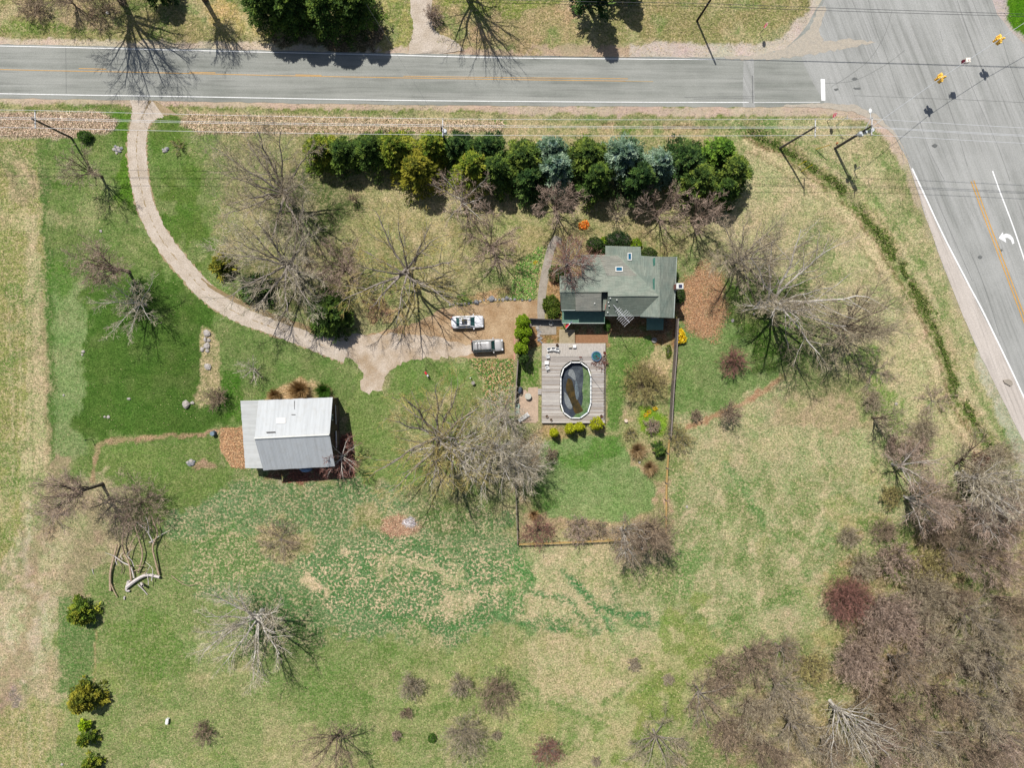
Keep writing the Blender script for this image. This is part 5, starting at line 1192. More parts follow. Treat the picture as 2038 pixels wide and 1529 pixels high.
# repairs on the roof
def onN(px, py):   # north slope height at pixel
    t = (py - 794) / (869 - 794); return ZE + (ZR - ZE) * max(0, min(1, t)) + .05
q = [(550, 832.5), (568.5, 832), (568.5, 842.5), (549.5, 843)]
barn.part("roof_patch", MB().slab([P3(x, y, onN(x, y) + .03) for x, y in q[::-1]], .02), M("roof_patch_metal", (234, 232, 228), .5, .08, 2, k=1.45))
rust = M("dark_slot", (60, 56, 54), .9, .2)
for q in ([(530, 860), (548, 859.4), (548, 861.4), (530, 862)], [(580, 825), (588, 825), (588, 826.2), (580, 826.2)], [(585.6, 798), (586.4, 798), (586.2, 815), (585.6, 815)]):
    barn.part("roof_gap", MB().slab([P3(x, y, onN(x, y) + .035) for x, y in q[::-1]], .02), rust)
tp = at(607, 935, .8); single("tarpaulin_bundle", MB().ball((0, 0, .45), 1.0, 12, 6, (1.0, .45, .5), .12, random.Random(4)), M("blue_tarp", (150, 180, 214), .5, .15, 3), (tp.x, tp.y, 0), "light blue tarpaulin bundle under the barn's south eave", "tarpaulin", smooth=False)

# ---------------------------------------------------------------- deck and pool
wood = [M("deck_wood_%s" % a, c, .9, .18, 1.6, c2, .4, stretch=(.5, 6, 1)) for a, c, c2 in (("pale", (228, 222, 214), (208, 200, 190)), ("grey", (204, 198, 192), (180, 172, 166)), ("brown", (196, 184, 172), (168, 158, 148)))]
woodv = M("deck_wood_lengthwise", (226, 218, 208), .9, .22, 1.6, (200, 190, 178), .4, stretch=(6, .5, 1))
DZ = .6
dA, dB, dC, dD = at(1079, 683.5, DZ), at(1205, 683, DZ), at(1202, 842, DZ), at(1078, 842, DZ)
deck = Thing("deck", "sun-bleached plank deck surrounding the oval pool", "deck", ((dA.x + dC.x) / 2, (dA.y + dC.y) / 2, 0))
pc = at(1146, 777, 1.0); pc.z = 0; prx, pry = 2.28, 4.35   # pool half sizes to rim middle
def pool_r(y, pad=.12):     # half width at y (stadium / oval shape)
    yy = abs(y - pc.y); st_ = pry - prx * 1.02
    if yy < st_: return prx + pad
    q = 1 - ((yy - st_) / (prx * 1.02 + pad)) ** 2
    return (prx + pad) * math.sqrt(q) if q > 0 else 0
rg = random.Random(3)
y = dA.y - 2.05; x0, x1 = dA.x, dB.x - .05
nb = 0
while y > dD.y + .02:
    hw = max(pool_r(y), pool_r(y - .14)); 
    segs = [(x0, x1)] if hw <= 0 else [(x0, pc.x - hw), (pc.x + hw, x1 - .15)]
    for a, b in segs:
        z = DZ + rg.uniform(-.012, .012); e = rg.uniform(-.05, .10)
        deck.part("plank", MB().box(((a + b) / 2, y - .07, z - .02), (b - a + e, .128, .04)), rg.choice(wood)); nb += 1
    y -= .142
x = x0
while x < x1:
    hw_y = 0
    top_pool = pc.y + pry
    z = DZ + rg.uniform(-.008, .008)
    deck.part("plank", MB().box((x + .07, dA.y - 1.0, z - .02), (.128, 2.02, .04)), woodv); x += .142
deck.part("joist_frame", MB().box(((x0 + x1) / 2, dD.y - .03, DZ - .2), (x1 - x0, .06, .4)).box((x0 - .03, (dA.y + dD.y) / 2, DZ - .2), (.06, dA.y - dD.y, .4)).box((x1 + .04, (dA.y + dD.y) / 2, DZ - .2), (.06, dA.y - dD.y, .4)), wood[2])
for px, py in ((1080, 700), (1080, 770), (1080, 838), (1140, 841), (1200, 838), (1203, 770), (1203, 700)):
    p = at(px, py, 0); deck.part("deck_post", MB().cyl((p.x, p.y, -.05), (p.x, p.y, DZ - .05), .06), wood[2])
for i in range(12):   # steps / ramp to the house
    a = at(1113, 657 + i * 2.35, .55); b = at(1144, 657 + i * 2.35, .55)
    deck.part("ramp_board", MB().box(((a.x + b.x) / 2, a.y, .50 + rg.uniform(0, .01)), (b.x - a.x, .165, .04)), M("ramp_wood", (198, 182, 150), .9, .15, 2, (176, 160, 128)))
a = at(1077, 776, .3); 
for i in range(3): deck.part("step", MB().box((a.x - .2 - i * .02, a.y - .3 * i, .25), (.55, .27, .05)), wood[1])
pool = Thing("swimming_pool", "oval above-ground pool, drained, with dark cover and green algae inside", "pool", (pc.x, pc.y, 0))
PZ = .95
def oval(sx, k=0.0, n=18):
    out = []
    for i in range(n):
        t = 2 * math.pi * (i + .5) / n; c, s_ = math.cos(t), math.sin(t)
        e = .62; out.append((pc.x + (prx + sx) * math.copysign(abs(c) ** .82, c), pc.y + (pry + sx) * math.copysign(abs(s_) ** 1.0, s_)))
    return out
st_l = pry - prx * 1.02
def outline(off, n=5, m=6):
    pts = []
    for i in range(n + 1): t = math.pi * i / n; pts.append((pc.x + (prx + off) * math.cos(t), pc.y + st_l + (prx * 1.02 + off) * math.sin(t)))
    for i in range(1, m): pts.append((pc.x - (prx + off), pc.y + st_l - 2 * st_l * i / m))
    for i in range(n + 1): t = math.pi + math.pi * i / n; pts.append((pc.x + (prx + off) * math.cos(t), pc.y - st_l + (prx * 1.02 + off) * math.sin(t)))
    for i in range(1, m): pts.append((pc.x + (prx + off), pc.y - st_l + 2 * st_l * i / m))
    return pts
oi, oo = outline(-.08), outline(.085)
blue = M("blue_pool_wall", (110, 160, 214), .5, .08, 2)
n = len(oi)
for i in range(n):
    j = (i + 1) % n; ls = lambda a, b, t: (a[0] + (b[0] - a[0]) * t, a[1] + (b[1] - a[1]) * t)
    q = [ls(oi[i], oi[j], .03), ls(oi[i], oi[j], .97), ls(oo[i], oo[j], .97), ls(oo[i], oo[j], .03)]
    pool.part("top_rail", MB().prism(q, PZ, PZ + .05), whitep)
for i in range(n):
    p = ((oi[i][0] + oo[i][0]) / 2, (oi[i][1] + oo[i][1]) / 2)
    pool.part("rail_joint", MB().box((p[0], p[1], PZ + .04), (.09, .30 if i in (0, 5) else .1, .08)).cyl((p[0] + (.15 if p[0] > pc.x else -.05), p[1], .0), (p[0] + (.15 if p[0] > pc.x else -.05), p[1], PZ), .04, .04, 5), M("joint_cap", (70, 86, 110), .6, .1))
wv = MB(); o1, o2 = outline(-.02), outline(.02)
for i in range(n):
    j = (i + 1) % n
    wv.add([(*o1[i], .0), (*o1[j], .0), (*o1[j], PZ), (*o1[i], PZ), (*o2[i], .0), (*o2[j], .0), (*o2[j], PZ), (*o2[i], PZ)], [(0, 3, 2, 1), (4, 5, 6, 7), (3, 7, 6, 2)])
pool.part("pool_wall", wv, blue)
def inpool(name, px, z, mat, t=.02): return pool.part(name, MB().prism([at2(*p, z) for p in px], z - t, z), mat)
pool.part("pool_liner", MB().prism(outline(-.03), .02, .05), M("dark_cover", (70, 80, 92), .45, .4, .9, (34, 42, 54), .6))
def smo(pts): return [(a, b) for a, b in catmull(pts + [pts[0]], 4)][:-1]
inpool("algae_water", smo([(1158, 725), (1166, 730), (1172, 742), (1174, 760), (1174, 800), (1171, 818), (1162, 829), (1150, 833), (1141, 831), (1150, 820), (1158, 806), (1160, 790), (1158, 770), (1161, 745)]), .10, M("algae", (84, 120, 54), .5, .45, 1.2, (136, 156, 112), .4))
inpool("folded_cover", smo([(1140, 727), (1150, 726), (1158, 732), (1161, 745), (1160, 765), (1157, 782), (1150, 796), (1142, 770), (1137, 748)]), .12, M("cover_fold", (92, 100, 106), .4, .4, .8, (46, 56, 68), .6))
inpool("pale_cover", smo([(1133, 736), (1140, 736), (1145, 748), (1145, 757), (1138, 752), (1131, 746)]), .135, M("pale_cover_cloth", (150, 156, 158), .5, .25, 3, (120, 126, 126)))
inpool("pale_cover", smo([(1123, 780), (1128, 785), (1136, 800), (1139, 812), (1132, 814), (1124, 800)]), .115, M("pale_cover_cloth", (0, 0, 0)))
inpool("brown_puddle", smo([(1130, 753), (1138, 757), (1143, 775), (1150, 797), (1158, 812), (1160, 818), (1151, 823), (1144, 822), (1138, 806), (1130, 786), (1126, 772)]), .14, M("puddle", (104, 84, 44), .2, .4, .8, (50, 50, 36), .2))
inpool("wet_strip", smo([(1146, 757), (1149, 765), (1152, 785), (1148, 796), (1144, 778)]), .145, M("wet_strip", (136, 150, 156), .3, .4, 4, (80, 92, 98)))
# tub
tb = at(1187, 709, DZ + .3); tb.z = DZ + .006
tub = Thing("water_tub", "round blue-rimmed tub of teal water on the deck's east side", "tub", tuple(tb))
mb = MB(); ns = 20
for i in range(ns):
    a0, a1 = 2 * math.pi * i / ns, 2 * math.pi * (i + 1) / ns
    q = [(tb.x + r_ * math.cos(a), tb.y + r_ * math.sin(a)) for r_, a in ((.64, a0), (.76, a0), (.76, a1), (.64, a1))]; mb.prism(q, tb.z, tb.z + .4)
tub.part("rim", mb, M("tub_blue", (104, 146, 180), .4, .1, 3)); tub.part("water", MB().cyl((tb.x, tb.y, tb.z), (tb.x, tb.y, tb.z + .28), .65, .65, 20), M("teal_water", (66, 128, 128), .15, .2, 3, (44, 96, 100)))
tub.part("pump", MB().ball((tb.x, tb.y, tb.z + .3), .13, 8, 5, (1.2, 1, .6)), M("pump_dark", (90, 54, 50), .7, .2))
# plastic chairs
def chair_proto(mat, mat2):
    t = Thing("plastic_chair", "", "chair", (0, 0, 0), local=True)
    t.part("seat", MB().box((0, 0, .42), (.5, .48, .04)), mat)
    t.part("backrest", MB().box((0, .24, .66), (.5, .05, .46), 0, R(-12)), mat)
    for sx in (-1, 1):
        t.part("armrest", MB().box((sx * .27, 0, .62), (.06, .46, .04)).box((sx * .27, -.2, .5), (.04, .05, .24)), mat)
        for sy in (-1, 1): t.part("leg", MB().cyl((sx * .24, sy * .22, 0), (sx * .21, sy * .19, .42), .025, .03, 6), mat)
    t.part("cushion", MB().box((0, 0, .455), (.34, .34, .05)), mat2); return t
pad = M("faded_cushion", (196, 206, 214), .8, .25, 8, (226, 214, 206))
cp0 = chair_proto(whitep, pad)
spots = [(1092.5, 696, 12, DZ, "leftmost white plastic chair of the three in the row at the deck's top"), (1101, 695, 0, DZ, "middle white plastic chair of the row of three at the deck's top"), (1109, 696.5, -10, DZ, "right-hand white plastic chair of the row of three, by the dark pot"),
         (1090.5, 709, 95, DZ, "single white chair with a bluish cushion below the row of three"), (1089.5, 732, 110, DZ, "white chair turned sideways below the small white table")]
for i, (x, y, a, z, lab) in enumerate(spots):
    c = cp0.o if i == 0 else copy_tree(cp0.o); p = at(x, y, z + .4)
    c.location = (p.x, p.y, z + .006); c.rotation_euler = (0, 0, R(a)); c["label"] = lab; c["group"] = "white plastic chairs on the pool deck"
gch = M("pale_green_plastic", (186, 206, 190), .6, .15, 6); gp = chair_proto(gch, M("green_cushion", (166, 194, 180), .8, .2, 8))
for i, (x, y, a, lab) in enumerate([(1030, 808, 85, "upper pale green patio chair by the west fence"), (1030, 820, 95, "lower pale green patio chair by the west fence")]):
    c = gp.o if i == 0 else copy_tree(gp.o); p = at(x, y, .4); c.location = (p.x, p.y, .064); c.rotation_euler = (0, 0, R(a)); c.scale = (1.15, 1.15, 1); c["label"] = lab; c["group"] = "pale green patio chairs"
def table(px, py, z, sx, sy, mat, label, rz=0, rnd=False, h=.45, legc=None):
    p = at(px, py, z + h); b = (p.x, p.y, z); t = Thing("table", label, "table", b, rz=rz, local=True)
    if rnd: t.part("table_top", MB().cyl((0, 0, h - .05), (0, 0, h), sx, sx, 18), mat)
    else: t.part("table_top", MB().box((0, 0, h - .02), (sx, sy, .04)), mat)
    for ax in (-1, 1):
        for ay in (-1, 1):
            k = .6 if rnd else .42; t.part("leg", MB().cyl((ax * sx * k, ay * sy * k, 0), (ax * sx * k, ay * sy * k, h - .04), .025), mat)
    return t
table(1088, 722, DZ + .006, .62, .52, whitep, "small square white table between the two single white chairs")
table(1135, 689.5, DZ + .006, .5, .4, M("cream_plastic", (214, 204, 186), .6, .1), "cream stool at the foot of the ramp", h=.4); table(1143.5, 689.5, DZ + .006, .48, .44, whitep, "white stool right of the cream stool at the ramp's foot", h=.4)
table(1051, 789, .064, .5, .5, M("pale_stone_top", (206, 206, 192), .7, .15, 5), "round pale table in the middle of the small patio", rnd=True, h=.7)
# lounger, grill, pots
lp = at(1042, 831, .35); lg = Thing("sun_lounger", "white slatted lounger lying diagonally at the patio's lower end", "lounger", (lp.x, lp.y, .064), rz=R(34), local=True)
for i in range(12): lg.part("slat", MB().box((-.85 + i * .155, 0, .33), (.12, .56, .03)), whitep)
for s_ in (-1, 1): lg.part("side_rail", MB().box((0, s_ * .3, .31), (1.95, .05, .06)), whitep)
for sx in (-1, 1):
    for sy in (-1, 1): lg.part("leg", MB().cyl((sx * .8, sy * .28, 0), (sx * .8, sy * .28, .3), .03), whitep)
gpz = at(1035, 777, .5); gr = Thing("covered_grill", "dark blue-grey covered barbecue grill in the patio's top left corner", "barbecue", (gpz.x, gpz.y, .064), rz=R(80), local=True)
gr.part("lid", MB().ball((0, 0, .75), .5, 14, 8, (1.1, .62, .5)), M("grill_cover", (74, 84, 98), .6, .15, 3), smooth=True); gr.part("cart", MB().box((0, 0, .36), (1.0, .5, .68)), M("grill_cart", (54, 60, 70), .7, .1))
terra = M("terracotta", (176, 110, 74), .8, .15); darkp = M("dark_pot", (70, 66, 62), .8, .2); soil = M("potting_soil", (84, 62, 48), .95, .2)
def pot(px, py, z, r_, h, mat, label, plant=None):
    p = at(px, py, z + h); t = Thing("plant_pot", label, "pot", (p.x, p.y, z), local=True)
    t.part("pot_wall", MB().cyl((0, 0, 0), (0, 0, h), r_ * .72, r_, 12, False).cyl((0, 0, h), (0, 0, h - .1), r_, r_ * .8, 12, False), mat)
    t.part("soil", MB().cyl((0, 0, h - .14), (0, 0, h - .08), r_ * .8, r_ * .8, 12), soil)
pot(1088.5, 829, DZ + .006, .22, .35, M("cream_pot", (222, 208, 184), .8, .1), "cream pot at the deck's lower left corner, upper one"); pot(1097, 836, DZ + .006, .2, .3, M("cream_pot", (0, 0, 0)), "cream pot at the deck's lower left corner, lower one")
pot(1197, 828.5, DZ + .006, .22, .32, terra, "terracotta pot at the deck's lower right corner, upper one"); pot(1193.5, 834, DZ + .006, .2, .3, M("orange_clay", (206, 120, 50), .8, .12), "orange clay pot at the deck's lower right corner, lower one")
pot(1109, 687, DZ + .006, .22, .35, darkp, "dark pot behind the right-hand chair of the row"); pot(1029.5, 841, .064, .2, .3, M("cream_pot", (0, 0, 0)), "cream pot at the foot of the diagonal lounger")
pot(1203, 702, .0, .18, .9, M("red_pot", (226, 84, 60), .7, .1), "red pot beside the deck at the blue tub"); pot(1203, 710, .0, .22, .9, M("cream_pot", (0, 0, 0)), "cream pot beside the deck just below the red one")
for (x, y, lab) in ((1157, 843.5, "left tyre ring lying against the deck's south edge"), (1164, 846, "right tyre ring lying against the deck's south edge")):
    p = at(x, y, .1); mb = MB()
    for i in range(12):
        a0, a1 = 2 * math.pi * i / 12, 2 * math.pi * (i + 1) / 12; mb.cyl((.26 * math.cos(a0), .26 * math.sin(a0), .09), (.26 * math.cos(a1), .26 * math.sin(a1), .09), .09, .09, 6)
    single("old_tyre", mb, M("rubber", (66, 60, 56), .9, .2), (p.x, p.y, 0), lab, "tyre", group="tyre rings below the deck")
ld = at(1155.5, 713.5, DZ + .3); t = Thing("pool_ladder", "small dark red ladder top at the pool's north end", "ladder", (ld.x, ld.y, DZ))
for s_ in (-.16, .16): t.part("side_rail", MB().cyl((ld.x + s_, ld.y + .25, DZ), (ld.x + s_, ld.y + .1, DZ + .8), .03), M("dark_red_metal", (120, 52, 44), .6, .1))
for i in range(3): t.part("rung", MB().cyl((ld.x - .16, ld.y + .22 - .05 * i, DZ + .15 + .22 * i), (ld.x + .16, ld.y + .22 - .05 * i, DZ + .15 + .22 * i), .025), M("dark_red_metal", (0, 0, 0)))
hs = [at(1178, 752, DZ + .03), at(1186, 763, DZ + .03), at(1193, 772, DZ + .03), at(1201, 783, DZ + .03)]
single("hose", MB().tube([tuple(p - hs[0]) for p in hs], .03), M("grey_hose", (110, 112, 116), .6, .1), tuple(hs[0]), "thin grey hose running from the pool's right side across the deck", "hose")
# round slab etc
p = at(1302, 677, .1); single("round_slab", MB().cyl((0, 0, 0), (0, 0, .25), .42, .42, 16), M("grey_stone", (166, 160, 154), .9, .15), (p.x, p.y, 0), "round grey slab in the shade edge south of the house", "slab")
p = at(1246, 838, .3); single("tree_stump", MB().cyl((0, 0, 0), (0, 0, .45), .28, .26, 12), M("cut_stump", (226, 206, 184), .9, .1, k=1.4), (p.x, p.y, 0), "pale cut stump on bare soil in the yard bed", "stump")
# flag on the porch
fp = at(1124, 645, 2.4); t = Thing("porch_flag", "small red, white and blue flag hanging off the porch's south edge", "flag", (fp.x, fp.y, 2.3))
e = at(1139, 640, 2.9); s_ = at(1126, 655, 2.6)
t.part("flag_pole", MB().cyl(e, s_, .025, .025, 6), whitep)
def fl(a, b, mat, nm):
    A_, B_ = e.lerp(s_, a), e.lerp(s_, b); dn = Vector((-.12, .35, -.35)); t.part(nm, MB().add([A_, B_, B_ + dn, A_ + dn, A_ + Vector((.01, .01, -.01)), B_ + Vector((.01, .01, -.01)), B_ + dn + Vector((.01, .01, -.01)), A_ + dn + Vector((.01, .01, -.01))], [(0, 1, 2, 3), (7, 6, 5, 4), (0, 4, 5, 1), (1, 5, 6, 2), (2, 6, 7, 3), (3, 7, 4, 0)]), mat)
fl(.05, .3, M("flag_blue", (54, 76, 130), .8, .1), "blue_field"); fl(.3, .45, M("flag_white", (236, 236, 240), .8, .05), "white_stripe"); fl(.45, .95, M("flag_red", (222, 50, 60), .8, .1), "red_stripe")
# small table clutter in the shade strip
for (x, y, r_, lab) in ((1096.5, 643, .3, "round wire side table in the shaded strip below the walkway"),):
    p = at(x, y, .5); mb = MB()
    for i in range(14):
        a0, a1 = 2 * math.pi * i / 14, 2 * math.pi * (i + 1) / 14; mb.cyl((r_ * math.cos(a0), r_ * math.sin(a0), .5), (r_ * math.cos(a1), r_ * math.sin(a1), .5), .03, .03, 5)
    for i in range(3): a0 = 2.1 * i; mb.cyl((r_ * math.cos(a0), r_ * math.sin(a0), .5), (r_ * 1.2 * math.cos(a0), r_ * 1.2 * math.sin(a0), 0), .02, .02, 5)
    single("wire_table", mb, whitep, (p.x, p.y, .03), lab, "table")

# ---------------------------------------------------------------- fences
fw = M("fence_wood", (166, 154, 146), .9, .2, 2, (134, 122, 114), .4, stretch=(3, 3, .6)); fy = M("new_rail_wood", (208, 172, 108), .9, .15, 2)
def fence(pts, h, kind, mat, label, sp=2.35, post=None):
    P = [at(x, y, 0) for x, y in pts]; t = Thing("fence", label, "fence", tuple(P[0]))
    L = []
    for a, b in zip(P[:-1], P[1:]):
        k = max(1, round((b - a).length / sp)); L += [a.lerp(b, i / k) for i in range(k)]
    L.append(P[-1])
    for p in L: t.part("post", MB().box((p.x, p.y, h / 2 + .02), (.14, .14, h + .08)), post or mat)
    for a, b in zip(L[:-1], L[1:]):
        ang = math.atan2(b.y - a.y, b.x - a.x); ln = (b - a).length; m = (a + b) / 2
        if kind == 'board':
            mb = MB(); k = int(ln / .16); rg_ = random.Random(int(m.x * 10)); nx_, ny_ = -math.sin(ang) * .09, math.cos(ang) * .09
            for i in range(k):
                q = a.lerp(b, (i + .5) / k); mb.box((q.x + nx_, q.y + ny_, h / 2), (ln / k - .012, .025, h - rg_.uniform(.06, .12)), ang)
            o = t.part("board_panel", mb, mat); o["kind"] = "stuff"
            for z in (.35, h - .3): t.part("rail", MB().box((m.x, m.y, z), (ln - .15, .05, .09), ang), mat)
            t.part("cap_rail", MB().box((m.x + nx_ * .5, m.y + ny_ * .5, h - .03), (ln - .01, .16, .03), ang), mat)
        else:
            for z in (.45, .85, h - .08): t.part("rail", MB().box((m.x, m.y, z), (ln - .15, .06 if z < h - .2 else .1, .08 if z < h - .2 else .05), ang), mat)
fence([(1030, 716), (1027, 760), (1025, 800)], 1.8, 'board', fw, "weathered board fence along the west side of the patio")
fence([(1025, 803), (1024, 862), (1026, 960), (1030, 1080)], 1.2, 'rail', fw, "dark rail fence along the west side of the lower yard", post=M("dark_post", (110, 96, 84), .9, .2))
fence([(1034, 1081), (1140, 1077), (1245, 1072), (1322, 1066)], 1.2, 'rail', fy, "yellowish rail fence closing the yard's south side")
fence([(1323, 1062), (1324, 960), (1329, 872)], 1.3, 'rail', fy, "thin rail fence with short posts on the lower east side of the yard", post=fw)
fence([(1331, 868), (1336, 780), (1342, 700), (1345, 636)], 1.9, 'board', fw, "tall grey board fence from the house's corner down the yard's east side")
fence([(1054, 636), (1096, 638), (1116, 638)], 1.5, 'board', M("dark_fence", (84, 80, 78), .9, .2), "short dark board fence joining the clipped evergreens to the house")

# ---------------------------------------------------------------- vehicles
tyre = M("tyre_rubber", (44, 44, 46), .85, .1); rimm = M("wheel_rim", (176, 178, 182), .35, .05, metal=.6)
def loft(secs, closed_ends=True):
    mb = MB(); n = len(secs[0]); V = [p for s in secs for p in s]; f = []
    for i in range(len(secs) - 1):
        for j in range(n): a = i * n + j; b = i * n + (j + 1) % n; f.append((a, b, b + n, a + n))
    f += [tuple(range(n - 1, -1, -1)), tuple(range((len(secs) - 1) * n, len(secs) * n))]
    mb.add(V, f); return mb
def vehicle(name, label, cat, base, rz, L, W, prof, paintm, roofh, hoodh, zb, glass, kind):
    t = Thing(name, label, cat, base, rz=rz, local=True); t.L = L
    # lower body: x from -L/2 (rear) to L/2 (front)
    secs = []
    for u in np.linspace(0, 1, 17):
        x = -L / 2 + L * u; e = min(1, (1 - abs(2 * u - 1) ** 7)); wv = W / 2 * (.74 + .26 * e ** .5) if 0 < u < 1 else W / 2 * .72
        zt = np.interp(u, [p[0] for p in prof], [p[1] for p in prof])
        z0 = .22 + (.15 if u in (0, 1) else 0)
        secs.append([(x, -wv * .93, z0), (x, -wv, z0 + .25), (x, -wv * .985, zt - .13), (x, -wv * .90, zt - .03), (x, -wv * .5, zt + .02), (x, wv * .5, zt + .02), (x, wv * .90, zt - .03), (x, wv * .985, zt - .13), (x, wv, z0 + .25), (x, wv * .93, z0)])
    t.part("body", loft(secs), paintm, smooth=True)
    # cabin
    c0, c1, c2, c3 = zb   # rear base, rear top, front top, front base (as u)
    X = lambda u: -L / 2 + L * u
    hb_ = lambda u: float(np.interp(u, [p[0] for p in prof], [p[1] for p in prof]))
    wb, wt = W / 2 * .88, W / 2 * .66
    cs = []
    for (ub, ut, fr) in ((c0, c1, 0), (c3, c2, 1)): pass
    zr = roofh
    base_ = [(X(c0), -wb * .92), (X(c3), -wb * .92), (X(c3), wb * .92), (X(c0), wb * .92)]
    top_ = [(X(c1), -wt), (X(c2), -wt), (X(c2), wt), (X(c1), wt)]
    mid = MB().add([(*base_[0], hb_(c0) - .04), (*base_[1], hb_(c3) - .04), (*base_[2], hb_(c3) - .04), (*base_[3], hb_(c0) - .04)] + [(*q, zr - .05) for q in top_], [(0, 1, 5, 4), (1, 2, 6, 5), (2, 3, 7, 6), (3, 0, 4, 7), (4, 5, 6, 7)])
    t.part("cabin_glass", mid, glass)
    rs = []
    for k, x in enumerate(np.linspace(X(c1) - .04, X(c2) + .04, 7)):
        cr_ = .03 * math.sin(math.pi * k / 6); ww = wt * (1 if 0 < k < 6 else .93)
        rs.append([(x, -ww * 1.03, zr - .07), (x, -ww * .9, zr - .01 + cr_), (x, -ww * .4, zr + .01 + cr_), (x, ww * .4, zr + .01 + cr_), (x, ww * .9, zr - .01 + cr_), (x, ww * 1.03, zr - .07)])
    roof = t.part("roof", loft(rs), paintm, smooth=True)
    # pillars
    for (bi, ti) in ((0, 0), (1, 1), (2, 2), (3, 3)):
        zb_ = hb_(c0) if bi in (0, 3) else hb_(c3)
        t.part("pillar", MB().cyl((*base_[bi], zb_ - .03), (*top_[ti], zr - .04), .055, .05, 6), paintm)
    for s_ in (-1, 1):
        for uu in (.5, .66) if kind == 'suv' else (.52,):
            t.part("pillar", MB().cyl((X(uu), s_ * wb * .92, hb_(uu) - .02), (X(uu), s_ * wt * 1.0, zr - .05), .04, .035, 5), M("black_pillar", (40, 42, 46), .5, .05))
        t.part("mirror", MB().box((X(c3) - .28, s_ * (W / 2 + .1), hb_(c3) + .04), (.16, .24, .15)), paintm)
        t.part("headlight", MB().box((L / 2 - .17, s_ * W * .36, hoodh - .13), (.26, .3, .14), -s_ * .35), M("lamp_lens", (226, 230, 236), .2, .05, k=1.3))
        t.part("tail_light", MB().box((-L / 2 + .1, s_ * W * .36, hoodh - .02), (.16, .3, .16), s_ * .3), M("red_lens", (170, 40, 36), .3, .05))
        for ux in (.19, .80):
            wh = t.part("wheel", MB().cyl((X(ux), s_ * (W / 2 - .22), .33), (X(ux), s_ * (W / 2 - .01), .33), .33, .33, 18), tyre)
            t.part("rim", MB().cyl((X(ux), s_ * (W / 2 - .03), .33), (X(ux), s_ * (W / 2 + .003), .33), .2, .2, 14), rimm, wh)
    t.part("front_bumper", MB().box((L / 2 - .05, 0, .42), (.16, W * .68, .26)), M("bumper_dark", (70, 72, 76), .6, .05) if kind == 'suv' else paintm)
    t.part("number_plate", MB().box((-L / 2 - .012, 0, .6), (.02, .34, .14)), whitep)
    return t, X, wt, zr, roof, hb_
carw, n_, b_ = nodes("white_car_paint"); b_.inputs["Base Color"].default_value = (.66, .66, .68, 1); b_.inputs["Roughness"].default_value = .3; b_.inputs["Coat Weight"].default_value = .5
cars, n_, b_ = nodes("silver_car_paint"); b_.inputs["Base Color"].default_value = (.40, .39, .38, 1); b_.inputs["Roughness"].default_value = .4; b_.inputs["Metallic"].default_value = .25
cgl = M("car_glass", (64, 112, 106), .08, .25, 1.5, (28, 58, 62), 0, spec=.7)
cb = at(930, 641, .6)
t, X, wt, zr, roof, hb_ = vehicle("sedan", "white sedan with dark sunroof parked on the dirt, upper of the two vehicles", "car", (cb.x, cb.y, .01), R(2), 4.85, 1.92,
    [(0, .80), (.06, .98), (.2, 1.02), (.55, 1.0), (.72, .97), (.93, .78), (1, .62)], carw, 1.43, .78, (.14, .27, .60, .76), cgl, 'sedan')
t.part("sunroof", MB().box(((X(.34) + X(.34 + .17)) / 2, 0, zr + .045), (.8, .84, .02)), M("sunroof_glass", (54, 64, 84), .15, .1, 2), roof)
cb = at(970, 688, .7)
t, X, wt, zr, roof, hb_ = vehicle("sport_utility_vehicle", "silver sport utility vehicle with roof rack bars parked below the white sedan", "car", (cb.x, cb.y, .01), R(3), 4.8, 1.9,
    [(0, .95), (.05, 1.08), (.4, 1.08), (.7, 1.07), (.95, .96), (1, .75)], cars, 1.78, .98, (.02, .07, .62, .75), cgl, 'suv')
for i in range(7): t.part("roof_rib", MB().box((X(.28), -.5 + i * .165, zr + .05), (1.9, .03, .02)), M("rib_grey", (150, 150, 150), .6, .1), roof)
for u_ in (.2, .3): t.part("rack_bar", MB().box((X(u_), 0, zr + .1), (.06, 1.2, .03)), M("rack_black", (50, 50, 52), .6, .1), roof)
t.part("rear_glass_hatch", MB().box((X(.035), 0, 1.35), (.3, 1.3, .5)), M("hatch_glass", (44, 48, 50), .3, .1))

# ---------------------------------------------------------------- poles and wires
pw_ = M("pole_wood", (128, 120, 114), .9, .2, 3, (96, 88, 82)); arm_m = M("crossarm_pale", (220, 220, 220), .8, .08, 3, k=1.4); dk = M("pole_dark", (56, 48, 44), .9, .2)
galv = M("galvanised", (206, 210, 214), .5, .08, k=1.4)
def upole(bx, by, tx, ty, h, label, arm=True, transformer=False, mat=None):
    b = at(bx, by, 0); tp_ = at(tx, ty, h); t = Thing("utility_pole", label, "utility pole", tuple(b))
    t.part("shaft", MB().cyl(b - Vector((0, 0, .3)), tp_, .17, .12, 10), mat or pw_)
    if arm:
        c = tp_ - Vector((0, 0, .35)); c.x += .18
        a = t.part("crossarm", MB().box(c, (.11, 2.5, .12)), arm_m)
        for yy in (-1.15, -.55, .15, 1.15): t.part("insulator", MB().cyl((c.x, c.y + yy, c.z + .06), (c.x, c.y + yy, c.z + .28), .06, .035, 7), galv, a)
    if transformer:
        q = tp_ - Vector((-.42, .35, 1.4)); t.part("transformer", MB().cyl(q, q + Vector((0, 0, .85)), .27, .27, 12), galv)
    return t, tp_
PT = [(142, 274, 64, 236, 9.6, "leftmost utility pole on the south side of the road", False), (889, 294, 878, 252, 10, "utility pole rising from the middle of the evergreen row", True),
      (1553, 294, 1622, 253, 10, "thick grey utility pole at the head of the ditch", False), (1661, 295, 1735, 250, 10.4, "utility pole with boxes and street light nearest the junction", True)]
tops = []
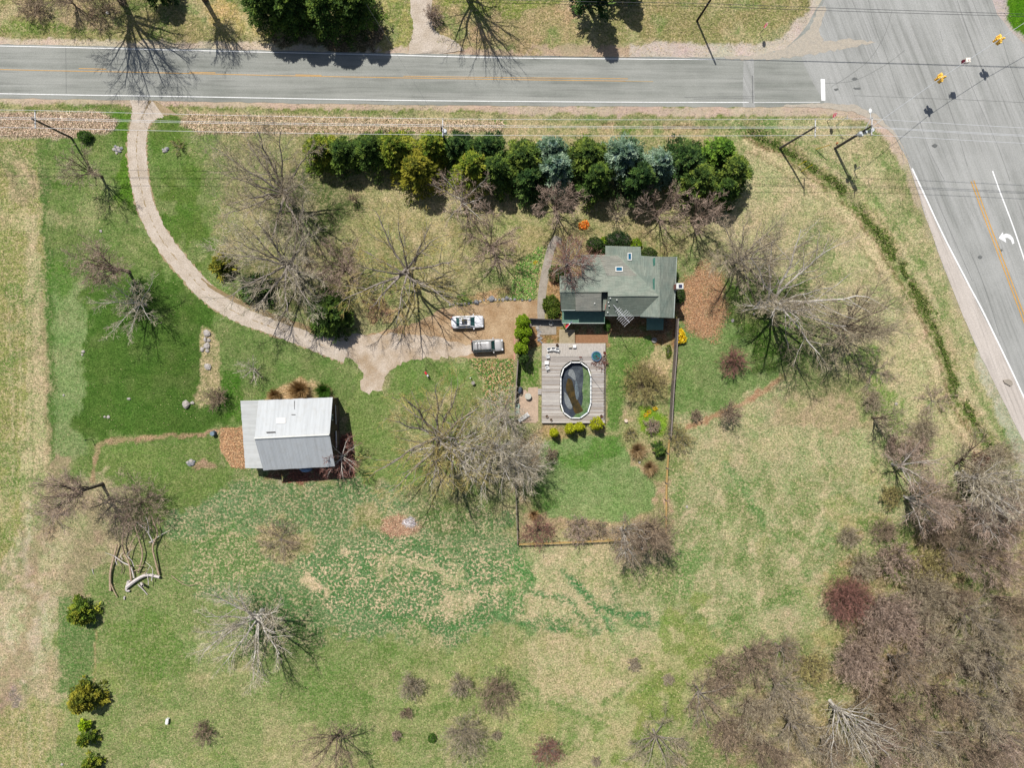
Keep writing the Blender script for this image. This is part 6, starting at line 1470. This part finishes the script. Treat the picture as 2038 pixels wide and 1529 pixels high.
for q in PT:
    t, tp_ = upole(*q[:5], q[5], transformer=q[6]); tops.append((t, tp_))
t, tp_ = tops[3]
for i, (dx, dz_) in enumerate(((.3, -2.2), (-.3, -2.6), (.25, -3.4))):
    t.part("pole_box", MB().box(tp_ + Vector((dx, -.2, dz_)), (.4, .35, .6)), galv)
la = at(1732, 221, 8.8); t.part("light_arm", MB().tube([tuple(tp_ - Vector((.1, 0, 1.6))), tuple((tp_ + la) / 2 + Vector((0, 0, -.1))), tuple(la)], .04), galv); t.part("luminaire", MB().ball(la, .3, 10, 6, (.8, 1.3, .5)), whitep, smooth=True)
t.part("conduit", MB().cyl(at(1664, 296, 0), tp_ - Vector((-.25, 0, 3.2)), .06, .06, 6), M("conduit_grey", (90, 110, 126), .6, .1))
# north side poles (dark)
t, npole = upole(1387, 41, 1428, -22, 10, "dark utility pole standing at the top edge near the junction", arm=False, mat=dk)
wirem = M("cable_aluminium", (212, 214, 218), .5, .05, 2, k=1.2); wired = M("cable_dark", (70, 74, 80), .6, .1)
def wire(pts, r_, mat, label, group, sag=.7):
    b = pts[0]; mb = MB()
    for a, c in zip(pts[:-1], pts[1:]):
        a = Vector(a); c = Vector(c); L = (c - a).length; k = max(4, int(L / 6)); s_ = sag * (L / 60) ** 2 if L < 60 else sag
        q = [a.lerp(c, i / k) - Vector((0, 0, 4 * s_ * (i / k) * (1 - i / k))) for i in range(k + 1)]
        mb.tube([tuple(v - Vector(b)) for v in q], r_, 4)
    single("power_cable", mb, mat, tuple(b), label, "cable", group)
rowsw = [(219, 238, 236.5, 236, 247, 9.55), (234, 250, 252, 252, 259, 9.8), (237, 253, 254.5, 254, 262, 9.4), (254, 270, 269, 268, 276, 9.5)]
nm = ["northernmost overhead cable of the line south of the road", "second overhead cable from the north on the line south of the road", "third overhead cable from the north, close beside the second", "southernmost overhead cable, passing over the evergreens"]
for (y0, y1, y2, y3, y4, z), lab in zip(rowsw, nm):
    wire([tuple(at(-700, y0 - 14, z)), tuple(at(64, y0, z)), tuple(at(878, y1 - 2, z)), tuple(at(1623, y2, z)), tuple(at(1731, y3, z)), tuple(at(2500, y4 + 30, z))], .022, wirem, lab, "overhead cables south of the road", .45)
for (y0, y1, z, lab) in ((2, 24, 7.6, "upper dark cable crossing the junction at the top edge"), (8, 28, 7.2, "lower dark cable crossing the junction at the top edge")):
    wire([tuple(at(900, y0 - 5, z)), tuple(at(1400, y0 + 4, z)), tuple(at(2400, y1 + 12, z))], .026, wired, lab, "dark cables at the top edge", .3)
wire([tuple(at(700, -40, 7)), tuple(at(878, 252, 9.6))], .012, wired, "thin service cable from the middle utility pole over the road to the top edge", None, .4)
# guy wire guards
def guy(p0, p1, z1, label, c):
    a = at(*p0, .05); b = at(*p1, z1); single("guy_guard", MB().cyl((0, 0, 0), b - a, .05, .05, 6), M("guard_" + c, {'yellow': (244, 226, 30), 'orange': (222, 176, 60)}[c], .5, .1), tuple(a), label, "pole guard", "plastic guy wire guards near the ditch")
guy((1588, 329), (1605, 320), 2.3, "upper bright yellow guy wire guard beside the ditch", 'yellow'); guy((1595, 341), (1616, 328), 2.5, "lower bright yellow guy wire guard beside the ditch", 'yellow'); guy((1624, 297), (1652, 288), 2.6, "faded orange guy wire guard left of the pole with boxes", 'orange')
# ---------------------------------------------------------------- signs
redm = M("sign_red", (214, 40, 66), .5, .06); postm = M("sign_post", (132, 130, 124), .6, .1)
def octo(c, r_, nrm, th=.03):
    n_ = nrm.normalized(); a = Vector((0, 0, 1)).cross(n_).normalized(); u = n_.cross(a); mb = MB(); V = []
    for s_ in (-th / 2, th / 2):
        for i in range(8): t_ = math.pi / 8 + i * math.pi / 4; V.append(c + n_ * s_ + (a * math.cos(t_) + u * math.sin(t_)) * r_)
    return mb.add(V, [tuple(range(7, -1, -1)), tuple(range(8, 16))] + [(i, (i + 1) % 8, 8 + (i + 1) % 8, 8 + i) for i in range(8)])
def sign_text(txt, loc, nrm, size, mat, parent, base):
    cu = bpy.data.curves.new("lettering", 'FONT'); cu.body = txt; cu.size = size; cu.extrude = .004; cu.align_x = 'CENTER'; cu.align_y = 'CENTER'
    tmp = bpy.data.objects.new("tmp", cu); scene.collection.objects.link(tmp)
    me = bpy.data.meshes.new_from_object(tmp.evaluated_get(bpy.context.evaluated_depsgraph_get())); bpy.data.objects.remove(tmp)
    me.materials.clear(); me.materials.append(mat)
    o = bpy.data.objects.new("lettering", me); o.location = loc - Vector(base)
    nn = nrm.normalized(); xa = Vector((0, 0, 1)).cross(nn).normalized(); za = nn; ya = za.cross(xa)
    from mathutils import Matrix
    o.rotation_euler = Matrix((xa, ya, za)).transposed().to_euler(); link(o, parent)
def stop_sign(bx, by, lab, nrm, tilt=.28, h=2.6):
    b = at(bx, by, 0); t = Thing("stop_sign", lab, "traffic sign", tuple(b))
    t.part("post", MB().cyl(b, b + Vector((0, 0, h + .35)), .045, .045, 6), postm)
    nrm = Vector((nrm[0], nrm[1], tilt)); c = b + Vector((0, 0, h)) + nrm.normalized() * .06
    t.part("border", octo(c, .44, nrm, .02), whitep); f = t.part("sign_face", octo(c + nrm.normalized() * .012, .40, nrm, .02), redm)
    sign_text("STOP", c + nrm.normalized() * .03, nrm, .3, whitep, t.o, tuple(b))
stop_sign(1646, 241, "red stop sign facing the junction's west approach, south of the road", (-.95, .25)); stop_sign(1512, 67, "red stop sign near the gravel corner, north of the road", (-.9, .3))
b = at(1664, 249, 0); t = Thing("street_sign", "thin metal street name post right of the southern stop sign", "street sign", tuple(b)); t.part("post", MB().cyl(b, b + Vector((0, 0, 3.1)), .04, .04, 6), galv)
t.part("name_plate", MB().box(b + Vector((0, 0, 3.2)), (.65, .02, .18)), galv); t.part("name_plate", MB().box(b + Vector((0, 0, 3.4)), (.02, .65, .18)), galv)
b = at(1699, 339, 0); single("marker_post", MB().cyl((0, 0, 0), (0, 0, 2.0), .05, .05, 6).box((0, 0, 1.7), (.14, .04, .5)), M("marker_blue_grey", (176, 182, 204), .6, .1), tuple(b), "short blue-grey marker post below the pole with boxes", "post")
b = at(1727, 360, 0); single("marker_post", MB().cyl((0, 0, 0), (0, 0, 1.4), .035, .035, 6), postm, tuple(b), "thin brown marker stake right of the blue-grey marker post", "post")
b = at(1667, 284, .4); b.z = 0; single("ground_marker", MB().cyl((0, 0, 0), (0, 0, .5), .09, .08, 8), M("orange_cap", (244, 110, 50), .6, .05), tuple(b), "small orange cap marker beside the pole with boxes", "marker")
# ---------------------------------------------------------------- span wire with signals
ZS = 5.4
sw = [at(1735, 252, 7.4), at(1875, 153, ZS + .5), at(1927, 119, ZS + .4), at(1992, 76, ZS + .5), at(2180, -50, 7.6)]
single("span_wire", MB().tube([tuple(p - sw[0]) for p in sw], .03, 5), galv, tuple(sw[0]), "steel span wire carrying the signals over the junction", "cable")
yel = M("signal_yellow", (255, 200, 80), .5, .08, k=1.1); lens = {'red': M("red_signal_lens", (150, 40, 30), .3, .05), 'amber': M("amber_lens", (220, 150, 50), .3, .05), 'green': M("green_lens", (40, 110, 90), .3, .05)}
def signal(px, py, lab, rz):
    p = at(px, py, ZS); t = Thing("traffic_signal", lab, "traffic light", (p.x, p.y, ZS - .9), "four-way traffic signals over the junction", rz=rz, local=True)
    t.part("hanger", MB().cyl((0, 0, 1.0), (0, 0, 1.45), .04), galv); t.part("top_bracket", MB().box((0, 0, .98), (.34, .34, .06)), yel)
    for k in range(4):
        a = k * math.pi / 2; c, s_ = math.cos(a), math.sin(a); f = lambda x, y, z: (x * c - y * s_, x * s_ + y * c, z)
        hd = t.part("signal_head", MB().box(f(.33, 0, .45), (.24, .32, .95), a).cyl(f(.22, 0, .92), f(.42, 0, .95), .14, .11, 8), yel)
        for j, cn in enumerate(('green', 'amber', 'red')):
            z = .12 + j * .33; t.part("lens", MB().cyl(f(.455, 0, z), f(.47, 0, z), .11, .11, 10), lens[cn], hd); t.part("visor", MB().cyl(f(.45, 0, z + .05), f(.62, 0, z + .04), .125, .125, 8, False), yel, hd)
signal(1875, 153, "lower left four-way yellow traffic signal hanging over the junction", R(8)); signal(1992, 76, "upper right four-way yellow traffic signal hanging over the junction", R(8))
p = at(1927, 119, ZS); t = Thing("hanging_sign", "white square hanging box with red panels between the two signals", "traffic sign", (p.x, p.y, ZS - .5), rz=R(3), local=True)
t.part("box", MB().box((0, 0, .2), (.62, .62, .7)), M("sign_box_white", (250, 240, 225), .5, .05, k=1.25)); t.part("box_hook", MB().box((0, 0, .58), (.12, .12, .08)), M("hook_orange", (230, 110, 80), .6, .1))
for x_ in (-.42, -.62): t.part("red_panel", MB().box((x_, -.1, .2), (.05, .5, .5)), M("dark_red_panel", (130, 34, 60), .6, .1))

# ---------------------------------------------------------------- rocks, logs, bits
rockm = [M("rock_pale", (216, 208, 200), .9, .18, 4, (176, 168, 160)), M("rock_grey", (170, 172, 176), .9, .2, 4, (130, 130, 132))]
def rock(px, py, r_, label, group=None, seed=0, mat=0):
    rg_ = random.Random(seed + int(px * 7 + py)); p = at(px, py, 0)
    sq = (rg_.uniform(.8, 1.25), rg_.uniform(.8, 1.25), rg_.uniform(.45, .7)); mb = MB().ball((0, 0, r_ * .3), r_, 8, 5, sq, .18, rg_)
    single("rock", mb, rockm[mat], (p.x, p.y, 0), label, "rock", group)
rk = random.Random(11)
def cluster(px, py, n, rad, r_, label, group, mat=None):
    for i in range(n):
        a = i * 2.4; d = rad * math.sqrt((i + .3) / n); rock(px + d * math.cos(a), py + d * math.sin(a) * .7, r_ * rk.uniform(.7, 1.2), label, group, i, (i % 2) if mat is None else mat)
cluster(235, 298, 8, 10, .26, "white stone in the small pile left of the driveway's top", "white stones left of the drive")
cluster(329, 298, 7, 6, .24, "white stone in the small pile right of the driveway's top", "white stones right of the drive")
cluster(381, 921, 7, 7, .3, "pale round stone in the ring left of the barn's mulch bed", "pale round stones west of the barn")
for (x, y, r_, lab) in ((413, 663, .5, "pale boulder at the top of the rock garden column"), (409, 676, .32, "grey rock second from the top of the rock garden column"), (416, 677, .3, "brownish rock right of the second rock in the rock garden"), (412, 688, .42, "whitish boulder third down in the rock garden column"), (403, 696, .36, "round white rock left of the third boulder"), (413, 698, .3, "small rock under the third boulder"), (414, 730, .45, "pointed pinkish rock amid plants in the rock garden")):
    rock(x, y, r_, lab, None, 3, 0)
rock(371, 805, .75, "large pale flat boulder at the foot of the rock garden", None, 9, 0); rock(383, 802, .3, "small tan rock beside the large pale flat boulder")
for i, (x, y, lab) in enumerate(((201, 460, "white rock alone on the upper west lawn"), (166, 700, "white stone at the seam between light and dark lawn, upper one"), (164, 706, "white stone at the seam between light and dark lawn, lower one"), (257, 794, "white stone in the middle of the deep green lawn"), (209, 830, "left stone of a pair on the deep green lawn"), (216, 830, "right stone of a pair on the deep green lawn"), (127, 787, "white stone on the light green strip"), (1783, 804, "white stone on the grass right of the lower scrub"), (1367, 1009, "small pale stone east of the yard fence"), (1458, 638, "pale stone on the shaded lawn east of the leaf pile"), (1500, 625, "pale stone left of the largest tree's trunk"), (124, 1522, "pale stone at the bottom left edge"), (1273, 921, "white stone between two straw grass clumps"))):
    rock(x, y, .2 + .04 * (i % 2), lab)
for i in range(22):
    x = 895 + i * 7.6; y = np.interp(x, [895, 930, 960, 1000, 1060], [607, 605, 597, 595, 598]) + rk.uniform(-1.5, 1.5)
    rock(x, y, (.42 if i in (7, 11, 15) else rk.uniform(.13, .26)), "edging stone along the planting bed above the parked cars", "edging stones above the parking area", i, i % 2)
for i in range(14): rock(1073 + rk.uniform(-4, 5) , 648 + i * 2.6, rk.uniform(.14, .28), "pale stone in the rocky strip between the clipped evergreens and the slab", "stones beside the clipped evergreens", i, i % 2)
# ash pile
def scatter(name, pts_px, n, sz, cols, label=None, cat=None, parent=None, z=.02, flat=.25, poly_in=None, center=None, rad=None, seed=5, lift=.0, aspect=.6, up=False):
    rg_ = np.random.default_rng(seed)
    if center is not None:
        a = rg_.uniform(0, 6.283, n); d = np.sqrt(rg_.uniform(0, 1, n)); d = d * (1 + .13 * np.sin(a * 3 + seed) + .08 * np.sin(a * 7)) * rg_.uniform(.8, 1.22, n); PX = center[0] + rad[0] * d * np.cos(a); PY = center[1] + rad[1] * d * np.sin(a)
    else:
        xs_ = [p[0] for p in pts_px]; ys_ = [p[1] for p in pts_px]; PX = rg_.uniform(min(xs_), max(xs_), n * 2); PY = rg_.uniform(min(ys_), max(ys_), n * 2); k = inside(PX, PY, pts_px); PX, PY = PX[k][:n], PY[k][:n]
    n = len(PX); c_, s_ = math.cos(TILT), math.sin(TILT); xx = (PX - 1019) / F; yy = (764.5 - PY) / F; y2 = yy * c_ + s_; z2 = yy * s_ - c_; t_ = HC / (-z2)
    C = np.stack([xx * t_, y2 * t_, z + rg_.uniform(0, lift + 1e-6, n)], -1)
    D = rg_.normal(0, 1, (n, 3)); D[:, 2] *= flat; 
    if up: D = np.stack([rg_.normal(0, .5, n), rg_.normal(0, .5, n), np.ones(n)], -1)
    D = unit(D); D[:, 2] = np.abs(D[:, 2]); Nn = unit(np.array([0, 0, 1.0]) + rg_.normal(0, .3, (n, 3))) if not up else unit(rg_.normal(0, 1, (n, 3)))
    V, Fq = leaf_quads(C, D, Nn, sz * rg_.uniform(.6, 1.4, n), sz * aspect * rg_.uniform(.6, 1.3, n))
    cols = np.array([pic(c, 1.2) for c in cols]); cc = cols[rg_.integers(0, len(cols), n)] * rg_.uniform(.7, 1.35, (n, 1))
    me = np_mesh(name, V, Fq, litter_mat, {"tint": np.repeat(cc, 4, 0)}); o = bpy.data.objects.new(name, me)
    return link(o, parent, label, cat, None, "stuff")
scatter("fallen_leaves", None, 15000, .12, [(182, 136, 98), (200, 160, 122), (154, 112, 84), (176, 148, 118)], "rust-brown carpet of fallen leaves east of the house", "leaves", center=(1398, 602), rad=(48, 66), lift=.08)
scatter("ash_pile", None, 900, .1, [(214, 208, 208), (190, 180, 178), (232, 228, 230)], "white ash pile on a burnt brown patch in the meadow", "ash", center=(815, 1040), rad=(12, 10), lift=.18)
scatter("fallen_leaves", None, 1800, .16, [(178, 140, 112), (150, 110, 90), (200, 170, 140)], "brown litter beside the white ash pile", "leaves", center=(795, 1048), rad=(34, 20), lift=.05, seed=8)
scatter("leaf_mulch", [(440, 852), (484, 852), (488, 934), (460, 930), (438, 892)], 3000, .16, [(190, 146, 106), (160, 118, 88), (212, 176, 136)], "leaf mulch along the lean-to's west wall", "mulch", lift=.06)
scatter("leaf_mulch", [(630, 875), (700, 862), (706, 950), (560, 962)], 3500, .16, [(138, 86, 72), (160, 104, 84), (112, 74, 64)], "reddish mulch around the barn's southeast corner", "mulch", lift=.06)
scatter("reeds", [(-30, 226), (200, 224), (234, 240), (228, 258), (140, 272), (-30, 270)], 10000, .36, [(236, 210, 182), (250, 230, 204), (206, 176, 150), (160, 132, 112), (130, 120, 80)], "dried pinkish reeds in the verge left of the driveway", "reeds", lift=.12, aspect=.14, flat=.35)
scatter("reeds", [(372, 226), (700, 234), (1000, 242), (1000, 260), (700, 264), (400, 264), (360, 246)], 19000, .36, [(234, 208, 176), (250, 230, 196), (200, 172, 142), (160, 134, 104), (120, 124, 72)], "dried tan reeds in the verge between the driveway and evergreens", "reeds", lift=.12, aspect=.14, flat=.35, seed=6)
scatter("ground_cover", [(932, 714), (1020, 717), (1020, 800), (1000, 856), (962, 800), (966, 758)], 5200, .24, [(80, 118, 52), (110, 142, 70), (176, 140, 96), (196, 170, 130), (64, 96, 46)], "mottled green ground cover left of the patio fence", "ground cover", lift=.15)
scatter("ground_cover", [(1012, 596), (1030, 525), (1074, 492), (1084, 490), (1072, 530), (1064, 594)], 4200, .24, [(84, 124, 52), (110, 150, 66), (140, 160, 96), (170, 150, 110)], "leafy ground cover left of the walkway", "ground cover", lift=.15, seed=9)
scatter("ditch_plants", None, 10, .2, [(80, 110, 40)], "dark green plants", "plants", center=(1600, 322), rad=(3, 3))
bpy.data.objects.remove(bpy.data.objects["ditch_plants"])
def ditch_plants():
    dt = [(1490, 262), (1560, 296), (1600, 322), (1660, 366), (1705, 410), (1745, 462), (1790, 528), (1828, 590), (1858, 655), (1885, 720), (1905, 790), (1945, 850)]
    rg_ = np.random.default_rng(4); n = 11000; k = rg_.uniform(0, len(dt) - 1.001, n); i = k.astype(int); u = k - i; d = np.array(dt, float)
    P = d[i] * (1 - u[:, None]) + d[i + 1] * u[:, None] + rg_.normal(0, 1, (n, 2)) * (3.6 + 2.6 * np.sin(k * 2.7))[:, None]
    C = np.array([tuple(at(a, b, -.3)) for a, b in P]); g = gtint(C[:, 0], C[:, 1])[2]; C[:, 2] = g + .02
    keep = (vnoise(C[:, 0] * .9, C[:, 1] * .9, 5) * .6 + vnoise(C[:, 0] * .25, C[:, 1] * .25, 6) * .5) > .56; C = C[keep]; n = len(C)
    D = unit(np.stack([rg_.normal(0, .8, n), rg_.normal(0, .8, n), np.ones(n) * .4], -1)); V, Fq = leaf_quads(C, D, unit(rg_.normal(0, .5, (n, 3)) + np.array([0, 0, 1.0])), .34 * rg_.uniform(.5, 1.3, n), .14 * rg_.uniform(.5, 1.3, n))
    cols = np.array([pic(c) for c in ((112, 140, 60), (136, 158, 74), (92, 116, 50), (184, 178, 120))]); cc = cols[rg_.integers(0, 4, n)]
    me = np_mesh("ditch_plants", V, Fq, foliage_mat, {"tint": np.repeat(cc, 4, 0)}); o = bpy.data.objects.new("ditch_plants", me); link(o, None, "green weeds filling the ditch beside the diagonal road", "weeds", None, "stuff")
ditch_plants()
# meadow grass over the whole ground
def meadow():
    rg_ = np.random.default_rng(12); n = 330000
    PX = rg_.uniform(-40, 2080, n); PY = rg_.uniform(-40, 1570, n)
    bad = inside(PX, PY, [(-50, 84), (510, 98), (1020, 110), (1430, 113), (1500, 108), (1600, 60), (1640, -50), (1990, -50), (2000, 40), (2090, 110), (2090, 960), (2038, 884), (1973, 756), (1878, 534), (1806, 320), (1775, 264), (1700, 222), (1480, 216), (510, 207), (-50, 198)])
    for q in ([(630, 672), (760, 660), (900, 606), (1075, 596), (1075, 640), (1210, 630), (1210, 845), (1026, 845), (1026, 720), (830, 716), (770, 760), (740, 788), (712, 776), (716, 730)], [(1110, 485), (1350, 485), (1350, 640), (1110, 645)], [(476, 788), (672, 786), (672, 940), (486, 940)], ribbon_pts([(302, 196, 112), (288, 222, 58), (279, 245, 46), (272, 285, 50), (275, 335, 49), (283, 385, 47), (300, 435, 47), (330, 488, 48), (375, 543, 46), (420, 590, 44), (470, 622, 40), (525, 645, 38), (590, 668, 38), (650, 690, 46), (690, 702, 54)]), [(812, -50), (862, -50), (868, 84), (920, 112), (790, 112), (822, 80)], [(1068, 470), (1120, 470), (1086, 640), (1068, 640)]): bad |= inside(PX, PY, q)
    PX, PY = PX[~bad], PY[~bad]; n = len(PX)
    c_, s_ = math.cos(TILT), math.sin(TILT); xx = (PX - 1019) / F; yy = (764.5 - PY) / F; y2 = yy * c_ + s_; z2 = yy * s_ - c_; t_ = HC / (-z2)
    X, Y = xx * t_, y2 * t_; T_, S_, Z_ = gtint(X, Y)
    cl = fbm(X, Y, .8, 31, 3); keep = (cl + rg_.uniform(-.6, .6, n)) > -.35
    lawn = (T_[:, 1] > T_[:, 0] * 1.35)
    X, Y, T_, S_, Z_, lawn = X[keep], Y[keep], T_[keep], S_[keep], Z_[keep], lawn[keep]; n = len(X)
    h = np.where(lawn, .10, .20) * rg_.uniform(.6, 1.5, n)
    C = np.stack([X, Y, Z_ - .01], -1); D = unit(np.stack([rg_.normal(0, .9, n) + .25, rg_.normal(0, .9, n) - .25, np.ones(n) * .55], -1))
    side_ = unit(np.cross(D, np.array([0, 0, 1.0]))) * (.028 + .02 * rg_.uniform(0, 1, n))[:, None]
    V = np.stack([C - side_, C + side_, C + D * h[:, None] * 1.4], 1).reshape(-1, 3)
    k = rg_.uniform(.65, 1.5, n)[:, None]; straw = (rg_.uniform(0, 1, n) < .22 * (1 - lawn * .75))[:, None]
    cc = np.where(straw, np.array(pic((218, 196, 152))) * k, T_ * k)
    me = np_mesh("meadow_grass", V, np.arange(n * 3).reshape(-1, 3), litter_mat, {"tint": np.repeat(cc, 3, 0)})
    o = bpy.data.objects.new("meadow_grass", me); link(o, None, "mixed green and straw grass over the lawns and meadow", "grass", None, "stuff")
meadow()
# fallen dead tree
def curve_tube(pts, r0, r1, n=6):
    C = catmull([tuple(p) for p in pts], 6); mb = MB(); m = len(C)
    for i in range(m - 1):
        a = r0 + (r1 - r0) * i / m; b = r0 + (r1 - r0) * (i + 1) / m; mb.cyl(C[i], C[i + 1], a, b, n, False)
    return mb
fb = at(262, 1158, 0); ft = Thing("fallen_tree", "fallen dead tree with long crooked limbs lying below the brown thicket", "fallen tree", tuple(fb))
dead = M("dead_wood", (200, 176, 148), .9, .2, 3, (156, 134, 110), k=1.25); deadw = M("bleached_wood", (226, 216, 210), .9, .12, 3, k=1.45)
for pts, r0, r1, m_, nmm in (
    ([(262, 1155, .4), (258, 1125, .7), (248, 1100, .7), (243, 1075, .8), (247, 1050, 1.0), (240, 1040, 1.2)], .2, .07, dead, "limb"),
    ([(220, 1176, .3), (218, 1145, .4), (226, 1115, .5), (232, 1085, .6)], .26, .16, dead, "limb"),
    ([(268, 1150, .4), (258, 1130, .6), (242, 1118, .8), (228, 1108, .9)], .16, .07, deadw, "limb"),
    ([(318, 1146, .4), (308, 1120, .6), (303, 1090, .8), (312, 1062, .9), (306, 1040, 1.1), (298, 1020, 1.3)], .22, .07, dead, "limb"),
    ([(276, 1140, .4), (282, 1105, .7), (278, 1075, .9), (268, 1045, 1.3), (256, 1022, 1.6), (250, 1008, 1.8)], .16, .05, dead, "limb"),
    ([(256, 1116, .6), (262, 1085, .9), (272, 1060, 1.1), (282, 1040, 1.4)], .12, .05, dead, "limb"),
    ([(306, 1085, .8), (296, 1062, 1.1), (284, 1050, 1.3), (268, 1040, 1.6)], .12, .04, deadw, "limb"),
    ([(296, 1060, 1.1), (293, 1040, 1.4), (288, 1030, 1.6)], .08, .03, deadw, "limb"),
    ([(252, 1168, .4), (272, 1152, .5), (292, 1144, .5), (316, 1150, .5)], .36, .26, deadw, "log"),
    ([(218, 1150, .3), (222, 1170, .3), (232, 1188, .3)], .14, .08, dead, "limb"),
    ([(256, 1156, .5), (252, 1175, .4), (258, 1178, .3)], .3, .14, deadw, "stump_piece"), ([(247, 1186, .2), (246, 1193, .2)], .2, .12, deadw, "stump_piece"),
    ([(275, 1163, .5), (285, 1175, .3), (292, 1186, .2)], .12, .06, deadw, "limb"), ([(340, 1148, .2), (362, 1162, .3), (380, 1165, .4), (396, 1158, .5)], .07, .03, dead, "limb"), ([(182, 1134, .1), (188, 1144, .1)], .08, .05, deadw, "limb"),
    ([(283, 1168, 1.2), (283, 1160, 0)], .22, .3, deadw, "stump")):
    ft.part(nmm, curve_tube([at(x + rk.uniform(-2, 2), y + rk.uniform(-2, 2), z) for x, y, z in pts], r0 * .8, r1 * .8), m_)
rt = random.Random(77)
for i in range(16):
    x, y = rt.uniform(226, 318), rt.uniform(1040, 1165); a_ = rt.uniform(-.6, .6) + (0 if i % 3 else 1.2); l_ = rt.uniform(16, 44); zz = rt.uniform(.2, 1.1)
    q = [(x + math.sin(a_ + k * rt.uniform(-.25, .25)) * l_ * k / 3, y - math.cos(a_) * l_ * k / 3, zz + .15 * k * rt.uniform(-.5, 1)) for k in range(4)]
    ft.part("branch", curve_tube([at(*p_) for p_ in q], rt.uniform(.05, .1), .02, 5), (dead, BK['brown'], deadw)[i % 3 if i % 5 else 2])
# small bits
b = at(425, 863, .3); b.z = 0; t = Thing("compost_bin", "blue-grey garden bin on the mulch path left of the barn", "bin", tuple(b), local=True); t.part("bin_body", MB().cyl((0, 0, 0), (0, 0, .8), .4, .34, 12), M("bin_grey", (100, 122, 140), .7, .1)); t.part("lid", MB().cyl((0, 0, .8), (0, 0, .88), .37, .3, 12), M("bin_lid", (130, 150, 166), .6, .1))
b = at(191, 884, 0); b2 = at(183, 874, 0); single("yard_lamp", MB().cyl((0, 0, 0), (0, 0, 1.5), .04, .04, 6).cyl((0, 0, 1.5), (0, 0, 1.7), .12, .08, 8), M("black_metal", (34, 34, 36), .5, .05), tuple(b2), "thin black lamp post by the bend of the mulch path", "lamp post")
b = at(335, 1434, 0); t = Thing("white_bench", "small weathered white stand alone in the lower left meadow", "stand", tuple(b), rz=R(80), local=True); t.part("top", MB().box((0, 0, .5), (.9, .3, .05)), whitep)
for s_ in (-1, 1): t.part("leg", MB().box((s_ * .35, 0, .24), (.06, .4, .48)), whitep); t.part("side_board", MB().box((0, s_ * .2, .42), (.8, .05, .12)), whitep)
b = at(852, 752, 0); t = Thing("garden_flag", "red and white striped garden flag on the lawn below the gravel yard", "flag", tuple(b)); tpp = at(845, 740, 1.2)
t.part("flag_pole", MB().cyl(b, tpp, .03, .03, 6), whitep)
t.part("red_panel", MB().box(tpp + Vector((.15, -.2, -.1)), (.3, .5, .03), .5), M("flag_red", (0, 0, 0))); t.part("white_panel", MB().box(tpp + Vector((.4, -.55, -.25)), (.22, .4, .03), .5), M("flag_white", (0, 0, 0)))
b = at(937, 752, 0); single("white_post", MB().cyl((0, 0, 0), (0, 0, 1.4), .07, .07, 8), whitep, tuple(b), "short white post on the lawn below the silver vehicle", "post")
b = at(942, 762, 0); single("bird_bath", MB().cyl((0, 0, 0), (0, 0, .6), .1, .07, 8).cyl((0, 0, .6), (0, 0, .68), .16, .28, 12), M("bath_stone", (168, 160, 152), .9, .15), tuple(b), "small grey stone basin beside the short white post", "basin")
b = at(1995, 757, 0); single("culvert_end", MB().prism([(0, 0), (.9, .15), (1.3, -.1), (1.5, -.6), (1.1, -.9), (.2, -.4)], 0, .25), conc, tuple(b), "pale concrete culvert end on the right road's shoulder", "culvert")
b = at(934, 70, 0); single("marker_post", MB().cyl((0, 0, 0), (0, 0, .9), .05, .05, 6), whitep, tuple(b), "short white stake north of the road under the branch shadows", "post")
b = at(213, 24, .2); b.z = 0; single("litter_bag", MB().ball((0, 0, .12), .25, 8, 5, (1.2, 1, .6), .15, random.Random(2)), whitep, tuple(b), "crumpled white litter at the top left thicket", "litter")
b = at(828, 270, 0)
